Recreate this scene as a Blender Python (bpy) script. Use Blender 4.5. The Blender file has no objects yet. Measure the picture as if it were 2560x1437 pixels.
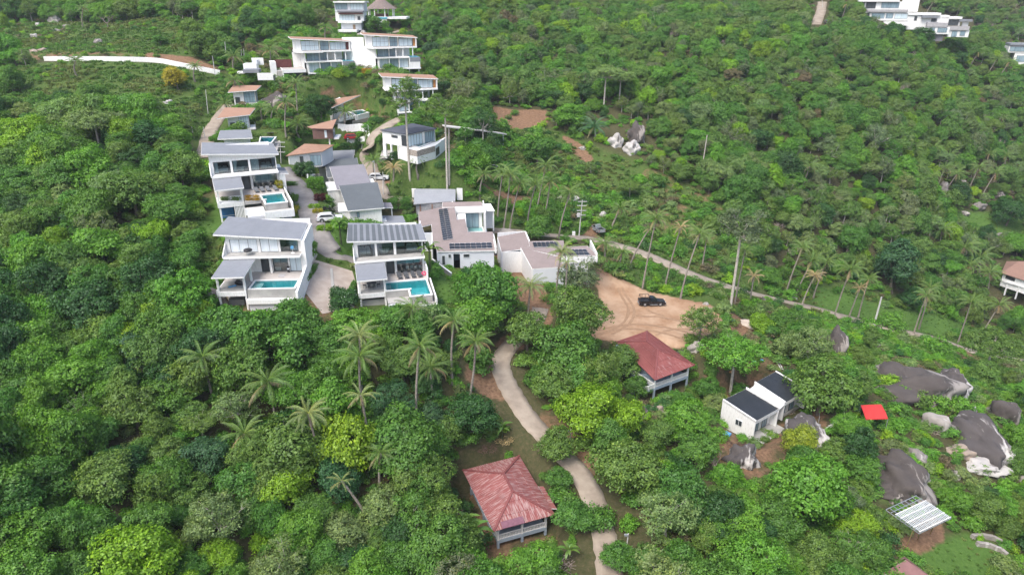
import bpy, bmesh, math, random
import numpy as np
from mathutils import Vector, Matrix, Euler

random.seed(7); RNG = np.random.default_rng(7)
SC = bpy.context.scene
COL = SC.collection
# ------------------------------------------------------------------ camera
FPX, CXP, CYP, PITCH, CAMZ = 1730.0, 1280.0, 718.5, math.radians(23.0), 95.0
cam_d = bpy.data.cameras.new('camera'); cam = bpy.data.objects.new('camera', cam_d); COL.objects.link(cam)
cam.location = (0, 0, CAMZ); cam.rotation_euler = (math.radians(90) - PITCH, 0, 0)
cam_d.sensor_fit = 'HORIZONTAL'; cam_d.angle = 2 * math.atan(1280 / FPX)
cam_d.clip_start = 0.5; cam_d.clip_end = 5000
SC.camera = cam
# ------------------------------------------------------------------ world, sun, exposure
SUN_EL, SUN_AZ = math.radians(58), math.radians(215)      # azimuth clockwise from +Y: high, behind the camera's left shoulder
w = bpy.data.worlds.new('World'); SC.world = w; w.use_nodes = True
nt = w.node_tree; bg = nt.nodes['Background']
sky = nt.nodes.new('ShaderNodeTexSky'); sky.sky_type = 'NISHITA'; sky.sun_disc = False
sky.sun_elevation = SUN_EL; sky.sun_rotation = SUN_AZ; sky.air_density = 1.0; sky.dust_density = 4.0; sky.ozone_density = 1.0
nt.links.new(sky.outputs[0], bg.inputs[0]); bg.inputs[1].default_value = 0.145
sun_d = bpy.data.lights.new('sun', 'SUN'); sun = bpy.data.objects.new('sun', sun_d); COL.objects.link(sun)
sun_d.energy = 1.35; sun_d.angle = math.radians(28); sun_d.color = (1.0, 0.98, 0.94)
sd = Vector((math.sin(SUN_AZ) * math.cos(SUN_EL), math.cos(SUN_AZ) * math.cos(SUN_EL), math.sin(SUN_EL)))
sun.rotation_euler = sd.to_track_quat('Z', 'Y').to_euler()
SC.view_settings.view_transform = 'Standard'; SC.view_settings.look = 'None'
SC.view_settings.gamma = 1.0; SC.view_settings.use_curve_mapping = False
SC.view_settings.exposure = 1.06
SC.render.engine = 'CYCLES'
SC.cycles.use_denoising = True
SC.cycles.max_bounces = 6; SC.cycles.diffuse_bounces = 3; SC.cycles.glossy_bounces = 3; SC.cycles.transmission_bounces = 4
SC.cycles.transparent_max_bounces = 8
SC.cycles.caustics_reflective = False; SC.cycles.caustics_refractive = False

# ------------------------------------------------------------------ pixel <-> place helpers (photo pixels, 2560 x 1437)
V_R = np.array([1, 0, 0.]); V_F = np.array([0, math.cos(PITCH), -math.sin(PITCH)]); V_D = np.array([0, -math.sin(PITCH), -math.cos(PITCH)])
V_C = np.array([0, 0, CAMZ])
def ray(px, py): return V_F + (px - CXP) / FPX * V_R + (py - CYP) / FPX * V_D
def P(px, py, d): return V_C + d * ray(px, py)
def proj(p):
    q = np.asarray(p, float) - V_C; d = q @ V_F
    return np.stack([CXP + FPX * (q @ V_R) / d, CYP + FPX * (q @ V_D) / d, d], -1)
def sstep(t): t = np.clip(t, 0, 1); return t * t * (3 - 2 * t)
def in_poly(x, y, poly):
    x = np.asarray(x, float); y = np.asarray(y, float); ins = np.zeros(x.shape, bool); n = len(poly)
    for i in range(n):
        x0, y0 = poly[i]; x1, y1 = poly[(i + 1) % n]
        if y0 == y1: continue
        c = ((y0 > y) != (y1 > y)) & (x < (x1 - x0) * (y - y0) / (y1 - y0) + x0); ins ^= c
    return ins
def seg_dist(x, y, pts):
    """distance to a polyline, and the running parameter of the nearest point"""
    x = np.asarray(x, float); y = np.asarray(y, float); best = np.full(x.shape, 1e9); par = np.zeros(x.shape)
    for i in range(len(pts) - 1):
        ax, ay = pts[i][:2]; bx, by = pts[i + 1][:2]; dx, dy = bx - ax, by - ay; L = dx * dx + dy * dy + 1e-9
        t = np.clip(((x - ax) * dx + (y - ay) * dy) / L, 0, 1); d = np.hypot(x - ax - t * dx, y - ay - t * dy)
        m = d < best; best = np.where(m, d, best); par = np.where(m, i + t, par)
    return best, par
def poly_dist(x, y, poly):
    d, _ = seg_dist(x, y, list(poly) + [poly[0]]); return np.where(in_poly(x, y, poly), 0, d)

# ------------------------------------------------------------------ terrain: control pixels with their distance along the view axis
CTRL = [
 # left slope
 (-200,1437,62),(0,1437,68),(300,1437,72),(600,1437,76),(900,1437,78),(0,1100,84),(300,1100,86),(600,1100,90),(900,1150,90),(-300,1100,80),
 (0,800,102),(300,800,104),(500,800,104),(-200,800,98),(0,550,124),(250,520,124),(450,520,122),(0,360,148),(250,330,150),(450,330,150),(-200,360,146),
 (100,230,178),(400,230,176),(450,160,190),(100,160,195),(-200,200,180),(50,70,235),(300,60,240),(550,70,235),(50,0,275),(300,0,285),(600,0,285),(700,60,238),
 # villas
 (565,770,104),(760,770,103),(540,540,121),(735,545,120.5),(790,650,114),(880,750,107),(1080,770,106),(832,628,119.3),(806,600,122.5),(776,535,131.5),(788,568,126.5),(760,480,138.5),(720,440,146),
 (920,380,163),(940,340,172),(985,305,180),(600,330,165),(530,345,158),(545,300,168),(600,260,180),(700,290,176),(820,330,168),(850,300,176),(800,210,186),(640,190,196),
 (980,190,192),(1050,200,190),(1000,290,180),(880,110,224),(960,70,245),(870,85,240),(1030,400,156),(1120,390,157),(1016,435,152),(1107,470,152),
 # middle
 (1090,700,124),(1240,680,126),(1230,600,145),(1160,500,158),(1040,520,152),(1400,590,164),(1340,720,128),(1480,690,140),(1240,500,163),(1330,540,164),
 (1150,420,163),(1300,400,186),(1250,300,206),(1380,300,206),(1500,400,194),(1500,500,180),(1500,250,222),(1300,150,248),(1150,150,235),(1300,50,285),(1100,50,262),(1500,20,310),
 (1600,500,182),(1700,500,185),(1700,600,172),(1540,612,165),(1720,680,160),(1875,727,163),
 # lower centre
 (1150,800,108),(1000,870,104),(1150,960,102),(950,1000,98),(1250,905,110),(1270,960,106),(1310,1040,99),(1400,1140,93),(1480,1250,87),(1515,1380,81),(1520,1500,76),
 (1245,1380,83),(1180,1200,92),(1300,1150,95),(1380,1300,86),(1000,1300,84),(1420,830,120),(1560,830,124),(1622,765,140),(1720,800,133),(1560,720,142),(1780,780,143),
 (1640,990,112),(1740,940,116),(1800,870,124),(1700,1100,101),(1890,1090,104),(2030,970,116),(2000,900,124),(1850,1200,94),(1600,1250,88),(1700,1437,77),
 # right
 (2100,800,170),(2290,835,176),(2440,880,178),(2560,930,178),(1980,742,178),(2085,800,172),(2200,740,188),(2394,858,180),(2500,820,196),(2500,730,210),(2500,600,225),(2400,520,236),(2500,470,250),
 (2150,880,140),(2300,900,140),(2450,980,138),(2560,1000,140),(2280,1050,120),(2450,1120,114),(2560,1150,116),(2130,1050,112),(2200,1230,100),(2300,1370,92),(2450,1350,95),(2560,1400,94),(2150,1437,84),(2400,1500,84),
 # hill on the right and what lies beyond it
 (1900,400,206),(1900,550,182),(1850,640,172),(2050,500,198),(2100,620,190),(2050,330,222),(1700,300,222),(1700,150,256),(1900,150,258),(1750,30,315),(1950,30,320),(2150,200,252),(2300,250,254),(2400,330,256),(2250,400,222),(2420,380,252),
 (2300,90,300),(2420,110,305),(2180,50,296),(2440,190,300),(2540,160,315),(2560,260,292),(2500,330,270),(2560,380,262),(2500,40,400),(2400,20,420),(2200,10,400),(2700,100,390),(2700,400,260),(2700,700,215),(2700,1000,150),(2700,1400,100),
]
EXTRA = [(-260,-40,40),(0,-40,14),(200,-40,10),(-150,20,42),(150,20,20),(300,60,-5),(-330,200,80),(-300,320,105),(-200,420,125),(0,460,128),(200,460,128),(350,450,105),(420,300,60),
         (-400,600,190),(0,700,230),(300,700,220),(550,600,170),(600,300,90),(-420,0,50),(450,0,-10),(60,35,28),(-60,35,34),(520,150,15)]
pts = np.array([P(*c) for c in CTRL] + [np.array(e, float) for e in EXTRA])
def _tps(r2): return 0.5 * r2 * np.log(r2 + 1e-9)
_S = 100.0
_c = pts[:, :2] / _S; _n = len(_c)
_K = _tps(((_c[:, None] - _c[None]) ** 2).sum(-1)) + np.eye(_n) * 0.012
_A = np.zeros((_n + 3, _n + 3)); _A[:_n, :_n] = _K; _A[:_n, _n] = 1; _A[:_n, _n + 1:] = _c; _A[_n:, :_n] = _A[:_n, _n:].T
_W = np.linalg.solve(_A, np.concatenate([pts[:, 2], np.zeros(3)]))
def base_z(x, y):
    x = np.asarray(x, float) / _S; y = np.asarray(y, float) / _S; out = _W[_n] + _W[_n + 1] * x + _W[_n + 2] * y
    for i in range(_n): out = out + _W[i] * _tps((x - _c[i, 0]) ** 2 + (y - _c[i, 1]) ** 2)
    return out
def axis(a, b, c, d, s, grow):
    core = np.arange(b, c + 1e-6, s); lo = []; hi = []; x = b; st = s
    while x > a: st *= grow; x -= st; lo.append(x)
    x = core[-1]; st = s
    while x < d: st *= grow; x += st; hi.append(x)
    return np.concatenate([lo[::-1], core, hi])
GX = axis(-420, -105, 165, 560, 1.2, 1.06); GY = axis(-60, 40, 235, 720, 1.2, 1.05)
XX, YY = np.meshgrid(GX, GY)
ZZ = base_z(XX, YY)
def vnoise(x, y, s, seed):
    r = np.random.default_rng(seed); g = r.random((64, 64)); x = np.asarray(x) / s; y = np.asarray(y) / s
    xi = np.floor(x).astype(int); yi = np.floor(y).astype(int); fx = sstep(x - xi); fy = sstep(y - yi)
    a = g[yi % 64, xi % 64]; b = g[yi % 64, (xi + 1) % 64]; c = g[(yi + 1) % 64, xi % 64]; d = g[(yi + 1) % 64, (xi + 1) % 64]
    return (a * (1 - fx) + b * fx) * (1 - fy) + (c * (1 - fx) + d * fx) * fy
ZZ = ZZ + (vnoise(XX, YY, 9, 1) - .5) * 0.9 + (vnoise(XX, YY, 3.3, 2) - .5) * 0.35
_hill = sstep((YY - 165) / 40) * sstep((np.hypot(XX + 40, (YY - 150) * .6) - 55) / 40)
ZZ = ZZ + _hill * (vnoise(XX, YY, 38, 5) - .5) * 7.0
def gz(x, y):
    """ground height, read from the same grid the ground is meshed on"""
    x = np.asarray(x, float); y = np.asarray(y, float)
    i = np.clip(np.searchsorted(GX, x) - 1, 0, len(GX) - 2); j = np.clip(np.searchsorted(GY, y) - 1, 0, len(GY) - 2)
    tx = np.clip((x - GX[i]) / (GX[i + 1] - GX[i]), 0, 1); ty = np.clip((y - GY[j]) / (GY[j + 1] - GY[j]), 0, 1)
    return (ZZ[j, i] * (1 - tx) + ZZ[j, i + 1] * tx) * (1 - ty) + (ZZ[j + 1, i] * (1 - tx) + ZZ[j + 1, i + 1] * tx) * ty
def ground_at(px, py, h=0.0):
    """where the sight line through a pixel comes within h of the ground"""
    r = ray(px, py); ds = np.arange(25, 700, 0.5); q = V_C + ds[:, None] * r
    k = np.nonzero(q[:, 2] - gz(q[:, 0], q[:, 1]) <= h)[0]
    if not len(k): return V_C + 400 * r
    k = k[0]; lo, hi = ds[max(k - 1, 0)], ds[k]
    for _ in range(12):
        m = (lo + hi) / 2; p = V_C + m * r
        if p[2] - gz(p[0], p[1]) <= h: hi = m
        else: lo = m
    return V_C + hi * r
def gpoly(pxs): return [tuple(ground_at(*p)[:2]) for p in pxs]

# ------------------------------------------------------------------ shader helpers
MATS = {}
def nodemat(name):
    m = bpy.data.materials.new(name); m.use_nodes = True; n = m.node_tree
    b = n.nodes['Principled BSDF']; MATS[name] = m
    return m, n, b
def N(n, t, **kw):
    o = n.nodes.new(t)
    for k, v in kw.items():
        if k.startswith('i_'): o.inputs[k[2:]].default_value = v
        else: setattr(o, k, v)
    return o
def ramp(n, fac, stops):
    r = n.nodes.new('ShaderNodeValToRGB'); e = r.color_ramp.elements
    while len(e) < len(stops): e.new(0.5)
    for el, (p, c) in zip(e, stops): el.position = p; el.color = (*c, 1) if len(c) == 3 else c
    n.links.new(fac, r.inputs[0]); return r.outputs[0]
def mix(n, fac, a, b, mode='MIX'):
    m = n.nodes.new('ShaderNodeMix'); m.data_type = 'RGBA'; m.blend_type = mode
    for s, v in ((m.inputs[0], fac), (m.inputs[6], a), (m.inputs[7], b)):
        if isinstance(v, (int, float)): s.default_value = v
        elif isinstance(v, tuple): s.default_value = (*v, 1)
        else: n.links.new(v, s)
    return m.outputs[2]
def math_(n, op, a, b=0.5, clamp=False):
    m = n.nodes.new('ShaderNodeMath'); m.operation = op; m.use_clamp = clamp
    for s, v in zip(m.inputs, (a, b)):
        if isinstance(v, (int, float)): s.default_value = v
        else: n.links.new(v, s)
    return m.outputs[0]
def noise(n, scale, detail=4, rough=.6, coord='Object', seed=None):
    tc = n.nodes.new('ShaderNodeTexCoord'); t = n.nodes.new('ShaderNodeTexNoise')
    t.inputs['Scale'].default_value = scale; t.inputs['Detail'].default_value = detail; t.inputs['Roughness'].default_value = rough
    n.links.new(tc.outputs[coord], t.inputs['Vector']); return t.outputs[0]
def simple(name, c1, c2=None, scale=1.5, rough=.7, metal=0, bump=0, bscale=None, spec=None, detail=5, lo=.35, hi=.65):
    m, n, b = nodemat(name)
    if c2 is None: c2 = tuple(x * .8 for x in c1)
    f = noise(n, scale, detail); n.links.new(ramp(n, f, [(lo, c2), (hi, c1)]), b.inputs['Base Color'])
    b.inputs['Roughness'].default_value = rough; b.inputs['Metallic'].default_value = metal
    if spec is not None: b.inputs['Specular IOR Level'].default_value = spec
    if bump:
        bp = n.nodes.new('ShaderNodeBump'); bp.inputs['Strength'].default_value = bump; bp.inputs['Distance'].default_value = .05
        n.links.new(noise(n, bscale or scale * 6, 4), bp.inputs['Height']); n.links.new(bp.outputs[0], b.inputs['Normal'])
    return m
# foliage: one material, the colour of each plant comes with the plant ("tint"), each leaf spray varies a little ("lv")
def foliage_mat(name, trans=.3, gloss=.06):
    m, n, b = nodemat(name); n.nodes.remove(b)
    at = N(n, 'ShaderNodeAttribute', attribute_type='INSTANCER', attribute_name='tint')
    lv = N(n, 'ShaderNodeAttribute', attribute_type='GEOMETRY', attribute_name='lv')
    val = ramp(n, lv.outputs['Fac'], [(0, (.5, .52, .55)), (.5, (1, 1, 1)), (.9, (1.45, 1.32, .95)), (1, (1.8, 1.55, 1.1))])
    col = mix(n, 1.0, at.outputs['Color'], val, 'MULTIPLY')
    d = N(n, 'ShaderNodeBsdfDiffuse'); t = N(n, 'ShaderNodeBsdfTranslucent'); g = N(n, 'ShaderNodeBsdfGlossy', i_Roughness=.5)
    n.links.new(col, d.inputs[0]); n.links.new(mix(n, 1.0, col, (1.1, 1.25, .6), 'MULTIPLY'), t.inputs[0])
    g.inputs[0].default_value = (.8, .85, .9, 1)
    m1 = N(n, 'ShaderNodeMixShader'); m1.inputs[0].default_value = trans; n.links.new(d.outputs[0], m1.inputs[1]); n.links.new(t.outputs[0], m1.inputs[2])
    m2 = N(n, 'ShaderNodeMixShader'); m2.inputs[0].default_value = gloss; n.links.new(m1.outputs[0], m2.inputs[1]); n.links.new(g.outputs[0], m2.inputs[2])
    n.links.new(m2.outputs[0], n.nodes['Material Output'].inputs[0]); return m
LEAF = foliage_mat('leaf', .32, .025); FROND = foliage_mat('frond', .2, .04)
BARK = simple('bark', (.19, .16, .125), (.09, .072, .055), 6, .95, bump=.3)
PALE_BARK = simple('pale_bark', (.52, .48, .42), (.33, .3, .26), 3, .9, bump=.2)
PALM_BARK = simple('palm_bark', (.30, .265, .225), (.17, .145, .12), 4, .95, bump=.4)
TWIG = simple('dead_twig', (.38, .31, .27), (.24, .19, .165), 3, .95)

# ------------------------------------------------------------------ mesh helpers
def mesh_np(name, verts, faces, mats=(), mi=None, attr=None, smooth=False):
    """quads/tris from arrays; faces is (n,4) or (n,3)"""
    me = bpy.data.meshes.new(name); v = np.asarray(verts, np.float32); f = np.asarray(faces, np.int32); k = f.shape[1]
    me.vertices.add(len(v)); me.vertices.foreach_set('co', v.ravel())
    me.loops.add(f.size); me.loops.foreach_set('vertex_index', f.ravel())
    me.polygons.add(len(f)); me.polygons.foreach_set('loop_start', np.arange(0, f.size, k, dtype=np.int32))
    me.polygons.foreach_set('loop_total', np.full(len(f), k, np.int32))
    for m in mats: me.materials.append(m)
    if mi is not None: me.polygons.foreach_set('material_index', np.asarray(mi, np.int32))
    if smooth: me.polygons.foreach_set('use_smooth', np.ones(len(f), bool))
    for an, (dom, a) in (attr or {}).items():
        at = me.attributes.new(an, 'FLOAT', dom); at.data.foreach_set('value', np.asarray(a, np.float32).ravel())
    me.update(calc_edges=True); return me
def link(name, data, parent=None, loc=None, rot=None, scale=None):
    o = bpy.data.objects.new(name, data); COL.objects.link(o)
    if parent is not None: o.parent = parent
    if loc is not None: o.location = tuple(float(v) for v in loc)
    if rot is not None: o.rotation_euler = rot
    if scale is not None: o.scale = scale if hasattr(scale, '__len__') else (scale,) * 3
    return o
def tag(o, label=None, cat=None, group=None, kind=None):
    if label: o['label'] = label
    if cat: o['category'] = cat
    if group: o['group'] = group
    if kind: o['kind'] = kind
    return o
def empty(name, label, cat, loc, rz=0, group=None):
    return tag(link(name, None, None, loc, (0, 0, rz)), label, cat, group)
class MB:
    """collects boxes, prisms, bars and tubes into one mesh"""
    def __init__(s): s.v = []; s.f = []; s.mi = []
    def add(s, vs, fs, mi=0):
        b = len(s.v); s.v += [tuple(float(c) for c in p) for p in vs]; s.f += [tuple(i + b for i in q) for q in fs]; s.mi += [mi] * len(fs); return s
    def box(s, x0, x1, y0, y1, z0, z1, mi=0):
        x0, x1 = min(x0, x1), max(x0, x1); y0, y1 = min(y0, y1), max(y0, y1); z0, z1 = min(z0, z1), max(z0, z1)
        return s.add([(x0,y0,z0),(x1,y0,z0),(x1,y1,z0),(x0,y1,z0),(x0,y0,z1),(x1,y0,z1),(x1,y1,z1),(x0,y1,z1)],
                     [(0,3,2,1),(4,5,6,7),(0,1,5,4),(1,2,6,5),(2,3,7,6),(3,0,4,7)], mi)
    def hexa(s, bot, top, mi=0):
        n = len(bot); return s.add(list(bot) + list(top), [tuple(range(n))[::-1], tuple(range(n, 2 * n))] + [(i, (i + 1) % n, n + (i + 1) % n, n + i) for i in range(n)], mi)
    def prism(s, poly, z0, z1, mi=0):
        """polygon (x,y) counter-clockwise, extruded; z may be callables of (x,y)"""
        a = [(x, y, z0(x, y) if callable(z0) else z0) for x, y in poly]; b = [(x, y, z1(x, y) if callable(z1) else z1) for x, y in poly]
        return s.hexa(a, b, mi)
    def bar(s, p, q, wd, ht=None, mi=0):
        p = Vector(p); q = Vector(q); ht = ht or wd; d = (q - p).normalized(); up = Vector((0, 0, 1)) if abs(d.z) < .95 else Vector((0, 1, 0))
        r = d.cross(up).normalized() * wd / 2; u = r.cross(d).normalized() * ht / 2
        return s.hexa([p - r - u, p + r - u, p + r + u, p - r + u], [q - r - u, q + r - u, q + r + u, q - r + u], mi)
    def tube(s, path, rads, n=7, mi=0, cap=True):
        b = len(s.v); path = [Vector(p) for p in path]
        for i, (p, r) in enumerate(zip(path, rads)):
            d = (path[min(i + 1, len(path) - 1)] - path[max(i - 1, 0)]).normalized(); up = Vector((0, 1, 0)) if abs(d.z) > .7 else Vector((0, 0, 1))
            a = d.cross(up).normalized(); c = a.cross(d)
            for k in range(n): t = 2 * math.pi * k / n; s.v.append(tuple(p + a * r * math.cos(t) + c * r * math.sin(t)))
        for i in range(len(path) - 1):
            for k in range(n): s.f.append((b + i * n + k, b + i * n + (k + 1) % n, b + (i + 1) * n + (k + 1) % n, b + (i + 1) * n + k)); s.mi.append(mi)
        if cap:
            s.f.append(tuple(b + k for k in range(n))[::-1]); s.f.append(tuple(b + (len(path) - 1) * n + k for k in range(n))); s.mi += [mi, mi]
        return s
    def mesh(s, name, *mats, smooth=False, bevel=0):
        me = bpy.data.meshes.new(name); me.from_pydata(s.v, [], s.f)
        for m in mats: me.materials.append(m)
        me.polygons.foreach_set('material_index', s.mi)
        if bevel:
            bm = bmesh.new(); bm.from_mesh(me); bmesh.ops.bevel(bm, geom=bm.edges[:], offset=bevel, segments=2, affect='EDGES', clamp_overlap=True); bm.to_mesh(me); bm.free()
        if smooth: me.polygons.foreach_set('use_smooth', [True] * len(me.polygons))
        me.update(); return me
    def build(s, name, mat, parent=None, loc=None, rot=None, smooth=False, bevel=0):
        mats = mat if isinstance(mat, (list, tuple)) else [mat]
        return link(name, s.mesh(name, *mats, smooth=smooth, bevel=bevel), parent, loc, rot)
def ico(sub=2, seed=0, rough=.25, sx=1, sy=1, sz=1, freq=1.3):
    bm = bmesh.new(); bmesh.ops.create_icosphere(bm, subdivisions=sub, radius=1); r = random.Random(seed)
    ph = [Vector((r.uniform(-1, 1), r.uniform(-1, 1), r.uniform(-1, 1))).normalized() for _ in range(9)]; of = [r.uniform(.45, 1.0) for _ in range(9)]
    from mathutils import noise as mn
    o = Vector((r.random() * 50, r.random() * 50, r.random() * 50))
    for v in bm.verts:
        c = v.co.copy(); k = 1.0
        for d, f in zip(ph, of):                                   # planes that cut the ball into facets, as jointed granite
            t = c.dot(d)
            if t > f: k = min(k, f / t * .5 + .5)
        k *= 1 + rough * (mn.noise(c * freq + o)) + rough * .35 * mn.noise(c * freq * 3.1 + o)
        v.co = Vector((c.x * k * sx, c.y * k * sy, c.z * k * sz))
    me = bpy.data.meshes.new('boulder'); bm.to_mesh(me); bm.free()
    me.polygons.foreach_set('use_smooth', [True] * len(me.polygons)); return me
# ------------------------------------------------------------------ where each building stands: one known corner, its distance and its turn
class Frame:
    def __init__(s, px, py, d, psi):
        s.o = P(px, py, d); s.psi = math.radians(psi); c, n = math.cos(s.psi), math.sin(s.psi)
        s.ex = np.array([c, n, 0.]); s.ey = np.array([-n, c, 0.]); s.ez = np.array([0, 0, 1.])
    def W(s, x, y, z): return s.o + x * s.ex + y * s.ey + z * s.ez
    def _l(s, px, py):
        r = ray(px, py); c = V_C - s.o
        return np.array([c @ s.ex, c @ s.ey, c[2]]), np.array([r @ s.ex, r @ s.ey, r[2]])
    def hit(s, px, py, ax, val):
        c, r = s._l(px, py); t = (val - c[ax]) / r[ax]; return tuple(c + t * r)
    def F(s, px, py, y=0.): return s.hit(px, py, 1, y)
    def G(s, px, py, z=0.): return s.hit(px, py, 2, z)
    def loc(s, p): q = np.asarray(p) - s.o; return (float(q @ s.ex), float(q @ s.ey), float(q[2]))
def zm(x0, y0, sc): return lambda a, b: (x0 + a / sc, y0 + b / sc)
FA = Frame(558.4, 648.0, 106, 3.4); FB = Frame(530.6, 447.5, 122, 24); FC_ = Frame(887.6, 659.5, 112, 13)
FD = Frame(1088.8, 629.3, 128, 5); FE = Frame(1402.5, 654.5, 138, 3); FG = Frame(1033.9, 510.0, 150, 0)
FR1 = Frame(1233.9, 1328, 83, 21.1); FR2 = Frame(1637.4, 950.5, 112, 31.5); FK = Frame(1889.5, 1053.1, 106, 36.2)
# ------------------------------------------------------------------ building pads cut into the slope
def pad(poly, z, margin=3.0, mode='set'):
    global ZZ
    xs = [p[0] for p in poly]; ys = [p[1] for p in poly]; m = (XX > min(xs) - margin) & (XX < max(xs) + margin) & (YY > min(ys) - margin) & (YY < max(ys) + margin)
    x = XX[m]; y = YY[m]; d = poly_dist(x, y, poly); wt = sstep(1 - d / margin); h = ZZ[m]
    t = z(x, y) if callable(z) else z
    dl = t - h
    if mode == 'cut': dl = np.minimum(dl, 0)
    if mode == 'fill': dl = np.maximum(dl, 0)
    ZZ[m] = h + wt * dl
def fpad(f, rect, z, margin=3.0, mode='set'):
    x0, x1, y0, y1 = rect; pad([tuple(f.W(x, y, 0)[:2]) for x, y in ((x0, y0), (x1, y0), (x1, y1), (x0, y1))], f.o[2] + z, margin, mode)
fpad(FA, (-.5, 12.8, -8, 1.5), -6.3, 4); fpad(FA, (0, 12.6, 2.6, 12), -3.5, 3)
fpad(FB, (-1, 12.5, -12, 1), -6.6, 4); fpad(FB, (0, 12, 2.6, 13), -3.5, 3)
fpad(FC_, (-.5, 12.5, -9, 1.5), -5.6, 3.5); fpad(FC_, (0, 12, 2.6, 12), -3.5, 3)
fpad(FD, (-4, 11.5, -4, 30), -3.6, 3); fpad(FE, (-13, 8, -7, 17), -3.4, 3, 'cut'); fpad(FG, (-1, 10, 0, 9), -2.6, 3, 'cut')
FF4 = Frame(869.4, 527.1, 135, 14); FF3 = Frame(842.3, 474.5, 146, 16); FF2 = Frame(817.5, 443.1, 156, 16); FF1 = Frame(797.8, 420.4, 164, 16); FGR = Frame(543.4, 348.4, 150, 24); FS1 = Frame(541.9, 296.4, 163, 20); FS2 = Frame(569.1, 230.8, 177, 12); FQ = Frame(714.2, 389.1, 154, 15); FN = Frame(780.4, 321.7, 161, 5); FP = Frame(832.5, 268.5, 174, 35); FL_ = Frame(950.0, 324.9, 161, 10); FS = Frame(2299.7, 1331.0, 88, 30)
HP = [(FF4, (-3, 12, -1, 16), -5.6), (FF3, (-3, 9.5, 0, 15), -5.6), (FF2, (-1, 9.5, 0, 14), -5.2), (FF1, (-3, 9.5, 0, 14), -5.2), (FGR, (-1, 9, -1, 9), -4.0), (FGR, (7.5, 18, -12, 13), -3.9), (FS1, (0, 10, -1, 9), -3.6), (FS2, (0, 9, -1, 8), -3.6), (FQ, (0, 11, -1, 12), -3.3), (FN, (-1, 7, -1.5, 10), -4.4), (FP, (0, 14, -1, 16), -5.4), (FL_, (0, 17, -9, 8), -6.5), (FS, (-1, 8, -3, 8), -2.5)]
for f_, r_, z_ in HP: fpad(f_, r_, z_, 3.5, 'cut')
fpad(FL_, (0, 17, -9, 8), -6.1, 5)
fpad(FR1, (-.5, 9.5, -1, 13), -3.6, 3); fpad(FR2, (-3, 10, -1, 13), -4.2, 3); fpad(FK, (-1, 14, -1, 10), -3.6, 4)
# ------------------------------------------------------------------ roads: centre lines in photo pixels, laid on the ground and smoothed
ROADS = {
 'lower_road': ([(1528,1600),(1524,1437),(1518,1380),(1505,1320),(1486,1255),(1455,1190),(1412,1140),(1362,1092),(1322,1045),(1292,1000),(1266,955),(1252,915),(1262,880),(1290,850),(1330,815),(1352,770)], 3.0, 'concrete'),
 'valley_road': ([(1230,575),(1330,583),(1400,590),(1470,597),(1540,612),(1600,630),(1660,655),(1720,680),(1790,705),(1875,727),(1960,752),(2040,775),(2110,793),(2180,808),(2260,828),(2340,846),(2440,876),(2580,915),(2750,960)], 3.6, 'concrete'),
 'villa_lane': ([(905,662),(868,648),(832,628),(806,600),(788,568),(776,535),(765,505),(750,475),(732,452),(715,440),(700,420)], 4.2, 'worn'),
 'upper_lane': ([(1035,500),(985,494),(950,465),(925,420),(915,385),(922,360),(940,335),(970,312),(1000,296)], 3.4, 'concrete'),
 'hill_lane': ([(505,395),(520,345),(532,318),(548,290),(575,262)], 3.2, 'concrete'),
 'white_road': ([(-60,152),(110,150),(230,152),(350,153),(430,162),(490,174),(550,186),(600,196)], 3.0, 'white'),
 'far_road': ([(2040,62),(2052,30),(2056,5)], 4.0, 'concrete'),
 'top_path': ([(930,100),(965,88),(1000,76)], 1.8, 'concrete'),
}
def smooth_line(p, n=6):
    p = np.array(p, float); out = []
    for i in range(len(p) - 1):                                       # Catmull-Rom
        a = p[max(i - 1, 0)]; b = p[i]; c = p[i + 1]; d = p[min(i + 2, len(p) - 1)]
        for t in np.linspace(0, 1, n, endpoint=False): out.append(.5 * ((2 * b) + (c - a) * t + (2 * a - 5 * b + 4 * c - d) * t * t + (3 * b - a - 3 * c + d) * t ** 3))
    return np.array(out + [p[-1]])
ROADL = {}
for nm, (px, wd, mt) in ROADS.items():
    l = smooth_line([ground_at(*q)[:2] for q in px]); z = gz(l[:, 0], l[:, 1])
    for _ in range(25): z[1:-1] = (z[:-2] + z[1:-1] * 2 + z[2:]) / 4
    ROADL[nm] = (np.column_stack([l, z]), wd, mt)
for nm, (l, wd, mt) in ROADL.items():
    m = (XX > l[:, 0].min() - 8) & (XX < l[:, 0].max() + 8) & (YY > l[:, 1].min() - 8) & (YY < l[:, 1].max() + 8)
    d, t = seg_dist(XX[m], YY[m], [tuple(q) for q in l]); zt = np.interp(t, np.arange(len(l)), l[:, 2])
    ZZ[m] += sstep(1 - (d - wd / 2 - 1.3) / 3.0) * (zt - .14 - ZZ[m])
# level places
LOT = gpoly([(1490,705),(1545,712),(1600,735),(1680,752),(1770,768),(1800,790),(1765,835),(1700,860),(1620,850),(1545,852),(1490,835),(1500,800),(1525,770)])
LOTZ = float(ground_at(1622, 765)[2]); pad(LOT, lambda x, y: LOTZ + 0 * x, 5)
DRIVE = gpoly([(785,652),(880,672),(893,730),(886,775),(805,780),(762,745)]); _dz = [ground_at(*q)[2] for q in ((785,652),(880,672),(886,775),(805,780))]
_A = np.array([[*ground_at(*q)[:2], 1] for q in ((785,652),(880,672),(886,775),(805,780))]); _pl = np.linalg.lstsq(_A, np.array(_dz), rcond=None)[0]
pad(DRIVE, lambda x, y: _pl[0] * x + _pl[1] * y + _pl[2] - .06, 2.5)
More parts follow.
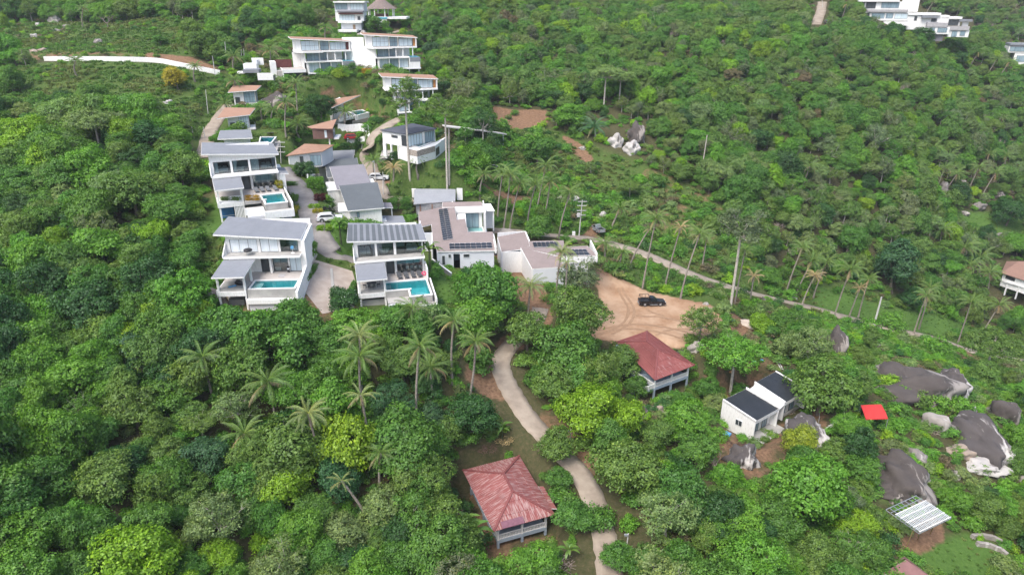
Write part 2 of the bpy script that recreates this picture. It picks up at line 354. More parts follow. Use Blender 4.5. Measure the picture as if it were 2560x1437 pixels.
# ------------------------------------------------------------------ what covers the ground (polygons in photo pixels, projected onto it)
BARE = [(gpoly(q), k) for q, k in [
 ([(1490,695),(1545,700),(1600,722),(1680,745),(1770,765),(1800,790),(1765,835),(1700,865),(1620,855),(1545,858),(1490,840),(1470,815),(1500,790),(1520,765),(1505,735)], 1.0),
 ([(1480,672),(1505,675),(1545,705),(1520,712)], 1.0), ([(1236,628),(1300,628),(1325,690),(1365,750),(1335,790),(1310,770),(1290,720),(1262,680)], .9),
 ([(1325,745),(1350,740),(1375,790),(1345,850),(1270,880),(1240,860),(1300,820),(1335,790)], .8), ([(1238,268),(1366,278),(1362,306),(1255,318),(1235,335)], .9),
 ([(1413,342),(1437,355),(1478,396),(1462,404),(1428,372)], .9), ([(1205,465),(1240,478),(1330,498),(1305,508),(1225,496)], .85), ([(1395,462),(1465,500),(1448,505),(1398,478)], .8),
 ([(248,14),(330,18),(326,42),(255,40)], .9), ([(-50,132),(150,132),(260,128),(330,142),(100,150),(-50,146)], .55), ([(368,134),(462,142),(535,172),(500,176),(420,158),(370,150)], .85),
 ([(2252,1312),(2345,1298),(2350,1345),(2300,1372),(2255,1368)], .8), ([(1190,1190),(1240,1330),(1400,1330),(1400,1395),(1270,1430),(1210,1400),(1160,1280)], .55),
 ([(1240,905),(1175,915),(1165,940),(1225,990),(1260,1000),(1240,950)], .7), ([(1375,1020),(1480,1120),(1500,1190),(1470,1200),(1400,1130),(1345,1060)], .55),
 ([(700,758),(900,770),(960,800),(940,830),(860,830),(800,800)], .6), ([(560,735),(640,745),(700,775),(640,800),(560,790)], .55), ([(1600,440),(1660,400),(1700,470),(1690,560),(1640,600),(1600,560)], .45),
 ([(1700,430),(1790,440),(1810,560),(1760,620),(1690,560)], .4), ([(1820,790),(1900,795),(1905,830),(1840,840)], .8), ([(1780,870),(1960,900),(1900,1000),(1760,970)], .5), ([(1780,1080),(2060,1010),(2060,1120),(1900,1200),(1780,1160)], .55),
 ([(2420,880),(2500,920),(2490,940),(2410,900)], .7), ([(2180,870),(2400,930),(2520,1160),(2420,1180),(2240,1010)], .35), ([(800,225),(900,232),(960,280),(985,320),(955,300),(880,260),(800,245)], .5), ([(580,250),(620,255),(600,300),(560,300)], .3),
 ([(1440,595),(1462,597),(1500,585),(1490,560),(1475,575)], .8), ([(2010,1250),(2100,1240),(2140,1330),(2080,1437),(2000,1400)], .4), ([(930,440),(975,450),(960,470),(925,460)], .7),
]]
LAWN = [gpoly(q) for q in [
 [(500,560),(545,510),(550,580),(500,640)], [(800,560),(880,600),(885,640),(850,640),(815,610)], [(1075,690),(1110,690),(1150,740),(1110,760)], [(2270,1385),(2420,1340),(2540,1390),(2560,1437),(2300,1437)],
 [(2180,1180),(2340,1180),(2340,1260),(2200,1240)], [(2330,480),(2560,520),(2560,600),(2470,600),(2380,560)], [(2050,720),(2180,760),(2380,800),(2480,840),(2300,830),(2150,795),(2030,770)], [(880,268),(960,275),(940,300),(870,290)]]]
MEADOW = [gpoly(q) for q in [
 [(-100,165),(120,160),(540,195),(530,300),(505,345),(330,332),(220,255),(90,290),(-100,280)], [(-100,50),(180,55),(520,60),(560,150),(330,140),(-100,128)],
 [(1120,400),(1240,310),(1420,335),(1500,385),(1620,420),(1860,560),(1900,700),(1860,720),(1700,670),(1600,625),(1400,585),(1240,560),(1150,540),(1000,480),(960,430)],
 [(1500,600),(1700,670),(1870,735),(1900,780),(1780,760),(1600,722),(1520,690)], [(1900,690),(2100,720),(2400,790),(2560,860),(2560,960),(2300,830),(1990,765)],
 [(500,345),(560,250),(600,150),(700,85),(830,70),(1060,170),(1115,250),(1135,400),(960,490),(860,500),(720,460),(700,330),(520,420)],
 [(480,560),(560,500),(780,470),(900,560),(1100,650),(1140,760),(930,790),(560,790)]]]
m_flat = np.zeros(XX.shape)
bare = np.zeros(XX.shape); lawn = np.zeros(XX.shape); mead = np.zeros(XX.shape)
for p, k in BARE: bare = np.maximum(bare, k * sstep(1 - poly_dist(XX, YY, p) / 1.6))
for p in LAWN: lawn = np.maximum(lawn, sstep(1 - poly_dist(XX, YY, p) / 1.5))
for p in MEADOW: mead = np.maximum(mead, sstep(1 - poly_dist(XX, YY, p) / 4))
sand = sstep(1 - poly_dist(XX, YY, BARE[0][0]) / 1.5)
ny, nx = XX.shape
idx = np.arange(ny * nx).reshape(ny, nx)
q = np.stack([idx[:-1, :-1], idx[:-1, 1:], idx[1:, 1:], idx[1:, :-1]], -1).reshape(-1, 4)
m, n, b = nodemat('ground_cover')
nb = noise(n, .35, 8, .65); nf = noise(n, 2.2, 6, .7)
soil = ramp(n, nf, [(.3, (.10, .062, .04)), (.5, (.19, .115, .07)), (.72, (.30, .185, .115))])
sandc = ramp(n, noise(n, .22, 9, .7), [(.3, (.25, .145, .082)), (.48, (.35, .228, .145)), (.62, (.42, .295, .20)), (.75, (.31, .185, .11))])
grass = ramp(n, nf, [(.3, (.035, .065, .015)), (.5, (.065, .11, .025)), (.7, (.11, .135, .05))])
lawnc = ramp(n, nf, [(.3, (.05, .105, .02)), (.6, (.085, .16, .035)), (.8, (.14, .17, .06))])
litter = ramp(n, nf, [(.3, (.04, .05, .018)), (.55, (.075, .07, .035)), (.75, (.13, .10, .06))])
def attrf(nm): return N(n, 'ShaderNodeAttribute', attribute_name=nm).outputs['Fac']
col = mix(n, attrf('mead'), litter, grass); col = mix(n, attrf('lawn'), col, lawnc)
bm_ = math_(n, 'GREATER_THAN', math_(n, 'ADD', attrf('bare'), math_(n, 'MULTIPLY', math_(n, 'SUBTRACT', nb, .5), .9)), .5)
bs = math_(n, 'MULTIPLY', math_(n, 'SUBTRACT', math_(n, 'ADD', attrf('bare'), math_(n, 'MULTIPLY', math_(n, 'SUBTRACT', nb, .5), 1.1)), .38), 4.0, True)
col = mix(n, bs, col, mix(n, attrf('sand'), soil, sandc))
n.links.new(col, b.inputs['Base Color']); b.inputs['Roughness'].default_value = 1; b.inputs['Specular IOR Level'].default_value = .1
bp = N(n, 'ShaderNodeBump', i_Strength=.6, i_Distance=.12); n.links.new(noise(n, 1.1, 8, .7), bp.inputs['Height']); n.links.new(bp.outputs[0], b.inputs['Normal'])
ZZ = ZZ + sand * (vnoise(XX, YY, 2.4, 11) - .5) * .28
ground = link('ground', mesh_np('ground', np.stack([XX, YY, ZZ], -1).reshape(-1, 3), q, [m], attr={'bare': ('POINT', bare), 'lawn': ('POINT', lawn), 'mead': ('POINT', mead), 'sand': ('POINT', sand)}, smooth=True))
tag(ground, kind='structure', label='hilly ground under the wood, grass, bare soil and sand')
# ------------------------------------------------------------------ road surfaces
CONC = simple('road_concrete', (.35, .295, .235), (.24, .195, .155), .5, .9, bump=.15, bscale=9)
WORN = simple('worn_concrete', (.29, .268, .25), (.165, .152, .145), .35, .9, bump=.15, bscale=7)
PALE = simple('pale_paving', (.41, .355, .31), (.31, .26, .225), .6, .85, bump=.1)
WHITEC = simple('white_concrete', (.78, .78, .76), (.62, .62, .60), .5, .8)
for nm, (l, wd, mt) in ROADL.items():
    if nm == 'white_road': continue
    d = np.gradient(l[:, :2], axis=0); d /= np.linalg.norm(d, axis=1)[:, None]; nn = np.column_stack([-d[:, 1], d[:, 0]])
    k = len(l); jit = (RNG.random((k, 2)) - .5) * .25
    rows = []
    for s, zo in ((-1, -.5), (-1, .02), (-.45, .05), (.45, .05), (1, .02), (1, -.5)):
        e = jit[:, 0 if s < 0 else 1] if abs(s) == 1 else 0
        o = (wd / 2 * s + e)[:, None] * nn if abs(s) == 1 else wd / 2 * s * nn
        rows.append(np.column_stack([l[:, :2] + o, l[:, 2] + zo]))
    v = np.stack(rows, 1).reshape(-1, 3); f = [(i * 6 + j, i * 6 + j + 1, (i + 1) * 6 + j + 1, (i + 1) * 6 + j) for i in range(k - 1) for j in range(5)]
    r = link('road' if 'path' not in nm else 'path', mesh_np(nm, v, np.array(f)[:, ::-1], [{'concrete': CONC, 'worn': WORN}[mt]]))
    tag(r, kind='structure')
def drape(name, poly, mat, dz=.07, step=.8, skirt=.4, kind='structure'):
    bm = bmesh.new(); bm.faces.new([bm.verts.new((x, y, 0)) for x, y in poly])
    xs = [p[0] for p in poly]; ys = [p[1] for p in poly]
    for x in np.arange(math.floor(min(xs)) + step, max(xs), step): bmesh.ops.bisect_plane(bm, geom=bm.verts[:] + bm.edges[:] + bm.faces[:], plane_co=(x, 0, 0), plane_no=(1, 0, 0))
    for y in np.arange(math.floor(min(ys)) + step, max(ys), step): bmesh.ops.bisect_plane(bm, geom=bm.verts[:] + bm.edges[:] + bm.faces[:], plane_co=(0, y, 0), plane_no=(0, 1, 0))
    z = gz([v.co.x for v in bm.verts], [v.co.y for v in bm.verts])
    for v, h in zip(bm.verts, z): v.co.z = h + dz
    bm.normal_update()
    if bm.faces and sum(f.normal.z for f in bm.faces) < 0: bmesh.ops.reverse_faces(bm, faces=bm.faces[:])
    me = bpy.data.meshes.new(name); bm.to_mesh(me); bm.free(); me.materials.append(mat)
    return tag(link(name, me), kind=kind)
drape('driveway', DRIVE, PALE)
def near_road(x, y, extra=0.):
    x = np.asarray(x, float); out = np.zeros(x.shape, bool)
    for nm, (l, wd, mt) in ROADL.items(): out |= seg_dist(x, y, [tuple(p) for p in l[::2]])[0] < wd / 2 + extra
    return out
# ------------------------------------------------------------------ plants: crown, palm, shrub shapes (each built once, shared by the copies)
def leaf_cards(pos, nor, size, rng, up=.35, aspect=.7, fold=.25):
    k = len(pos); nrm = nor + rng.normal(0, .45, (k, 3)); nrm[:, 2] += up; nrm /= np.linalg.norm(nrm, axis=1)[:, None] + 1e-9
    t = rng.normal(0, 1, (k, 3)); u = np.cross(nrm, t); u /= np.linalg.norm(u, axis=1)[:, None] + 1e-9; v = np.cross(nrm, u)
    s = (size * rng.uniform(.6, 1.35, k))[:, None]; u = u * s; v = v * s * aspect; dn = nrm * s * fold
    V = np.stack([pos - u * .5 - dn, pos - v * .5 + u * .1, pos + u * .5 - dn * .6, pos + v * .5 + u * .05], 1).reshape(-1, 3)
    return V, np.arange(4 * k).reshape(k, 4)
def crown_mesh(name, seed, R=3.0, H=2.6, nl=11, n=4200, leaf=.42, lobe=(.34, .55), open_=0., flat=0., branches=True, bark=None, twiggy=False):
    """a crown of lobes; leaves sit on the lobes' outer shells, so light falls between the lobes. Base of crown at z=0 is the fork"""
    rng = np.random.default_rng(seed); cs = []; rs = []
    for i in range(nl):
        for _ in range(60):
            a = rng.uniform(0, 2 * math.pi); rr = math.sqrt(rng.random()) * .78; zz = rng.uniform(.12, 1.0)
            if flat: zz = rng.uniform(.55, .95) - rr * .25
            lim = math.sqrt(max(0, 1 - (max(zz - .3, 0) / .75) ** 2)) if not flat else 1
            if rr > lim * .85: continue
            c = np.array([rr * R * math.cos(a), rr * R * math.sin(a), zz * H])
            if all(np.linalg.norm(c - o) > .36 * R * (1 - open_ * .3) for o in cs): break
        cs.append(c); rs.append(R * rng.uniform(*lobe) * (1.1 - .35 * rr))
    cs = np.array(cs); rs = np.array(rs)
    w_ = rs ** 2; ns = int(n / 9 * 1.6); k = rng.choice(nl, ns, p=w_ / w_.sum()); d = rng.normal(0, 1, (ns, 3)); d[:, 2] = np.abs(d[:, 2]) * np.where(rng.random(ns) < .8, 1, -1); d /= np.linalg.norm(d, axis=1)[:, None]
    # lumps on each lobe: boughs with gaps between them
    sub = rng.normal(0, 1, (nl, 18, 3)); sub /= np.linalg.norm(sub, axis=2)[:, :, None]
    dot = np.einsum('ij,ikj->ik', d, sub[k]).max(1); lump = .72 + .46 * sstep((dot - .70) / .28)
    r = rs[k] * lump * (1 - rng.random(ns) ** 2.0 * .32); pos = cs[k] + d * r[:, None] * np.array([1.12, 1.12, .9])
    inside = np.zeros(ns, bool)
    for c, q in zip(cs, rs): inside |= np.linalg.norm((pos - c) / np.array([1.1, 1.1, .88]), axis=1) < q * .6
    keep = ~inside & (pos[:, 2] > -.14 * H); pos = pos[keep]; nor = d[keep]
    if open_:
        cell = np.floor(pos / .8).astype(int); hsh = (cell[:, 0] * 73856093 ^ cell[:, 1] * 19349663 ^ cell[:, 2] * 83492791) % 100; s = hsh >= open_ * 100; pos = pos[s]; nor = nor[s]
    pos = pos[:n // 9]; nor = nor[:n // 9]; m_ = len(pos)
    slv = .5 + rng.normal(0, .15, m_) + (rng.random(m_) < .06) * .25
    pos = np.repeat(pos, 9, 0) + rng.normal(0, leaf * .85, (m_ * 9, 3)) * np.array([1, 1, .55]); nor = np.repeat(nor, 9, 0); lv = np.clip(np.repeat(slv, 9) + rng.normal(0, .07, m_ * 9), 0, 1)
    V, F = leaf_cards(pos, nor, leaf, rng)
    me = mesh_np(name, V, F, [LEAF], attr={'lv': ('FACE', lv)})
    mb = MB()
    return me, cs, rs
def trunk_mb(seed, h, cs, rs, r0=.22, spread=.8):
    rng = random.Random(seed); mb = MB(); lean = (rng.uniform(-.3, .3), rng.uniform(-.3, .3))
    top = Vector((0, 0, .25 * float(cs[:, 2].max())))
    mb.tube([(lean[0], lean[1], -h - 1.5), (lean[0] * .9, lean[1] * .9, -h), (lean[0] * .3, lean[1] * .3, -h * .4), top], [r0 * 1.25, r0 * 1.1, r0 * .85, r0 * .65], 7)
    for c, r in zip(cs, rs):
        c = Vector(c); mid = top.lerp(c, .5) + Vector((rng.uniform(-.2, .2), rng.uniform(-.2, .2), -.12 * c.length))
        mb.tube([top + Vector((0, 0, -.1)), mid, c], [r0 * .5, r0 * .32, r0 * .12], 5)
        for _ in range(2):
            e = c + Vector((rng.uniform(-1, 1), rng.uniform(-1, 1), rng.uniform(.1, 1))).normalized() * r * .85; mb.tube([mid.lerp(c, .6), e], [r0 * .18, r0 * .06], 4, cap=False)
    return mb
KINDS = {}   # kind -> list of dict(crown, trunk, R, H, h)
def make_kind(kind, seeds, h, bark, trunk_r=.2, **kw):
    KINDS[kind] = []
    for s in seeds:
        me, cs, rs = crown_mesh(kind + '_crown', s, **kw); R = kw.get('R', 3.0); H = kw.get('H', 2.6)
        tb = trunk_mb(s, h, cs, rs, trunk_r); KINDS[kind].append(dict(crown=me, trunk=tb.mesh(kind + '_trunk', bark), tb=tb, bark=bark, R=R, H=H, h={'tall': 13.0, 'feather': 3.0}.get(kind, h)))
make_kind('dense', [1, 2, 3, 4], 1.6, BARK, R=3.0, H=3.5, nl=14, n=10800, leaf=.25, lobe=(.28, .56))
make_kind('broad', [11, 12, 13, 14], 2.0, BARK, R=3.2, H=3.0, nl=14, n=9400, leaf=.25, lobe=(.22, .5), open_=.08)
make_kind('sparse', [21, 22, 23], 2.2, PALE_BARK, R=3.1, H=3.1, nl=14, n=5600, leaf=.20, lobe=(.24, .42), open_=.32, trunk_r=.17)
make_kind('upright', [31, 32], 1.4, BARK, R=2.2, H=4.8, nl=14, n=9000, leaf=.24, lobe=(.34, .6))
make_kind('feather', [41, 42], 9.0, PALE_BARK, R=3.6, H=2.4, nl=15, n=9900, leaf=.2, lobe=(.2, .36), flat=1, open_=.1)
make_kind('soft', [51, 52], 1.2, BARK, R=2.4, H=4.2, nl=12, n=12000, leaf=.16, lobe=(.36, .6))
make_kind('tall', [61, 62], 30.0, PALE_BARK, R=4.2, H=6.5, nl=15, n=8000, leaf=.24, lobe=(.18, .34), open_=.22, trunk_r=.30)
make_kind('bigleaf', [71, 72, 73], 1.3, BARK, R=3.0, H=3.3, nl=14, n=9900, leaf=.27, lobe=(.26, .5))
make_kind('bush', [81, 82, 83, 84], .25, BARK, R=1.5, H=1.6, nl=9, n=2160, leaf=.21, lobe=(.3, .6), trunk_r=.07)
make_kind('scrub', [91, 92, 93], .15, BARK, R=1.2, H=.95, nl=7, n=1080, leaf=.19, lobe=(.34, .6), trunk_r=.05)
def bare_tree(seed, R=2.6, H=3.2):
    rng = random.Random(seed); mb = MB()
    def grow(p, d, L, r, lev):
        q = p + d * L; mb.tube([p, (p + q) / 2 + Vector((rng.uniform(-1, 1), rng.uniform(-1, 1), 0)) * L * .08, q], [r, r * .8, r * .6], 5 if lev < 2 else 3, cap=False)
        if lev >= 5: return
        for _ in range(2 if lev < 3 else 3):
            nd = (d + Vector((rng.uniform(-1, 1), rng.uniform(-1, 1), rng.uniform(-.25, .55))) * .75).normalized(); grow(p.lerp(q, rng.uniform(.6, 1)), nd, L * rng.uniform(.6, .8), r * .58, lev + 1)
    grow(Vector((0, 0, -1.6)), Vector((0, 0, 1)), 2.0, .13, 0)
    for _ in range(3): grow(Vector((0, 0, 0)), Vector((rng.uniform(-.8, .8), rng.uniform(-.8, .8), .8)).normalized(), 1.5, .1, 1)
    return mb
KINDS['bare'] = []
for s in (101, 102, 103):
    tb = bare_tree(s); KINDS['bare'].append(dict(crown=None, trunk=tb.mesh('bare_branches', TWIG), tb=tb, bark=TWIG, R=2.6, H=3.0, h=1.5))
# palm frond: rachis with leaflets that hang to both sides
def frond_mesh(seed, L=4.0, droop=1.0, pairs=42, wid=.62):
    rng = np.random.default_rng(seed); V = []; F = []; lv = []
    t = np.linspace(0, 1, pairs + 1); th = .45 - droop * 1.75 * t ** 1.5; dx = np.cos(th); dz = np.sin(th)
    x = np.concatenate([[0], np.cumsum(dx[:-1])]) * L / pairs; z = np.concatenate([[0], np.cumsum(dz[:-1])]) * L / pairs
    for i in range(pairs + 1):
        w_ = .04 * (1 - t[i] * .85); V += [(x[i], -w_, z[i] - .02), (x[i], w_, z[i] - .02), (x[i], 0, z[i] + .04)]
        if i:
            a = 3 * (i - 1); b_ = 3 * i; F += [(a, b_, b_ + 2, a + 2), (a + 1, a + 2, b_ + 2, b_ + 1)]; lv += [.86, .86]
    for i in range(3, pairs + 1):
        l = wid * math.sin(math.pi * (t[i] * .86 + .12)) ** .7 * rng.uniform(.8, 1.2)
        for sgn in (-1, 1):
            p = np.array([x[i], 0, z[i]]); hang = -.45 - .55 * rng.random(); dirn = np.array([dx[i - 1] * .7, sgn * .62, dz[i - 1] * .4 + hang * .6]); dirn /= np.linalg.norm(dirn)
            w_ = np.array([dx[i - 1], 0, dz[i - 1]]) * L / pairs * .34; e = p + dirn * l; e[2] -= .3 * l; mdl = p + dirn * l * .5
            k = len(V); V += [tuple(p - w_ * .7), tuple(p + w_ * .7), tuple(mdl + w_ * .8), tuple(e), tuple(mdl - w_ * .8)]
            F += [(k, k + 1, k + 2, k + 4), (k + 4, k + 2, k + 3)]; v_ = np.clip(.45 + rng.normal(0, .14), 0, 1); lv += [v_, v_]
    me = bpy.data.meshes.new('frond'); me.from_pydata(V, [], F); me.materials.append(FROND)
    at = me.attributes.new('lv', 'FLOAT', 'FACE'); at.data.foreach_set('value', np.array(lv, np.float32)); me.update(); return me
FRONDS = [frond_mesh(i, 4.0, d) for i, d in enumerate((.7, .95, 1.2, .85))]
DEADF = frond_mesh(9, 3.2, 1.7, 20, .5)
def strap_leaf(seed, L=2.4, w_=.5):
    V = []; F = []; n_ = 8; rng = np.random.default_rng(seed)
    for i in range(n_ + 1):
        t = i / n_; x_ = L * (t - .18 * t * t); z_ = L * (.75 * t - .85 * t * t); ww = w_ * math.sin(math.pi * min(1, t * .93 + .07)) ** .6 / 2 + .02
        V += [(x_, -ww, z_ + .06 * ww), (x_, 0, z_), (x_, ww, z_ + .06 * ww)]
        if i: a = 3 * (i - 1); b_ = 3 * i; F += [(a, b_, b_ + 1, a + 1), (a + 1, b_ + 1, b_ + 2, a + 2)]
    me = bpy.data.meshes.new('leaf'); me.from_pydata(V, [], F); me.materials.append(FROND); at = me.attributes.new('lv', 'FLOAT', 'FACE'); at.data.foreach_set('value', np.linspace(.4, .62, len(F)).astype(np.float32)); me.update(); return me
STRAP = [strap_leaf(1), strap_leaf(2, 2.0, .42)]
TINT = dict(lime=(.20,.36,.022), bright=(.13,.30,.033), mid=(.095,.225,.035), dark=(.045,.125,.03), olive=(.13,.23,.045), sage=(.18,.27,.09), grey=(.16,.215,.10), yellow=(.36,.33,.03), orange=(.42,.27,.03), ylime=(.27,.33,.03),
            blue=(.055,.14,.05), brown=(.17,.15,.085), rust=(.19,.10,.055), palm=(.125,.215,.045), palmpale=(.21,.27,.09), straw=(.36,.29,.15), red=(.10,.025,.03), pale=(.20,.32,.10))
CNAME = dict(ylime='yellow green', lime='lime green', bright='bright green', mid='mid green', dark='dark green', olive='olive green', sage='pale sage green', grey='greyish', yellow='yellow', orange='orange yellow', blue='blue green', brown='brownish', rust='rust brown', palm='green', palmpale='pale green', straw='straw coloured', red='dark red', pale='pale green')
def jitter(c, a=.14):
    f = 1 + random.uniform(-a, a); return [c[0] * f * (1 + random.uniform(-a, a)), c[1] * f, c[2] * f * (1 + random.uniform(-a, a))]
TREES = []       # dicts: pos (crown base), scale, kind, variant, rot, tint ...
KEEP = []        # photo areas no loose tree may cover: set further down
def solve_tree(px, py, wpx, kind):
    """crown seen at (px,py) and wpx wide: find where it stands"""
    v = KINDS[kind][0]; d = 120.0
    for _ in range(8):
        s = wpx * d / FPX / (2 * v['R'] * 1.18); hc = (v['h'] + v['H'] * .5) * s; p = ground_at(px, py, hc); d = float((p - V_C) @ V_F)
    base = np.array([p[0], p[1], gz(p[0], p[1])]); return base, s
FEET = {(1012, 238): (1016, 435), (1112, 262): (1107, 470), (1207, 305): (1211, 405), (1856, 558): (1812, 765), (1515, 185): (1515, 275), (1552, 195): (1545, 262), (1838, 885): (1832, 985), (2130, 1065): (2112, 1125)}
def add_tree(px, py, wpx, kind, tint, label=None, cat='tree', group=None, hs=1.0):
    zc = None
    if (int(px), int(py)) in FEET:                                    # the photograph shows the foot: stand it there
        b = ground_at(*FEET[(int(px), int(py))]); r = ray(px, py); top = V_C + (b[1] - V_C[1]) / r[1] * r; v = KINDS[kind][0]; s = wpx * float((b - V_C) @ V_F) / FPX / (2 * v['R'] * 1.18); b = np.array([top[0], b[1], b[2]]); zc = top[2] - b[2] - v['H'] * .5 * s
    else: b, s = solve_tree(px, py, wpx, kind)
    TREES.append(dict(base=b, s=s, kind=kind, tint=jitter(TINT[tint], .06), tn=tint, label=label, px=px, py=py, w=wpx, cat=cat, group=group, hs=hs, manual=True, zc=zc))
# ------------------------------------------------------------------ trees the photograph lets one pick out: crown centre, crown width (photo pixels), kind, colour
T = '''330 1400 215 dense lime|715 1205 145 dense lime|1468 1018 172 dense lime|2010 1215 205 dense bright|640 1115 92 bigleaf bright|545 1290 190 sparse sage|548 1385 120 broad lime|705 1400 180 sparse sage
590 1015 150 sparse sage|978 1010 118 soft blue|1178 1035 135 dense dark|1118 1065 95 broad olive|1068 1115 110 soft mid|1078 1200 135 soft olive|960 1262 130 broad sage|1335 1405 150 broad bright|1438 1285 112 bigleaf mid
1400 1192 80 broad mid|1388 1105 120 broad olive|1565 1165 185 dense olive|1668 1275 195 sparse sage|1722 1050 145 broad bright|1745 1120 120 broad mid|1545 905 120 dense olive|1415 880 175 dense mid|1318 822 140 broad olive
1440 790 170 soft olive|1452 690 145 sparse grey|1470 750 80 bare brown|1222 715 180 bigleaf mid|1190 785 150 bigleaf bright|1000 795 125 bigleaf mid|1092 785 95 bigleaf mid|690 835 210 bigleaf mid|745 790 125 bigleaf mid
565 805 150 bigleaf mid|500 860 150 dense dark|855 745 88 bigleaf dark|1838 885 190 feather bright|1755 800 130 sparse olive|2028 858 130 sparse sage|2060 960 195 broad olive|1905 808 70 bigleaf lime|1768 965 85 broad mid
2130 1065 110 feather bright|2160 1168 100 broad mid|2172 1290 95 broad olive|2385 1246 82 dense bright|2465 1265 105 dense olive|2485 862 165 feather olive|1998 1098 95 dense ylime|2082 1118 90 broad olive|1885 1400 180 broad bright
1850 1290 150 broad bright|1705 1405 150 broad mid|2050 1375 140 broad olive|2238 655 108 upright blue|1515 185 95 feather pale|1552 195 90 feather pale|1420 285 85 dense bright|1345 370 92 dense mid|1348 565 75 dense mid
438 192 62 dense yellow|1192 90 62 dense lime|1765 365 62 bigleaf bright|1895 345 72 dense dark|800 262 82 dense dark|620 197 46 dense bright|932 55 50 dense mid|1012 238 108 tall olive|1112 262 100 tall olive|1207 305 84 tall dark
1856 558 140 tall grey|2236 78 60 dense dark|2305 90 62 dense dark|160 275 150 feather pale|235 305 160 feather sage|60 345 130 dense lime|2530 525 90 dense dark|2548 608 70 dense bright|763 420 58 bigleaf dark|778 622 36 upright bright
1030 95 50 dense dark|1065 75 60 dense mid|450 420 130 broad olive|330 470 160 broad olive|180 430 140 dense mid|70 450 130 broad mid|420 520 120 dense mid|480 600 90 dense mid|250 610 140 bigleaf bright|100 640 150 bigleaf bright
380 700 150 dense dark|230 760 170 dense dark|60 850 170 bigleaf bright|180 940 160 bigleaf bright|330 1010 150 broad olive|420 930 120 dense dark|110 1180 160 broad mid|260 1190 170 broad olive|420 1130 120 broad olive
60 1330 160 bigleaf bright|180 1420 150 broad mid|860 1330 130 broad sage|1010 1390 130 broad mid|800 1390 120 dense mid|1185 1420 110 dense bright|470 1220 120 broad olive|640 1260 110 dense mid|850 880 90 dense mid|760 940 90 dense dark
820 850 110 dense mid|1100 900 90 dense olive|1000 900 120 dense olive|1060 950 80 broad dark|1200 900 90 bush mid|1590 960 80 broad mid|1640 1080 100 broad olive|1950 1290 130 dense mid|2230 800 70 bush bright|2180 830 80 bush bright|2330 870 80 bush bright
1880 790 60 bush olive|1960 800 90 broad mid|1540 1380 100 broad mid|1620 1405 110 broad mid|1500 1290 90 bush mid|1790 1010 80 broad sage|2410 1020 80 bush bright|2300 1000 60 bush olive|2345 1010 70 bush bright'''
for e in T.replace('\n', '|').split('|'):
    a = e.split(); add_tree(float(a[0]), float(a[1]), float(a[2]), a[3], a[4])
# photo areas where the view must stay open (buildings, roads, rocks, bare ground)
KEEP += [[(495,565),(492,330),(545,235),(590,130),(720,88),(820,75),(822,-30),(1000,-30),(1045,78),(1065,190),(1110,250),(1128,400),(1165,470),(1255,500),(1250,560),(1400,575),(1495,605),(1500,690),(1800,765),(1805,840),(1700,860),(1530,860),(1340,770),(1225,705),(1100,765),(930,765),(770,785),(545,775)],
 [(1150,1130),(1300,1125),(1400,1150),(1405,1300),(1380,1385),(1225,1395)], [(1540,825),(1650,815),(1748,905),(1710,990),(1570,1000),(1555,900)], [(1795,985),(1940,915),(2028,980),(2005,1050),(1900,1110),(1800,1090)],
 [(2180,880),(2400,880),(2530,1180),(2400,1190),(2200,1010)], [(2185,1110),(2310,1110),(2320,1250),(2190,1240)], [(2205,1225),(2330,1215),(2395,1290),(2345,1380),(2250,1380)], [(2230,1370),(2560,1330),(2560,1437),(2200,1437)],
 [(2150,-30),(2290,-30),(2300,25),(2430,50),(2420,95),(2330,100),(2170,50)], [(2030,-10),(2070,-10),(2066,60),(2030,66)], [(1515,290),(1615,295),(1615,385),(1515,375)], [(1230,262),(1370,272),(1370,325),(1235,330)], [(2480,640),(2560,640),(2560,780),(2480,760)],
 [(2150,1000),(2230,1000),(2230,1060),(2150,1060)], [(2525,105),(2575,105),(2575,170),(2530,170)], [(2460,975),(2545,975),(2545,1060),(2460,1060)], [(2060,800),(2115,800),(2115,900),(2060,900)],
 [(640,225),(720,225),(720,275),(640,275)], [(1815,770),(1910,790),(1905,850),(1830,845)], [(1160,905),(1260,905),(1260,1000),(1160,980)], [(80,140),(400,140),(560,175),(560,205),(400,180),(80,170)], [(2180,990),(2260,990),(2260,1110),(2180,1110)], [(1640,1000),(1760,1060),(1740,1180),(1650,1170),(1600,1080)]]
for nm, bf in (('lower_road', 40), ('valley_road', 14)):
    c = ROADS[nm][0]
    for i in range(len(c) - 1):
        (x0, y0), (x1, y1) = c[i], c[i + 1]; L = math.hypot(x1 - x0, y1 - y0) + 1e-6; ox, oy = -(y1 - y0) / L * bf, (x1 - x0) / L * bf
        KEEP.append([(x0 + ox, y0 + oy), (x1 + ox, y1 + oy), (x1 - ox, y1 - oy), (x0 - ox, y0 - oy)])
def keep_hit(px, py, rpx):
    bad = np.zeros(np.shape(px), bool)
    for poly in KEEP: bad |= poly_dist(px, py, poly) < rpx
    return bad
def poisson(x0, x1, y0, y1, r, seed):
    rng = np.random.default_rng(seed); nx_, ny_ = int((x1 - x0) / r), int((y1 - y0) / r)
    gx, gy = np.meshgrid(np.arange(nx_), np.arange(ny_)); gx = gx + .5 * (gy % 2)
    return (x0 + (gx + rng.uniform(-.42, .42, gx.shape)) * r).ravel(), (y0 + (gy + rng.uniform(-.42, .42, gy.shape)) * r).ravel()
MEADPX = [(MEADOW[2], 1), (MEADOW[0], 1), (MEADOW[1], 1), (MEADOW[3], 1), (MEADOW[4], 1)]
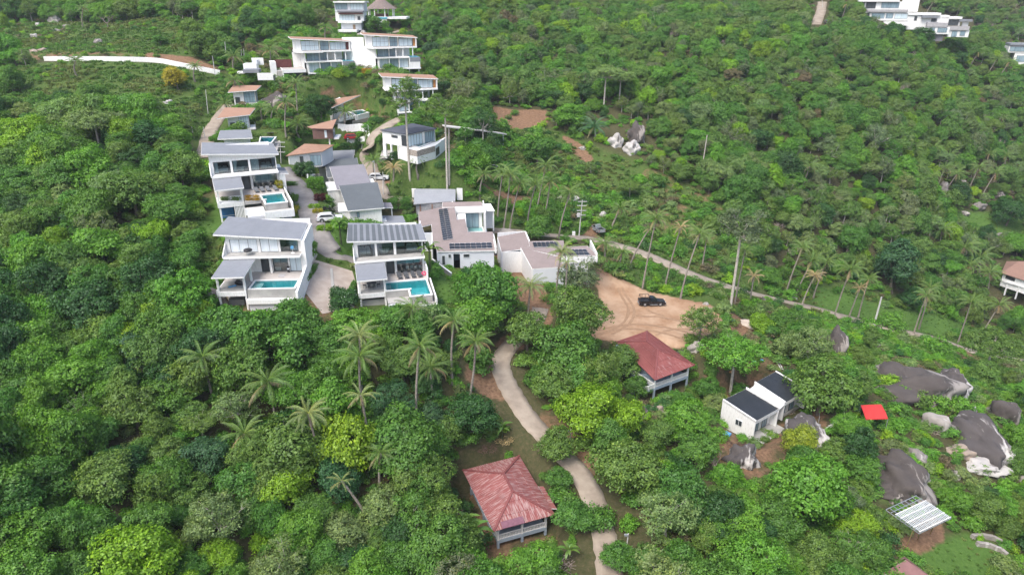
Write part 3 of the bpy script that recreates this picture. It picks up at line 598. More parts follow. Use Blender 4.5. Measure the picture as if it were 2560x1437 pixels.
def autos():
    X, Y = poisson(-330, 380, 38, 520, 3.5, 5)
    Z = gz(X, Y); q = proj(np.stack([X, Y, Z + 2.5], -1)); px, py, d = q.T
    vis = (d > 20) & (px > -420) & (px < 2980) & (py > -160) & (py < 1750); X, Y, Z, px, py, d = [a[vis] for a in (X, Y, Z, px, py, d)]
    ok = np.ones(len(X), bool)
    for p in MEADOW: ok &= ~(in_poly(X, Y, p) & (RNG.random(len(X)) > .045))
    for p in LAWN: ok &= ~in_poly(X, Y, p)
    for p, k in BARE:
        if k > .5: ok &= poly_dist(X, Y, p) > 1.5
    ok &= ~near_road(X, Y, 2.2)
    X, Y, Z, px, py, d = [a[ok] for a in (X, Y, Z, px, py, d)]
    n1 = vnoise(X, Y, 26, 21); n2 = vnoise(X, Y, 15, 22); n3 = RNG.random(len(X))
    right = px > 1080; far = d > 150
    s = np.where(far, RNG.uniform(.5, 1.15, len(X)), RNG.uniform(.65, 1.2, len(X))) * (.65 + .7 * n2)
    ok = ~keep_hit(px, py, s * 3.1 * FPX / d * .85)
    for e in PALMS.replace('\n', '|').split('|'):
        a_ = e.split(); dd, _t = seg_dist(px, py, [(float(a_[0]), float(a_[1])), (float(a_[2]), float(a_[3]))]); ok &= ~((dd < s * 3.1 * FPX / d * .5) & (py > float(a_[1])))
    mt = np.array([[t['base'][0], t['base'][1], t['s'] * 3] for t in TREES])
    for mx, my, mr in mt: ok &= np.hypot(X - mx, Y - my) > mr * .55 + s * 1.1
    out = []
    for i in np.nonzero(ok)[0]:
        r = random.random(); hill = right[i] and d[i] > 140
        if hill: kind = random.choices(['broad', 'sparse', 'dense', 'upright', 'feather', 'bigleaf', 'bare', 'bush'], [34, 24, 19, 4, 5, 8, 2.2, 8])[0]
        else: kind = random.choices(['broad', 'sparse', 'dense', 'upright', 'feather', 'bigleaf', 'bare', 'soft'], [28, 8, 28, 5, 3, 24, .8, 3])[0]
        v = n1[i] + random.gauss(0, .16)
        if hill: tn = random.choices(['olive', 'mid', 'bright', 'sage', 'dark', 'grey', 'lime', 'yellow', 'brown'], [26 + 14 * (v > .6), 34, 22 * (v < .55) + 5, 7, 6 * (v < .45) + 2, 3, 6, 0, .4])[0]
        else: tn = random.choices(['olive', 'mid', 'bright', 'sage', 'dark', 'lime', 'yellow', 'blue'], [22, 36, 28 * (v < .6) + 6, 3, 8 * (v > .4) + 3, 6, 0, 2])[0]
        if kind == 'sparse': tn = random.choice(['sage', 'grey', 'olive', 'sage', 'mid'])
        if kind == 'bare': tn = 'brown'
        out.append(dict(base=np.array([X[i], Y[i], Z[i]]), s=float(s[i]) * (1.5 if kind == 'bush' else 1), kind=kind, tint=jitter(TINT[tn], .12), tn=tn, label=None, px=float(px[i]), py=float(py[i]), w=float(s[i] * 6.6 * FPX / d[i]), cat='tree', group=None, hs=random.uniform(.8, 1.5), manual=False, d=float(d[i])))
    return out
PALMS = '''1030 771 1030 868 1 palm|1135 800 1132 960 1 palm|1189 853 1174 997 1 palm|1049 865 1043 1071 1.1 palm|898 891 911 1044 1.25 palm|898 838 905 1000 1 palmpale|902 987 921 1159 .75 palmpale|770 1033 816 1186 1 palmpale|952 1132 954 1234 .8 palm|854 1201 915 1290 .6 palmpale
670 953 692 1070 1.25 palm|506 891 534 1000 1.1 palm|611 1083 596 1140 1.1 palm|1076 918 1086 1000 1.05 palm
1209 436 1200 498 1 palm|1276 436 1258 579 1.1 palm|1257 433 1244 550 1 palm|1299 460 1274 576 1 palm|1339 462 1318 571 1 palm|1365 413 1342 530 1 palm|1375 454 1362 541 1 palm|1425 483 1397 597 1 palm|1551 521 1529 568 .9 palm|1511 609 1510 655 1 palm|1555 632 1544 680 .8 palm
1624 571 1573 670 .6 palm|1640 546 1606 722 1 palm|1702 568 1661 725 .7 straw|1750 584 1701 747 1 palm|1767 594 1755 670 .85 palm|1863 625 1835 770 .8 palm|1885 690 1875 760 .75 straw|1405 629 1392 742 1 palmpale|1418 655 1410 789 .6 palmpale|1326 715 1320 789 1 palmpale
739 208 744 286 1 palm|715 255 715 341 1 palm|586 200 589 260 1 palm|675 125 676 160 1.2 palm|585 140 585 180 1.2 palm|813 68 813 100 1 palm|1051 25 1051 60 1 palm|863 278 861 318 1.1 palm|745 310 746 340 1.2 palm|653 270 655 300 1.1 palm|682 275 680 305 1.1 palm|563 258 562 285 1 palm|934 401 936 445 1 palm|984 419 984 452 .9 straw|1044 401 1045 438 .8 palm
2006 618 1964 736 1 palm|2030 653 1988 742 1.1 palm|2038 688 2004 765 .8 straw|2066 656 2033 744 1.1 palm|2126 675 2084 798 1.2 palm|2150 720 2121 797 .7 straw|2172 698 2145 794 .9 palm|2326 720 2297 822 1 palm|2316 739 2284 835 1 palm|2428 755 2394 858 1.1 palm|2499 762 2450 845 1.1 palm|2025 416 2007 467 .9 palm|2332 441 2316 483 .9 palm|2364 419 2342 470 1 palm|2393 435 2366 477 1 palm|2447 419 2422 474 1.1 palm|2489 432 2457 486 1.1 palm|2294 419 2287 454 1 palm
2319 509 2312 540 1.2 palm|2354 576 2350 610 1.3 palm|2412 618 2405 660 1.5 palm|2450 643 2448 680 1.4 palm|2473 682 2470 720 1.4 palm|2425 662 2420 700 1.2 palm|2446 131 2423 173 1.1 palm|2493 148 2462 200 1.1 palm|2524 156 2493 203 1.1 palm|2538 212 2521 245 1 palm|2510 295 2496 326 .9 palm|2117 11 2103 56 1 palm|2334 5 2317 31 .8 palm|2287 373 2280 400 1.1 palm|2334 370 2325 400 1.1 palm|2373 388 2362 425 1.1 palm|2473 384 2465 415 1.1 palm|2518 390 2505 430 1.1 palm|1485 318 1488 350 1.5 blue|488 165 488 205 .8 palm|207 20 207 70 .8 palm|190 150 192 190 .9 palm'''
AUTO = autos()
inview = [t for t in AUTO if -20 < t['px'] < 2580 and -10 < t['py'] < 1460]
inview.sort(key=lambda t: -t['w']); NIND = 296 - len(TREES)
chosen = inview[:NIND]; cid = set(id(t) for t in chosen); REST = [t for t in AUTO if id(t) not in cid]; TREES += chosen
print('trees', len(TREES), 'rest', len(REST))
# names for the trees: their look, and the nearest thing one can find
LAND = [('the grey-roofed villa nearest the wood', 650, 650), ('the villa with the yellow hedge', 620, 440), ('the striped-roof villa', 975, 650), ('the L-shaped solar house', 1150, 600), ('the zigzag-roofed solar house', 1370, 640),
 ('the lower red-roofed house', 1275, 1235), ('the upper red-roofed house', 1640, 890), ('the twin black-roofed house', 1910, 1000), ('the black pickup', 1622, 750), ('the silver pickup', 1492, 570),
 ('the glass-roofed shed', 2300, 1290), ('the big dark rock slab', 2290, 950), ('the bright red canopy', 2185, 1028), ('the dark egg-shaped boulder', 2505, 1018), ('the thatched pavilion', 950, 20), ('the yellow tree in the meadow', 438, 192),
 ('the white road wall', 250, 152), ('the two pale split boulders', 1560, 335), ('the orange earth bank', 1300, 290), ('the white hilltop villas', 2270, 45), ('the brown-roofed house at the edge', 2540, 690), ('the slate hipped-roof villa', 1035, 350),
 ('the crossarm power pole', 1452, 545), ('the three-storey terracotta villas', 880, 140), ('the lane bend below the sand', 1255, 910), ('the round lime tree by the lane', 1468, 1018), ('the lime tree at the lower edge', 330, 1400),
 ('the round lime tree among the palms', 715, 1205), ('the pale humped treetop', 190, 290), ('the tall white-trunked tree', 1856, 560), ('the dark blue-green tree', 2238, 655), ('the white boulder in the meadow', 422, 253), ('the fallen rock face', 2250, 1170)]
KWORD = dict(dense='round dense tree', broad='spreading tree', sparse='thin open tree', upright='narrow upright tree', feather='feathery flat-topped tree', soft='fine-leaved conical tree', tall='tall bare-trunked tree', bigleaf='large-leaved tree', bush='low bushy tree', bare='leafless twiggy tree', scrub='low shrub')
ORD = ['nearest', 'second nearest', 'third nearest', 'fourth nearest', 'fifth nearest', 'sixth nearest', 'seventh nearest', 'eighth nearest', 'ninth nearest', 'tenth nearest', 'eleventh nearest', 'twelfth nearest']
def autolabel(items, phrase):
    """items with px,py; phrase(item) -> look. Adds where it is from the nearest landmark, then the order of nearness where that is shared"""
    seen = {}
    for t in items:
        nm, lx, ly = min(LAND, key=lambda l: (l[1] - t['px']) ** 2 + (l[2] - t['py']) ** 2 + 1e9 * ((l[1] - t['px']) ** 2 + (l[2] - t['py']) ** 2 < 400))
        dx, dy = t['px'] - lx, t['py'] - ly; t['ld'] = dx * dx + dy * dy
        dr = ('right of' if dx > 0 else 'left of') if abs(dx) > abs(dy) else ('below' if dy > 0 else 'above')
        seen.setdefault(f"{phrase(t)} {dr} {nm}", []).append(t)
    for ph, ts in seen.items():
        ts.sort(key=lambda t: t['ld'])
        for i, t in enumerate(ts):
            t['label'] = ph if len(ts) == 1 else f"{ph}, {ORD[min(i, 11)]}"
            if len(t['label'].split()) > 16: t['label'] = t['label'].replace('the ', '', 1)
autolabel([t for t in TREES if not t['label']], lambda t: ('big ' if t['w'] > 130 else 'small ' if t['w'] < 60 else '') + ('' if t['kind'] == 'bare' else CNAME[t['tn']] + ' ') + KWORD[t['kind']])
KNAME = dict(dense='broadleaf_tree', broad='spreading_tree', sparse='open_tree', upright='upright_tree', feather='feathery_tree', soft='conical_tree', tall='tall_tree', bigleaf='large_leaved_tree', bush='bushy_tree', bare='leafless_tree')
PETAL = simple('white_petal', (.8, .8, .76), (.72, .72, .66), 3, .7)
VCOUNT = {}
for t in TREES:
    VCOUNT[t['kind']] = VCOUNT.get(t['kind'], -1) + 1; v = KINDS[t['kind']][VCOUNT[t['kind']] % len(KINDS[t['kind']])]; s = t['s']; rz = random.uniform(0, 6.28)
    sink = .15
    root = empty(KNAME[t['kind']], t['label'], 'tree', t['base'], rz, t['group'] or 'trees of the hillside wood')
    zc = t['zc'] if t.get('zc') is not None else v['h'] * s - sink
    o = link('trunk', v['trunk'], root, (0, 0, zc)); o.scale = (s, s, s)
    if v['crown']:
        c = link('crown', v['crown'], root, (0, 0, zc)); c.scale = (s, s, s * t['hs']); c['tint'] = t['tint']
    if (int(t['px']), int(t['py'])) in ((855, 745), (763, 420), (932, 55)):                      # frangipani in flower
        me_ = v['crown']; nf_ = len(me_.polygons); vv = np.empty(nf_ * 12, np.float32); me_.vertices.foreach_get('co', vv); cc = vv.reshape(nf_, 4, 3).mean(1); cc = cc[np.random.default_rng(3).choice(nf_, 110, False)] * 1.04
        fv, ff = leaf_cards(cc, cc / np.linalg.norm(cc, axis=1)[:, None], .17, np.random.default_rng(4), aspect=1.0); fl_ = link('flowers', mesh_np('flowers', fv, ff, [PETAL]), root, (0, 0, zc)); fl_.scale = (s, s, s); fl_['kind'] = 'stuff'
# ------------------------------------------------------------------ growth nobody could count: instanced over points
PROTO = bpy.data.collections.new('plant_shapes')
def scatter(name, protos, pts, rots, scl, idx, tint, label):
    col = bpy.data.collections.new(name + '_shapes')
    for i, me in enumerate(protos):
        o = bpy.data.objects.new('%s_shape_%02d' % (name, i), me); col.objects.link(o)
    me = bpy.data.meshes.new(name); me.vertices.add(len(pts)); me.vertices.foreach_set('co', np.asarray(pts, np.float32).ravel())
    for an, ty, a in (('prot', 'FLOAT_VECTOR', rots), ('pscl', 'FLOAT_VECTOR', scl), ('tint', 'FLOAT_COLOR', np.column_stack([tint, np.ones(len(pts))]))):
        at = me.attributes.new(an, ty, 'POINT'); at.data.foreach_set('color' if ty == 'FLOAT_COLOR' else 'vector', np.asarray(a, np.float32).ravel())
    at = me.attributes.new('pidx', 'INT', 'POINT'); at.data.foreach_set('value', np.asarray(idx, np.int32))
    o = link(name, me); tag(o, label, None, None, 'stuff')
    ng = bpy.data.node_groups.new(name, 'GeometryNodeTree'); ng.interface.new_socket('Geometry', in_out='INPUT', socket_type='NodeSocketGeometry'); ng.interface.new_socket('Geometry', in_out='OUTPUT', socket_type='NodeSocketGeometry')
    gi = ng.nodes.new('NodeGroupInput'); go = ng.nodes.new('NodeGroupOutput'); ip = ng.nodes.new('GeometryNodeInstanceOnPoints'); ci = ng.nodes.new('GeometryNodeCollectionInfo')
    ci.inputs['Collection'].default_value = col; ci.inputs['Separate Children'].default_value = True; ci.inputs['Reset Children'].default_value = True
    def na(nm, ty): a = ng.nodes.new('GeometryNodeInputNamedAttribute'); a.data_type = ty; a.inputs['Name'].default_value = nm; return a.outputs[0]
    e2r = ng.nodes.new('FunctionNodeEulerToRotation')
    L = ng.links.new; L(gi.outputs[0], ip.inputs['Points']); L(ci.outputs[0], ip.inputs['Instance']); ip.inputs['Pick Instance'].default_value = True; L(na('pidx', 'INT'), ip.inputs['Instance Index'])
    L(na('prot', 'FLOAT_VECTOR'), e2r.inputs[0]); L(e2r.outputs[0], ip.inputs['Rotation']); L(na('pscl', 'FLOAT_VECTOR'), ip.inputs['Scale']); L(ip.outputs[0], go.inputs[0])
    md = o.modifiers.new('growth', 'NODES'); md.node_group = ng; return o
def joined(v):
    """crown and trunk as one mesh"""
    bm = bmesh.new(); bm.from_mesh(v['trunk']); 
    me = bpy.data.meshes.new('tree'); bm.to_mesh(me); bm.free(); 
    a = bpy.data.objects.new('a', me)
    tv = np.array([x.co for x in v['trunk'].vertices]); tf = [tuple(p.vertices) for p in v['trunk'].polygons]
    if v['crown'] is None: me.materials.clear(); me.materials.append(v['bark']); return me
    cv = np.empty(len(v['crown'].vertices) * 3, np.float32); v['crown'].vertices.foreach_get('co', cv); cv = cv.reshape(-1, 3); nf = len(v['crown'].polygons)
    lv = np.empty(nf, np.float32); v['crown'].attributes['lv'].data.foreach_get('value', lv)
    tq = [f for f in tf if len(f) == 4]
    F = np.concatenate([np.arange(4 * nf).reshape(nf, 4), np.array(tq) + len(cv)])
    return mesh_np('tree', np.concatenate([cv, tv]), F, [LEAF, v['bark']], mi=[0] * nf + [1] * len(tq), attr={'lv': ('FACE', np.concatenate([lv, np.full(len(tq), .5)]))})
pl = []; pidx = {}
for k, vs in KINDS.items():
    if k == 'scrub': continue
    for i, v in enumerate(vs): pidx[(k, i)] = len(pl); pl.append(joined(v))
RP = []; RR = []; RS = []; RI = []; RT = []
for t in REST:
    i = random.randrange(len(KINDS[t['kind']])); v = KINDS[t['kind']][i]; s = t['s']; p = t['base'].copy(); p[2] += v['h'] * s - .15
    RP.append(p); RR.append((0, 0, random.uniform(0, 6.28))); RS.append((s, s, s * t['hs'])); RI.append(pidx[(t['kind'], i)]); RT.append(t['tint'])
scatter('forest', pl, RP, RR, RS, RI, RT, 'mixed green wood that covers the slopes')
# undergrowth
def under():
    X, Y = poisson(-230, 330, 40, 420, 1.7, 9); Z = gz(X, Y); q = proj(np.stack([X, Y, Z], -1)); px, py, d = q.T
    vis = (d > 20) & (px > -300) & (px < 2860) & (py > -60) & (py < 1640); X, Y, Z, px, py, d = [a[vis] for a in (X, Y, Z, px, py, d)]
    md_ = np.zeros(len(X), bool)
    for p in MEADOW: md_ |= in_poly(X, Y, p)
    g2 = MEADOW[0]; thin = in_poly(X, Y, MEADOW[0]) | in_poly(X, Y, MEADOW[1])
    n1 = vnoise(X, Y, 7, 31); n2 = vnoise(X, Y, 17, 32)
    keep = RNG.random(len(X)) < np.where(thin, .22 * (n1 > .5) + .06, np.where(md_, .35 + .6 * (n1 > .42), np.where(d > 190, .35, .8)))
    for p in LAWN: keep &= ~in_poly(X, Y, p)
    for p, k in BARE: keep &= ~((poly_dist(X, Y, p) < .8) & (RNG.random(len(X)) < k * 1.05))
    keep &= ~near_road(X, Y, 1.9) & (poly_dist(X, Y, DRIVE) > 1) & (poly_dist(X, Y, LOT) > .6)
    for f, r in ((FA, (-.5, 12.8, -6, 12)), (FB, (-.5, 12, -10.5, 13)), (FC_, (-.5, 12.2, -8.5, 12)), (FD, (-4.5, 11.5, -1, 30)), (FE, (-13, 8, -7, 17)), (FG, (-1, 10, 0, 9)), (FR1, (0, 9.5, 0, 13)), (FR2, (-3, 9.5, 0, 13)), (FK, (-.5, 13.5, -.5, 9.5))) + tuple((q_[0], q_[1]) for q_ in HP[:-1]):
        lx = (X - f.o[0]) * f.ex[0] + (Y - f.o[1]) * f.ex[1]; ly = (X - f.o[0]) * f.ey[0] + (Y - f.o[1]) * f.ey[1]; keep &= ~((lx > r[0]) & (lx < r[1]) & (ly > r[2]) & (ly < r[3]))
    for poly in NOUNDER: keep &= ~in_poly(px, py, poly)
    X, Y, Z, n1, n2, md_, thin, d = [a[keep] for a in (X, Y, Z, n1, n2, md_, thin, d)]; k = len(X)
    s = np.where(thin, RNG.uniform(.35, .8, k), np.where(md_, RNG.uniform(.5, 1.25, k) * (.6 + .8 * n1), RNG.uniform(.5, 1.1, k))); 
    big = RNG.random(k) < np.where(thin, .05, .16); idx = np.where(big, RNG.integers(3, 7, k), RNG.integers(0, 3, k))
    tn = ['mid', 'bright', 'olive', 'dark', 'sage', 'lime', 'brown']; pr = np.array([.34, .27, .17, .08, .07, .06, .01]); ti = RNG.choice(7, k, p=pr)
    dry = (n2 > .62) & (RNG.random(k) < .45); ti = np.where(dry, RNG.choice([2, 4, 6], k), ti)
    tint = np.array([TINT[c] for c in tn])[ti] * RNG.uniform(.95, 1.35, (k, 1)) * RNG.uniform(.92, 1.08, (k, 3))
    rot = np.column_stack([RNG.uniform(-.15, .15, k), RNG.uniform(-.15, .15, k), RNG.uniform(0, 6.28, k)])
    sc = np.column_stack([s * RNG.uniform(.8, 1.3, k), s * RNG.uniform(.8, 1.3, k), s * RNG.uniform(.7, 1.2, k)])
    scatter('undergrowth', [v['crown'] for v in KINDS['scrub']] + [v['crown'] for v in KINDS['bush']], np.column_stack([X, Y, Z + .05]), rot, sc, idx, tint, 'low green shrubs and creepers over the slopes'); print('undergrowth', k)
NOUNDER = []
under()
# tufts of grass on lawns and meadows
def tuft_mesh(seed, n_=46, h=.5):
    rng = np.random.default_rng(seed); V = []; F = []
    for i in range(n_):
        a = rng.uniform(0, 6.28); r = rng.uniform(0, .5); b_ = rng.uniform(0, 6.28); l = h * rng.uniform(.5, 1.2); c = np.array([r * math.cos(a), r * math.sin(a), 0]); o = np.array([math.cos(b_), math.sin(b_), 0]) * l * rng.uniform(.3, .9); w_ = np.array([-math.sin(b_), math.cos(b_), 0]) * .05
        k = len(V); V += [c - w_, c + w_, c + o * .5 + w_ * .8 + np.array([0, 0, l * .7]), c + o * .5 - w_ * .8 + np.array([0, 0, l * .7]), c + o + np.array([0, 0, l * .75])]; F += [(k, k + 1, k + 2, k + 3), (k + 3, k + 2, k + 4, k + 4)]
    me = bpy.data.meshes.new('tuft'); me.from_pydata([tuple(v) for v in V], [], [f if f[2] != f[3] else f[:3] for f in F]); me.materials.append(LEAF)
    at = me.attributes.new('lv', 'FLOAT', 'FACE'); at.data.foreach_set('value', np.clip(rng.normal(.5, .14, len(F)), 0, 1).astype(np.float32)); me.update(); return me
def grass():
    X, Y = poisson(-200, 260, 50, 330, 1.25, 17); Z = gz(X, Y); q = proj(np.stack([X, Y, Z], -1)); px, py, d = q.T
    lw = np.zeros(len(X), bool); md_ = np.zeros(len(X), bool)
    for p in LAWN: lw |= in_poly(X, Y, p)
    for p in MEADOW: md_ |= in_poly(X, Y, p)
    keep = (lw | md_ & (RNG.random(len(X)) < .75)) & (px > -200) & (px < 2760)
    for p, k in BARE: keep &= ~((poly_dist(X, Y, p) < .5) & (RNG.random(len(X)) < k))
    keep &= ~near_road(X, Y, .3) & (poly_dist(X, Y, DRIVE) > .3) & (poly_dist(X, Y, LOT) > .3)
    for f, r, _z in HP[:-1] + [(FA, (-.5, 12.8, -6, 12), 0), (FB, (-.5, 13, -13, 13), 0), (FC_, (-.5, 12.2, -9, 12), 0), (FD, (-4.5, 11.5, -1, 30), 0), (FE, (-13, 8, -7, 17), 0), (FG, (-1, 10, 0, 9), 0)]:
        lx = (X - f.o[0]) * f.ex[0] + (Y - f.o[1]) * f.ex[1]; ly = (X - f.o[0]) * f.ey[0] + (Y - f.o[1]) * f.ey[1]; keep &= ~((lx > r[0]) & (lx < r[1]) & (ly > r[2]) & (ly < r[3]))
    X, Y, Z, lw = [a[keep] for a in (X, Y, Z, lw)]; k = len(X); n1 = vnoise(X, Y, 8, 41)
    s = np.where(lw, RNG.uniform(.25, .5, k), RNG.uniform(.7, 1.5, k)); tint = np.where(n1[:, None] > .58, np.array([[.17, .21, .06]]), np.array([[.11, .21, .04]])) * RNG.uniform(.8, 1.25, (k, 1))
    scatter('grass', [tuft_mesh(i) for i in range(3)], np.column_stack([X, Y, Z]), np.column_stack([0 * X, 0 * X, RNG.uniform(0, 6.28, k)]), np.column_stack([s * 1.3, s * 1.3, s]), RNG.integers(0, 3, k), tint, 'rough green grass on lawns and meadows'); print('grass', k)
grass()
# ------------------------------------------------------------------ palms: crown pixel, foot pixel, size, look
PL = []
for e in PALMS.replace('\n', '|').split('|'):
    a = e.split(); PL.append(dict(px=float(a[0]), py=float(a[1]), bx=float(a[2]), by=float(a[3]), s=float(a[4]), tn=a[5]))
def plen(t): return math.hypot(t['px'] - t['bx'], t['py'] - t['by'])
autolabel(PL, lambda t: ('ragged pale ' if t['tn'] == 'palmpale' else 'browning ' if t['tn'] == 'straw' else '') + ('tall slender ' if plen(t) > 110 else 'low broad ' if plen(t) < 48 else '') + ('leaning ' if abs(t['px'] - t['bx']) > .35 * plen(t) else '') + 'coconut palm')
for i, t in enumerate(PL):
    b_ = ground_at(t['bx'], t['by']); r = ray(t['px'], t['py']); tt = (b_[1] - V_C[1]) / r[1]; top = V_C + tt * r; h = top[2] - b_[2]; dx = top[0] - b_[0]
    d = float((b_ - V_C) @ V_F)
    root = empty('coconut_palm', t['label'], 'palm', b_, 0, 'coconut palms on the hillside'); rng = random.Random(i); bend = rng.uniform(-.6, .6)
    path = [(0, 0, -1.2)] + [(dx * u ** 1.3 + bend * math.sin(u * 3.14) * .5, math.sin(u * 3.14) * bend, h * u) for u in (0, .15, .35, .55, .75, .9, 1)]
    rr = .17 if h > 5 else .2
    mb = MB(); mb.tube(path, [rr * 1.8, rr * 1.5, rr * 1.12, rr, rr * .92, rr * .86, rr * .8, rr * 1.0], 8); mb.build('trunk', PALM_BARK, root, smooth=True)
    nf = 22 if t['s'] > .75 else 13; ti = TINT[t['tn']]; wind = rng.uniform(-.25, .25)
    for k in range(nf):
        a = k * 2.399963 + rng.uniform(-.25, .25); lev = k / nf; me = FRONDS[k % 4]
        el = .75 - 1.35 * lev + rng.uniform(-.12, .12)                    # young fronds upright, old ones hang
        f = link('frond', me, root, (dx, 0, h - .05)); f.rotation_euler = (rng.uniform(-.35, .35), -el, a); sc = t['s'] * (.84 if t['px'] < 1250 else .95) * (.98 - .12 * abs(lev - .45)) * rng.uniform(.9, 1.08); f.scale = (sc, sc, sc)
        c = jitter(ti, .1); 
        if lev > .86 and rng.random() < .55: c = jitter(TINT['straw'], .2)
        f['tint'] = c
    if h > 4:
        for k in range(3):
            f = link('dead_frond', DEADF, root, (dx, 0, h - .2)); f.rotation_euler = (0, .75 + rng.uniform(0, .3), rng.uniform(0, 6.28)); f.scale = (.75 * t['s'],) * 3; f['tint'] = jitter(TINT['straw' if rng.random() < .5 else 'brown'], .2)
# banana plants
BAN = [(837,968,846,1010,1.2,'tall banana plant with ragged leaves below the twin-trunk palms'), (856,1000,862,1045,1.1,'banana plant just right of the taller banana plant'), (1165,1305,1167,1345,1.0,'banana plant left of the lower red-roofed house'), (1185,1325,1187,1375,1.15,'larger banana plant beside the posts of the lower red-roofed house'),
       (1253,1072,1255,1100,.9,'young banana plant above the lower red-roofed house'), (1420,1375,1420,1400,.8,'small banana plant right of the red-roofed house posts'), (1075,625,1076,690,1.3,'palm-like banana plant between the striped villa and solar house'), (852,560,853,610,1.2,'fan-leaved banana plant beside the white parked car')]
for (cx, cy, bx, by, s, lb) in BAN:
    b_ = ground_at(bx, by); r = ray(cx, cy); top = V_C + (b_[1] - V_C[1]) / r[1] * r; h = max(.6, top[2] - b_[2])
    root = empty('banana_plant', lb, 'banana plant', b_, 0, 'banana plants'); mb = MB(); mb.tube([(0, 0, -.5), (0, 0, h * .5), (0, 0, h)], [.16 * s, .13 * s, .08 * s], 7); mb.build('stem', FROND, root)['tint'] = [.13, .16, .06]
    for k in range(9):
        f = link('leaf', STRAP[k % 2], root, (0, 0, h - .05)); f.rotation_euler = (0, -.75 + .12 * k * .9, k * 2.4 + random.uniform(-.3, .3)); f.scale = (s * random.uniform(.8, 1.1),) * 3; f['tint'] = jitter((.10, .19, .03), .15)
# ------------------------------------------------------------------ building materials
WALL, _n, _b = nodemat('white_render'); _tc = N(_n, 'ShaderNodeTexCoord'); _mp = N(_n, 'ShaderNodeMapping'); _mp.inputs['Scale'].default_value = (2.2, 2.2, .25); _n.links.new(_tc.outputs['Object'], _mp.inputs[0])
_t = N(_n, 'ShaderNodeTexNoise'); _t.inputs['Detail'].default_value = 6; _n.links.new(_mp.outputs[0], _t.inputs['Vector']); _n.links.new(ramp(_n, _t.outputs[0], [(.4, (.80, .80, .79)), (.6, (.72, .72, .70)), (.72, (.56, .555, .53))]), _b.inputs['Base Color']); _b.inputs['Roughness'].default_value = .8
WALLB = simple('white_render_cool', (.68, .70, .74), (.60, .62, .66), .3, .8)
CONCR = simple('raw_concrete', (.40, .39, .37), (.28, .275, .26), .6, .9, bump=.1)
TILEF = simple('deck_tile', (.47, .435, .41), (.38, .35, .33), 1.2, .7)
GREYF = simple('grey_deck', (.42, .41, .42), (.33, .32, .33), 1.0, .8)
STONE = simple('rubble_stone', (.42, .37, .32), (.22, .19, .165), 3.5, .95, bump=.6)
BLOCK = simple('grey_block', (.36, .36, .37), (.24, .24, .25), 2.5, .95, bump=.3)
def roofmat(name, c1, c2, bands=0.0, scale=2.2):
    m, n, b = nodemat(name); f = noise(n, scale, 7, .7); f2 = noise(n, .35, 4)
    col = ramp(n, f, [(.3, c2), (.7, c1)]); col = mix(n, .5, col, ramp(n, f2, [(.3, tuple(.82 * x for x in c1)), (.7, tuple(min(1, 1.1 * x) for x in c1))]), 'MIX')
    n.links.new(col, b.inputs['Base Color']); b.inputs['Roughness'].default_value = .9; b.inputs['Specular IOR Level'].default_value = .25; return m
SHING = roofmat('grey_shingle', (.23, .245, .27), (.17, .18, .20)); SHING_D = roofmat('dark_shingle', (.12, .135, .147), (.08, .092, .10)); SHING_M = roofmat('mauve_shingle', (.235, .228, .255), (.175, .17, .19))
TERRA = roofmat('terracotta_roof', (.36, .22, .155), (.27, .155, .105)); MAUVE = roofmat('mauve_tile', (.29, .24, .228), (.215, .178, .17)); SLATE = roofmat('slate_roof', (.085, .093, .115), (.058, .064, .078)); TGREY = roofmat('pale_grey_tile', (.31, .325, .35), (.24, .255, .28))
BRTILE = roofmat('brown_tile', (.27, .165, .125), (.19, .115, .09)); ORANGEW = simple('orange_wood', (.50, .25, .08), (.38, .17, .05), 1.5, .6); BROWNW = simple('brown_cladding', (.15, .085, .07), (.11, .062, .05), 1.2, .7); REDW = simple('dark_red_wood', (.13, .035, .03), (.09, .022, .02), 2, .7)
THATCH = simple('thatch', (.24, .19, .17), (.14, .11, .10), 5, 1, bump=.6); ALU = simple('grey_aluminium', (.075, .08, .085), (.06, .064, .068), 2, .4); WFRAME = simple('white_frame', (.75, .76, .77), None, 2, .5)
DARKF = simple('dark_floor', (.26, .245, .24), (.19, .178, .173), 2, .5); LINEN = simple('white_linen', (.72, .76, .80), (.62, .66, .70), 2, .9); CURT = simple('white_curtain', (.78, .82, .86), (.66, .70, .75), 1.5, .95); LILAC = simple('lilac_curtain', (.55, .50, .60), (.46, .42, .52), 2, .95)
LGREY = simple('grey_fabric', (.16, .17, .185), (.12, .128, .14), 3, .85); CHAR = simple('charcoal_fabric', (.075, .08, .09), (.055, .06, .066), 3, .85); BLACK = simple('black_plastic', (.018, .018, .02), (.012, .012, .014), 2, .45); TEALW = simple('teal_wall', (.55, .65, .67), (.46, .56, .58), 1.5, .7); TANW = simple('tan_wood', (.36, .25, .16), (.27, .18, .11), 2, .6)
BLUE = simple('blue_plastic', (.03, .16, .38), (.02, .11, .28), 2, .5); SKYB = simple('light_blue_tarp', (.12, .36, .60), (.08, .26, .46), 3, .6); PINK = simple('pink_plastic', (.75, .10, .22), None, 2, .4); STEEL = simple('galvanised_steel', (.50, .52, .54), (.42, .44, .46), 2, .4, .6)
GREYP = simple('blue_grey_paint', (.33, .40, .47), (.28, .34, .41), 1.5, .7); BAMB = simple('bamboo', (.48, .36, .17), (.36, .26, .11), 3, .7); POLE = simple('concrete_pole', (.58, .57, .55), (.47, .46, .44), 1.5, .9); REDT = simple('bright_red_canvas', (.55, .035, .03), (.46, .028, .024), 1, .6)
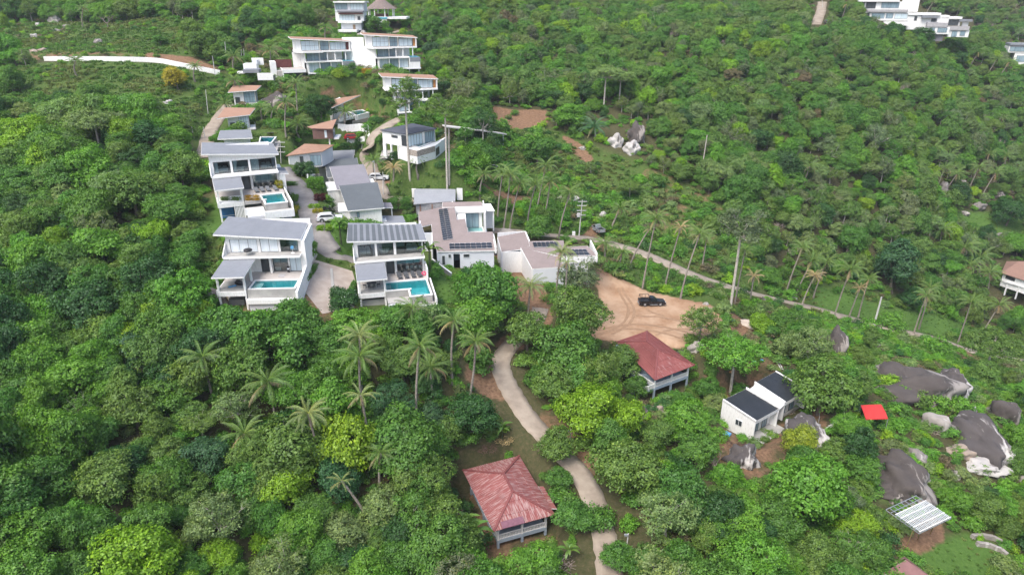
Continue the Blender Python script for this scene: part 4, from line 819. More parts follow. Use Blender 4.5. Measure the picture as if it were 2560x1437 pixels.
def glass_mat(name, tint, gloss=.16, trans=.75):
    m, n, b = nodemat(name); n.nodes.remove(b); fr = N(n, 'ShaderNodeFresnel', i_IOR=1.5); gl = N(n, 'ShaderNodeBsdfGlossy', i_Roughness=.03); tr = N(n, 'ShaderNodeBsdfTransparent'); tr.inputs[0].default_value = (*tint, 1)
    mx = N(n, 'ShaderNodeMixShader'); n.links.new(math_(n, 'ADD', fr.outputs[0], gloss * .4, True), mx.inputs[0]); n.links.new(tr.outputs[0], mx.inputs[1]); n.links.new(gl.outputs[0], mx.inputs[2]); n.links.new(mx.outputs[0], n.nodes['Material Output'].inputs[0]); return m
GLASS = glass_mat('clear_glass', (.82, .9, .9)); WATER = glass_mat('pool_water', (.62, .93, .95), .08)
def pane_mat(name, c1, c2, scale=6):
    m, n, b = nodemat(name); tc = N(n, 'ShaderNodeTexCoord'); mp = N(n, 'ShaderNodeMapping'); mp.inputs['Scale'].default_value = (scale, scale, .25); n.links.new(tc.outputs['Object'], mp.inputs[0])
    t = N(n, 'ShaderNodeTexNoise'); t.inputs['Scale'].default_value = 1; n.links.new(mp.outputs[0], t.inputs['Vector']); n.links.new(ramp(n, t.outputs[0], [(.35, c2), (.65, c1)]), b.inputs['Base Color'])
    b.inputs['Roughness'].default_value = .55; b.inputs['Coat Weight'].default_value = .8; b.inputs['Coat Roughness'].default_value = .04; return m
CURTGLASS = pane_mat('curtained_glass', (.62, .72, .76), (.46, .57, .63)); CURTGLASS_B = pane_mat('white_curtained_glass', (.80, .85, .88), (.66, .73, .77)); DARKGLASS = pane_mat('dark_glass', (.05, .062, .07), (.025, .03, .035), 2); BLUEGLASS = pane_mat('blue_glass', (.27, .37, .42), (.16, .24, .29), 2)
POOLT = simple('pool_tile', (.16, .58, .62), (.12, .50, .55), 1.5, .4); POOLB = simple('pool_tile_blue', (.10, .46, .58), (.08, .38, .50), 1.5, .4); COPE = simple('pool_coping', (.74, .74, .72), (.64, .64, .62), 1, .7)
def redroof(name, ax, c1=(.20, .055, .052), c2=(.265, .085, .078), worn=(.37, .25, .235), amt=.58, dirt=1):
    m, n, b = nodemat(name); tc = N(n, 'ShaderNodeTexCoord'); mp = N(n, 'ShaderNodeMapping'); mp.inputs['Scale'].default_value = (9, .8, 1) if ax == 'y' else (.8, 9, 1); n.links.new(tc.outputs['Object'], mp.inputs[0])
    t = N(n, 'ShaderNodeTexNoise'); t.inputs['Scale'].default_value = 1; t.inputs['Detail'].default_value = 5; n.links.new(mp.outputs[0], t.inputs['Vector'])
    col = mix(n, ramp(n, t.outputs[0], [(amt - .03, (0, 0, 0)), (amt + .09, (.85, .85, .85))]), ramp(n, noise(n, .5, 4), [(.3, c1), (.7, c2)]), worn)
    if dirt: col = mix(n, ramp(n, noise(n, .22, 5), [(.58, (0, 0, 0)), (.75, (.6, .6, .6))]), col, (.06, .035, .035))
    n.links.new(col, b.inputs['Base Color']); b.inputs['Roughness'].default_value = .75; return m
# ------------------------------------------------------------------ building helpers (all in a building's own metres: x along its front, y back, z up)
def root(f, name, label, cat='house', group=None): return empty(name, label, cat, f.o, f.psi, group)
def box(p, name, mat, *b, bevel=0): return MB().box(*b).build(name, mat, p, bevel=bevel)
def prism(p, name, mat, poly, z0, z1):
    a = sum(poly[i][0] * poly[(i + 1) % len(poly)][1] - poly[(i + 1) % len(poly)][0] * poly[i][1] for i in range(len(poly)))
    return MB().prism(poly if a > 0 else poly[::-1], z0, z1).build(name, mat, p)
def planez(pts):
    A = np.array([[q[0], q[1], 1] for q in pts]); c = np.linalg.lstsq(A, np.array([q[2] for q in pts]), rcond=None)[0]; return lambda x, y: float(c[0] * x + c[1] * y + c[2])
def roof_sheet(p, pts, mat, th=.26, fascia=WALL, name='roof', inset=.05):
    """pts: corner points (x,y,z) of the top; white slab below, covering on top"""
    pz = planez(pts); poly = [(q[0], q[1]) for q in pts]; cx = sum(q[0] for q in poly) / len(poly); cy = sum(q[1] for q in poly) / len(poly)
    if max(abs(pz(q[0], q[1]) - q[2]) for q in pts) > .06:             # a warped roof: keep its own corners
        r = MB().hexa([(x, y, z - th) for x, y, z in pts], [(x, y, z - .03) for x, y, z in pts]).build(name, fascia, p); cz = sum(q[2] for q in pts) / len(pts); ii = [(x + (cx - x) * .012, y + (cy - y) * .012, z + (cz - z) * .012) for x, y, z in pts]
        MB().hexa([(x, y, z - .029) for x, y, z in ii], ii).build('roof_covering', mat, r); return r, pz
    r = prism(p, name, fascia, poly, lambda x, y: pz(x, y) - th, lambda x, y: pz(x, y) - .03)
    ins = [(x + (cx - x) / max(1e-6, math.hypot(cx - x, cy - y)) * inset, y + (cy - y) / max(1e-6, math.hypot(cx - x, cy - y)) * inset) for x, y in poly]
    c = prism(r, 'roof_covering', mat, ins, lambda x, y: pz(x, y) - .029, lambda x, y: pz(x, y)); return r, pz
def window(p, ax, c, u0, u1, v0, v1, n=2, pane=CURTGLASS, out=-1, rows=1, fr=None, fw=.06, dep=.10, name='window'):
    """a framed window in the plane ax=c, looking towards out; panes are its children"""
    fr = fr or ALU; mb = MB()
    def bx(a0, a1, b0, b1, w0, w1, m):
        if ax == 'y': m.box(a0, a1, c + w0, c + w1, b0, b1)
        else: m.box(c + w0, c + w1, a0, a1, b0, b1)
    w0, w1 = -dep / 2, dep / 2
    bx(u0, u1, v0, v0 + fw, w0, w1, mb); bx(u0, u1, v1 - fw, v1, w0, w1, mb)
    us = np.linspace(u0, u1, n + 1); vs = np.linspace(v0, v1, rows + 1)
    for i, u in enumerate(us): k = fw if i in (0, n) else fw * .7; a = u if i == 0 else u - k if i == n else u - k / 2; bx(a, a + k, v0 + fw, v1 - fw, w0, w1, mb)
    for v in vs[1:-1]: bx(u0 + fw, u1 - fw, v - fw * .35, v + fw * .35, w0 * .8, w1 * .8, mb)
    o = mb.build(name, fr, p)
    for i in range(n):
        for j in range(rows):
            m2 = MB(); bx(us[i] + fw * .3, us[i + 1] - fw * .3, vs[j] + fw * .3, vs[j + 1] - fw * .3, -.012, .012, m2); m2.build('pane', pane, o)
    return o
def curtain(p, x0, x1, y, z0, z1, mat=CURT, tie=0, name='curtain'):
    n_ = max(6, int(abs(x1 - x0) / .09)); V = []; F = []
    for j in range(5):
        t = j / 4; xa, xb = x0, x1
        if tie: m_ = (x0 + (x1 - x0) * (.15 if tie > 0 else .85)); k = math.sin(min(1, t * 1.3) * math.pi) * .0 + (1 - abs(t - .35) / .65) * .6; xa = x0 + (m_ - x0) * k * (tie < 0); xb = x1 + (m_ - x1) * k * (tie > 0)
        for i in range(n_ + 1): V.append((xa + (xb - xa) * i / n_, y + .05 * math.sin(i * 2.1), z0 + (z1 - z0) * t))
    for j in range(4):
        for i in range(n_): a = j * (n_ + 1) + i; F.append((a, a + 1, a + n_ + 2, a + n_ + 1))
    return MB().add(V, F).build(name, mat, p)
def pool(p, poly, z=-3.0, depth=1.3, tile=None, cope=.32, steps=None, wallm=None):
    """polygon counter-clockwise; coping, tiled basin and the water in it"""
    tile = tile or POOLT; mb = MB(); n_ = len(poly)
    mb.add([(x, y, z - .05) for x, y in poly] + [(x, y, z - depth) for x, y in poly], [(i, i + n_, (i + 1) % n_ + n_, (i + 1) % n_) for i in range(n_)] + [tuple(range(n_, 2 * n_))])
    b_ = mb.build('pool', tile, p); cp = MB()
    for i in range(n_):
        (x0, y0), (x1, y1) = poly[i], poly[(i + 1) % n_]; L = math.hypot(x1 - x0, y1 - y0); dx, dy = (x1 - x0) / L, (y1 - y0) / L; nx_, ny_ = dy * cope, -dx * cope
        e = cope - .003 * (i % 2); cp.hexa([(x0 - dx * 0, y0 - dy * 0, z - .12), (x0 + nx_, y0 + ny_, z - .12), (x1 + nx_ + dx * e, y1 + ny_ + dy * e, z - .12), (x1 + dx * e, y1 + dy * e, z - .12)][::-1], [(x0, y0, z + .06 + .002 * i), (x0 + nx_, y0 + ny_, z + .06 + .002 * i), (x1 + nx_ + dx * e, y1 + ny_ + dy * e, z + .06 + .002 * i), (x1 + dx * e, y1 + dy * e, z + .06 + .002 * i)][::-1])
    cp.build('coping', COPE, b_); ow = MB()
    for i in range(n_):
        (x0, y0), (x1, y1) = poly[i], poly[(i + 1) % n_]; L = math.hypot(x1 - x0, y1 - y0); dx, dy = (x1 - x0) / L, (y1 - y0) / L; c2 = cope * .8; nx_, ny_ = dy * c2, -dx * c2; e = c2 - .004 * (i % 2)
        q_ = [(x0 + dy * .01, y0 - dx * .01), (x0 + nx_, y0 + ny_), (x1 + nx_ + dx * e, y1 + ny_ + dy * e), (x1 + dy * .01 + dx * e, y1 - dx * .01 + dy * e)]
        ow.hexa([(a, b, z - depth - .2 - .003 * i) for a, b in q_], [(a, b, z - .121 - .002 * i) for a, b in q_])
    ow.build('pool_wall', wallm or CONCR, b_)
    MB().add([(x, y, z - .08) for x, y in poly], [tuple(range(n_))]).build('water', WATER, b_)
    if steps:
        sx0, sx1, sy0, sy1 = steps; mb = MB()
        for i in range(4): mb.box(sx0, sx1, sy0 + (sy1 - sy0) * i / 4 + .06, sy0 + (sy1 - sy0) * (i + 1) / 4 - .05, z - .22 - .02 * i, z - .16)
        mb.build('pool_step', WALL, b_)
    return b_
def at(f, lab, name, cat, x, y, z, rz=0, group=None): return empty(name, lab, cat, f.W(x, y, z), f.psi + rz, group)
def bed(f, x, y, z, lab, rz=0):
    t = at(f, lab, 'bed', 'bed', x, y, z, rz, 'beds behind the glass'); box(t, 'base', WALL, -.95, .95, -1.0, 1.0, .08, .34); box(t, 'mattress', LINEN, -.9, .9, -1.0, .95, .345, .58, bevel=.06)
    for s in (-1, 1): box(t, 'pillow', LINEN, s * .45 - .35, s * .45 + .35, .5, .92, .585, .74, bevel=.05)
    box(t, 'headboard', CHAR, -1.1, 1.1, 1.0, 1.12, .1, 1.3)
def tub(f, x, y, z, lab):
    t = at(f, lab, 'bathtub', 'bathtub', x, y, z, 0, 'bathtubs behind the glass'); n_ = 18; V = []; F = []
    prof = [(.62, .3, .0), (.72, .36, .3), (.86, .44, .62), (.80, .38, .60), (.66, .3, .2), (.0, .0, .16)]
    for rx, ry, h in prof:
        for k in range(n_): a = 2 * math.pi * k / n_; V.append((rx * math.cos(a), ry * math.sin(a), h + (.12 * math.cos(a) ** 2 if h > .5 else 0)))
    for j in range(len(prof) - 1):
        for k in range(n_): F.append((j * n_ + k, j * n_ + (k + 1) % n_, (j + 1) * n_ + (k + 1) % n_, (j + 1) * n_ + k))
    MB().add(V, F).build('basin', WALL, t, smooth=True); MB().tube([(.95, 0, 0), (.95, 0, .9), (.8, 0, .95)], [.025, .025, .02], 6).build('tap', STEEL, t)
def lounger(f, x, y, z, lab, rz=0, mat=None):
    t = at(f, lab, 'sun_lounger', 'sun lounger', x, y, z, rz, 'sun loungers by the pools'); mat = mat or CHAR
    box(t, 'seat', mat, -.33, .33, -.95, .35, .30, .38); MB().hexa([(-.33, .36, .30), (.33, .36, .30), (.33, 1.0, .62), (-.33, 1.0, .62)], [(-.33, .34, .38), (.33, .34, .38), (.33, .96, .70), (-.33, .96, .70)]).build('backrest', mat, t)
    for sx in (-.28, .28):
        for sy in (-.85, .3): box(t, 'leg', BLACK, sx - .03, sx + .03, sy - .03, sy + .03, 0, .298)
def chair(f, x, y, z, lab, rz=0, mat=None, grp='chairs on the terraces'):
    t = at(f, lab, 'chair', 'chair', x, y, z, rz, grp); mat = mat or CHAR
    box(t, 'seat', mat, -.24, .24, -.24, .24, .42, .47); box(t, 'backrest', mat, -.24, .24, .2, .25, .5, .92)
    for sx in (-.21, .21):
        for sy in (-.21, .21): box(t, 'leg', mat, sx - .02, sx + .02, sy - .02, sy + .02, 0, .418)
def table(f, x, y, z, lab, L=1.8, Wd=.9, rz=0, mat=None):
    t = at(f, lab, 'table', 'table', x, y, z, rz); mat = mat or TANW; box(t, 'top', mat, -L / 2, L / 2, -Wd / 2, Wd / 2, .70, .75)
    for sx in (-L / 2 + .08, L / 2 - .08):
        for sy in (-Wd / 2 + .08, Wd / 2 - .08): box(t, 'leg', WALL, sx - .035, sx + .035, sy - .035, sy + .035, 0, .698)
def shrub_thing(loc, rx, ry, h, tint, name, label, cat='shrub', group=None, seed=0, dens=1.0, rz=0, leaf=.16):
    """a hedge or shrub: a soft box of leaf sprays"""
    rng = np.random.default_rng(seed + 500); k = int(900 * dens * max(.4, (rx * ry * 4 + (rx + ry) * 2 * h) / 4)); d = rng.normal(0, 1, (k, 3)); d /= np.linalg.norm(d, axis=1)[:, None]
    e = np.sign(d) * np.abs(d) ** .55; pos = e * np.array([rx, ry, h * .5]) * (1 - rng.random((k, 1)) ** 2 * .35) * (1 + .12 * rng.normal(0, 1, (k, 1))); pos[:, 2] += h * .5; pos = pos[pos[:, 2] > .02]
    V, F = leaf_cards(pos, e[:len(pos)], leaf, rng); t = empty(name, label, cat, loc, rz, group)
    me = mesh_np('foliage', V, F, [LEAF], attr={'lv': ('FACE', np.clip(.5 + rng.normal(0, .17, len(F)), 0, 1))}); o = link('foliage', me, t); o['tint'] = jitter(TINT[tint], .05)
    mb = MB()
    for q in range(max(1, int(rx * 1.5))): u = -rx * .7 + 1.4 * rx * (q + .5) / max(1, int(rx * 1.5)); mb.tube([(u, 0, -.25), (u * 1.02, 0, h * .4), (u * 1.05 + .05, .03, h * .7)], [.05, .04, .02], 5)
    mb.build('stem', BARK, t); return t
# ------------------------------------------------------------------ the three modern villas with pools (A, B, C share a plan)
def villa(f, name, label, wins, Wd, roof, lower, pergz, cover, upglass, fl, rightw, wallmat=WALL):
    t = root(f, name, label); yw = 2.25; pz = planez(roof)
    box(t, 'floor_slab', WALL, 0, Wd, 0, 10.2, -.02, .26); box(t, 'balcony_floor', fl, .14, Wd - .1, .16, yw - .12, .262, .275)
    MB().hexa([(-.16, .05, .1), (-.02, .05, .1), (-.02, yw + .3, .1), (-.16, yw + .3, .1)], [(-.16, .05, .45), (-.02, .05, .45), (-.02, yw + .3, 2.3), (-.16, yw + .3, 2.3)]).build('side_wall', WALL, t)
    zt = 2.42; xs = [0.02] + [v for w in wins for v in w[:2]] + [Wd - .02]
    mb = MB()
    for i in range(0, len(xs), 2): mb.box(xs[i], xs[i + 1], yw - .12, yw + .12, .262, zt)
    mb.hexa([(.02, yw - .13, zt), (Wd - .02, yw - .13, zt), (Wd - .02, yw + .13, zt), (.02, yw + .13, zt)], [(.02, yw - .13, pz(.02, yw) - .27), (Wd - .02, yw - .13, pz(Wd, yw) - .27), (Wd - .02, yw + .13, pz(Wd, yw) - .27), (.02, yw + .13, pz(.02, yw) - .27)])
    mb.build('front_wall', WALL, t)
    for i_, (x0, x1, n_) in enumerate(wins): window(t, 'y', yw, x0 + .002, x1 - .002, .265, zt - .003, n_, upglass[i_] if isinstance(upglass, list) else upglass)
    for x0, x1, nm in ((0.0, .24, 'side_wall'), (Wd - .24, Wd, 'side_wall')):
        MB().hexa([(x0, yw + .13, .263), (x1, yw + .13, .263), (x1, 10.1, .263), (x0, 10.1, .263)], [(x0, yw + .13, pz(x0, yw) - .27), (x1, yw + .13, pz(x1, yw) - .27), (x1, 10.1, pz(x1, 10.1) - .27), (x0, 10.1, pz(x0, 10.1) - .27)]).build(nm, WALL, t)
        box(t, nm, wallmat, x0 + .002, x1 - .002, yw, 10.1, -6.5, -.022)
    MB().hexa([(.25, 9.9, .263), (Wd - .25, 9.9, .263), (Wd - .25, 10.1, .263), (.25, 10.1, .263)], [(.25, 9.9, pz(0, 10) - .27), (Wd - .25, 9.9, pz(Wd, 10) - .27), (Wd - .25, 10.1, pz(0, 10) - .27), (.25, 10.1, pz(0, 10) - .27)]).build('back_wall', WALL, t)
    box(t, 'back_wall', WALL, .25, Wd - .25, 9.9, 10.1, -6, -.023)
    box(t, 'room_floor', DARKF, .25, Wd - .25, yw + .13, 6.2, .262, .27); box(t, 'partition', TEALW, .25, Wd - .25, 6.0, 6.15, .275, 2.55)
    for x0, x1, n_ in wins[1:]: box(t, 'partition', WALL, x0 - .22, x0 - .12, yw + .14, 5.98, .275, 2.5)
    roof_sheet(t, roof, cover)
    # lower storey
    ylw = 2.1
    box(t, 'terrace_floor', TILEF, 0.02, Wd + .3, -1.65, 10, -3.35, -2.98); box(t, 'room_floor', DARKF, .3, Wd - .3, ylw + .1, 6.2, -2.978, -2.965); box(t, 'partition', TEALW, .25, Wd - .25, 6.0, 6.15, -2.96, -.03)
    for x0, x1, n_, pm in lower: window(t, 'y', ylw, x0, x1, -2.975, -.03, n_, pm)
    lx = sorted([v for w in lower for v in w[:2]]); mb = MB(); ed = [.24] + lx + [Wd - .24]
    for i in range(0, len(ed), 2):
        if ed[i + 1] - ed[i] > .02: mb.box(ed[i], ed[i + 1], ylw - .1, ylw + .1, -2.976, -.025)
    mb.build('front_wall', WALL, t)
    box(t, 'column', WALL, 6.38, 6.72, 1.35, 1.69, -2.977, -.024); box(t, 'column', WALL, Wd - .3, Wd, 1.35, 1.69, -2.977, -.024)
    # pergola wing
    roof_sheet(t, [(-.05, .12, -.14), (4.7, .12, -.14), (4.75, -6.1, -.58), (.08, -6.1, -.58)], cover, .2, WALL, 'pergola_roof')
    for x, y in ((.42, -4.95), (4.28, -4.95), (4.3, -1.7)): box(t, 'pergola_post', WALL, x - .15, x + .15, y - .15, y + .15, -3.4, planez([(0, .1, -.14), (4, .1, -.14), (4, -6.1, -.58)])(x, y) - .21)
    box(t, 'pergola_floor', fl, .26, 4.44, -4.9, -1.66, -3.3, -2.985); box(t, 'pergola_beam', WALL, .25, 4.45, -5.2, -4.902, -4.0, -3.28)
    box(t, 'pergola_beam', WALL, .1, .26, -5.2, 0, -4.0, -3.0); mb = MB()
    for x, y in ((.42, -4.95), (4.28, -4.95), (.42, -1.5)): mb.box(x - .14, x + .14, y - .14, y + .14, pergz, -4.002)
    mb.build('stilt', WALL, t)
    return t
vA = villa(FA, 'pool_villa', 'grey-roofed white villa at the edge of the wood, kettle barbecue on its balcony', [(.55, 4.72, 3), (5.15, 7.85, 2), (8.2, 10.95, 2)], 11.6, [(-1.4, 1.2, 3.62), (11.75, 1.2, 2.62), (11.1, 9.4, 2.62), (-2.0, 10.6, 3.62)],
  [(4.9, 6.35, 1, DARKGLASS), (6.75, 9.1, 2, GLASS), (9.35, 11.25, 2, CURTGLASS)], -6.4, SHING, [CURTGLASS_B, CURTGLASS_B, GLASS], CONCR, None)
for x0, x1 in ((.7, 2.1), (2.2, 3.5), (3.55, 4.6), (5.3, 6.4), (6.5, 7.7), (9.6, 10.85)): curtain(vA, x0, x1, 2.5, .3, 2.4)
MB().prism([(11.62, 1.2), (12.2, 1.2), (11.62, 9.4), (11.61, 9.4)], -6.5, 2.3).build('side_wall', WALL, vA)
MB().hexa([(11.75, -5.75, -6.4), (12.1, -5.75, -6.4), (12.18, 1.19, -6.4), (11.8, 1.19, -6.4)], [(11.75, -5.75, -3.3), (12.1, -5.75, -3.3), (12.18, 1.19, -1.7), (11.8, 1.19, -1.7)]).build('garden_wall', WALL, vA)
pool(vA, [(4.95, -4.75), (11.35, -4.75), (11.35, -1.75), (4.95, -1.75)], -2.99, 1.25, None, .3, (5.05, 6.3, -4.3, -2.3))
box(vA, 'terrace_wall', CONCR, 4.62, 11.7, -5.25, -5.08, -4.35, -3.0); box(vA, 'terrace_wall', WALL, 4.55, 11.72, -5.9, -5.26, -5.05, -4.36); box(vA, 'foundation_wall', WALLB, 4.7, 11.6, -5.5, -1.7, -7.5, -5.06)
box(vA, 'foundation_wall', CONCR, .9, 3.2, -3.2, -1.5, -6.6, -5.4)
vB = villa(FB, 'pool_villa', 'grey-roofed villa with a yellow hedge beside its pool', [(.55, 3.33, 1), (3.7, 6.42, 1), (6.78, 11.12, 3)], 11.3, [(-1.1, 1.3, 4.25), (11.85, 1.3, 3.2), (11.95, 11.4, 3.2), (-.7, 12.4, 4.25)],
  [(4.9, 6.35, 1, DARKGLASS), (6.75, 11.0, 3, GLASS)], -6.6, SHING, GLASS, WALL, None)
curtain(vB, .65, 1.3, 2.5, .3, 2.4); curtain(vB, 3.85, 4.7, 2.5, .3, 2.4, CURT, 1); curtain(vB, 6.9, 8.2, 2.5, .3, 2.4); curtain(vB, 10.6, 11.0, 2.6, .3, 2.4, LILAC)
pool(vB, [(7.78, -9.2), (11.0, -9.2), (11.0, -3.3), (7.5, -3.3), (7.6, -6.2), (7.78, -6.2)], -2.99, 1.3)
box(vB, 'terrace_floor', TILEF, 4.5, 7.15, -5.0, -1.66, -3.35, -2.981); box(vB, 'terrace_floor', TILEF, 7.16, 11.6, -2.95, -1.66, -3.35, -2.981); box(vB, 'planter', CONCR, 4.5, 7.2, -6.3, -5.01, -3.6, -3.05); box(vB, 'lower_terrace', CONCR, 4.4, 7.3, -7.4, -6.31, -4.25, -4.1)
box(vB, 'lower_terrace', CONCR, 7.31, 11.8, -10.7, -9.53, -4.25, -4.1); box(vB, 'terrace_wall', WALL, 4.3, 7.2, -7.7, -7.41, -5.1, -3.95); box(vB, 'terrace_wall', WALL, 7.2, 12.0, -11.1, -10.71, -5.2, -3.95); box(vB, 'terrace_wall', WALL, 7.2, 7.31, -10.7, -7.4, -5.1, -3.95)
box(vB, 'terrace_wall', WALL, 11.8, 12.0, -10.7, 1.2, -5.2, -2.8); box(vB, 'foundation_wall', WALLB, 4.6, 11.6, -9.1, 1.5, -7.4, -5.0); box(vB, 'paving', SLATE, 3.8, 13.2, -14.5, -9.2, -7.2, -6.52)
prism(vB, 'side_wall', WALL, [(11.3, .6), (12.4, .6), (12.4, 9), (11.3, 9)], -6.5, -.4); roof_sheet(vB, [(11.4, .5, -.2), (13.0, .5, -.35), (12.9, 5.5, -.35), (11.4, 5.5, -.2)], SHING, .2, WALL, 'lean_to_roof')
box(vB, 'store_wall', BLUE, .5, 2.6, -3.2, -3.0, -6.4, -4.02); mb = MB()
for k in range(7): mb.box(2.7 + k * .24, 2.86 + k * .24, -5.1, -5.0, -6.6, -4.01)
mb.build('slat_screen', WALL, vB); box(vB, 'guard_rail', STEEL, .5, 2.6, -5.15, -5.1, -5.5, -5.42)
vC = villa(FC_, 'pool_villa', 'villa with a grey striped roof and four loungers by its pool', [(.62, 3.36, 2), (3.73, 6.42, 2), (6.83, 11.05, 3)], 11.3, [(-1.0, 1.4, 3.45), (11.9, 1.4, 2.68), (11.95, 10.4, 2.68), (-.66, 11.4, 3.45)],
  [(5.0, 6.35, 1, DARKGLASS), (6.75, 11.0, 3, GLASS)], -5.6, SHING, GLASS, CONCR, None)
pzc = planez([(-1.0, 1.4, 3.45), (11.9, 1.4, 2.68), (11.95, 10.4, 2.68)])
for k in range(12):                                                     # darker shingle strips run up the roof
    u0 = -.92 + k * 1.0; u1 = u0 + (.86 if k == 0 else .6); k2 = lambda u: u + (.2 if True else 0)
    prism(vC, 'roof_strip', SHING_D, [(u0, 1.46), (u1, 1.46), (u1 + .15, 10.3), (u0 + .22, 10.3)], lambda x, y: pzc(x, y) + .002, lambda x, y: pzc(x, y) + .03)
curtain(vC, .7, .95, 2.5, .3, 2.4, LILAC); curtain(vC, 2.9, 3.3, 2.5, .3, 2.4, LILAC, -1); curtain(vC, 3.8, 4.15, 2.5, .3, 2.4, LILAC, 1); curtain(vC, 10.7, 11.0, 2.5, .3, 2.4, LILAC)
pool(vC, [(4.55, -5.1), (8.15, -5.1), (8.15, -8.1), (11.15, -8.1), (11.05, -1.95), (4.55, -1.95)], -2.99, 1.3, None, .3, (4.65, 5.3, -4.3, -2.5))
box(vC, 'lower_terrace', CONCR, 4.5, 8.0, -7.6, -5.42, -4.3, -4.15); box(vC, 'lower_terrace', CONCR, 8.02, 11.9, -9.9, -8.43, -4.3, -4.15); box(vC, 'terrace_wall', WALL, 11.75, 11.95, -10, -1.2, -5.4, -3.0); box(vC, 'terrace_wall', WALL, 11.35, 11.55, -1.6, 1.9, -3.4, -1.2)
box(vC, 'terrace_wall', WALL, 8, 11.9, -10.1, -9.92, -5.6, -3.9); box(vC, 'foundation_wall', WALLB, 4.6, 11.6, -8, 1.5, -6.6, -4.32); box(vC, 'foundation_wall', CONCR, .5, 4.4, -4.6, -4.3, -5.6, -4.6)
for f, x, lab in ((FB, 2.0, 'white double bed in the left bedroom of the yellow-hedge villa'), (FC_, 1.7, 'white double bed in the left bedroom of the striped-roof villa'), (FB, 9.6, 'white double bed in the right bedroom of the yellow-hedge villa'), (FC_, 9.6, 'white double bed in the right bedroom of the striped-roof villa')): bed(f, x, 4.4, .27, lab)
tub(FB, 5.0, 3.5, .27, 'white bathtub behind the middle pane of the yellow-hedge villa'); tub(FC_, 4.9, 3.5, .27, 'white bathtub behind the middle pane of the striped-roof villa')
for k, x in enumerate((6.95, 8.05, 9.2, 10.25)): lounger(FC_, x, -.15, -2.975, ['charcoal lounger by the pool, first from the white column', 'charcoal lounger by the pool, second from the white column', 'charcoal lounger by the pool, third from the white column', 'charcoal lounger by the pool, farthest from the white column'][k], .1)
for k, x in enumerate((7.0, 8.0, 9.0, 10.3)): lounger(FB, x, -.6, -2.975, ['grey lounger nearest the column under the yellow-hedge villa', 'second grey lounger from the column under the yellow-hedge villa', 'third grey lounger from the column under the yellow-hedge villa', 'grey lounger beside the yellow shrub on the terrace'][k], .1, LGREY)
table(FC_, 9.6, 3.4, -2.96, 'long wooden dining table inside the striped-roof villa', 2.6, .9)
for k in range(4): chair(FC_, 8.55 + k * .7, 2.75, -2.96, ['white dining chair at the long table, leftmost', 'white dining chair at the long table, second from left', 'white dining chair at the long table, third from left', 'white dining chair at the long table, rightmost'][k], math.pi, WALL, 'dining chairs at the long table')
table(FC_, 2.3, -3.2, -2.98, 'dark dining table under the pergola of the striped-roof villa', 1.5, .9, 0, CHAR)
for k, (dx, dy, r) in enumerate(((-1.1, 0, 1.57), (1.1, 0, -1.57), (-.4, -.75, 3.14), (.4, -.75, 3.14))): chair(FC_, 2.3 + dx, -3.2 + dy, -2.98, ['dark pergola chair at the left table end', 'dark pergola chair at the right table end', 'dark pergola chair at the near side, left', 'dark pergola chair at the near side, right'][k], r, None, 'chairs round the pergola table')
t = at(FC_, 'bright pink float leaning by the terrace column', 'pool_float', 'pool float', 11.0, -.2, -2.975); mb = MB(); mb.tube([(.28 * math.cos(a), 0, .42 + .28 * math.sin(a)) for a in np.linspace(0, 6.283, 17)], [.13] * 17, 8); mb.build('ring', PINK, t, smooth=True)
t = at(FA, 'black round kettle barbecue on the balcony of the wood-edge villa', 'barbecue', 'barbecue', 3.55, .95, .278); MB().tube([(0, 0, .55), (0, 0, .66), (0, 0, .82), (0, 0, .95)], [.3, .62, .66, .55], 16).build('bowl', BLACK, t, smooth=True)
for a in (.5, 2.6, 4.7): MB().bar((.2 * math.cos(a), .2 * math.sin(a), .6), (.4 * math.cos(a), .4 * math.sin(a), 0), .04).build('leg', STEEL, t)
t = at(FA, 'white pedestal fan with a blue head on the balcony', 'pedestal_fan', 'fan', 10.2, 1.4, .278); MB().tube([(0, 0, 0), (0, 0, .05)], [.3, .28], 12).build('foot', WALL, t); MB().tube([(0, 0, .05), (0, 0, .8)], [.03, .03], 6).build('stand', WALL, t); MB().tube([(0, -.12, .95), (0, .1, .95)], [.26, .24], 14).build('head', SKYB, t)
t = at(FA, 'low white table by the glass of the wood-edge villa', 'coffee_table', 'table', 7.3, 2.7, -2.96); box(t, 'top', WALL, -.55, .55, -.3, .3, .36, .42); box(t, 'base', WALL, -.4, .4, -.2, .2, 0, .358)
t = at(FA, 'grey mat laid on the pale pool terrace', 'mat', 'mat', 8.4, .2, -2.976); box(t, 'pad', GREYF, -.5, .5, -.6, .6, 0, .05)
t = at(FA, 'black covered heap of gear under the pergola', 'covered_gear', 'gear', 2.9, -3.1, -2.98); link('cover', ico(2, 4, .35, .75, .5, .5), t, (0, 0, .3)).data.materials.append(BLACK)
t = at(FA, 'blue folded water toy under the pergola', 'water_toy', 'toy', 2.2, -3.9, -2.98, .6); box(t, 'board', SKYB, -.7, .5, -.18, .18, .04, .2, bevel=.05)
t = at(FA, 'dark folded pushchair standing by the terrace doors', 'pushchair', 'pushchair', 9.15, 1.55, -2.975); box(t, 'seat', BLACK, -.2, .2, -.15, .15, .3, .55, bevel=.05); box(t, 'hood', BLACK, -.22, .22, -.1, .2, .75, 1.0, bevel=.06); box(t, 'towel', LINEN, -.15, .15, -.18, -.1, .5, .75); MB().tube([(-.2, 0, .12), (.2, 0, .12)], [.12, .12], 10).build('wheel', BLACK, t)
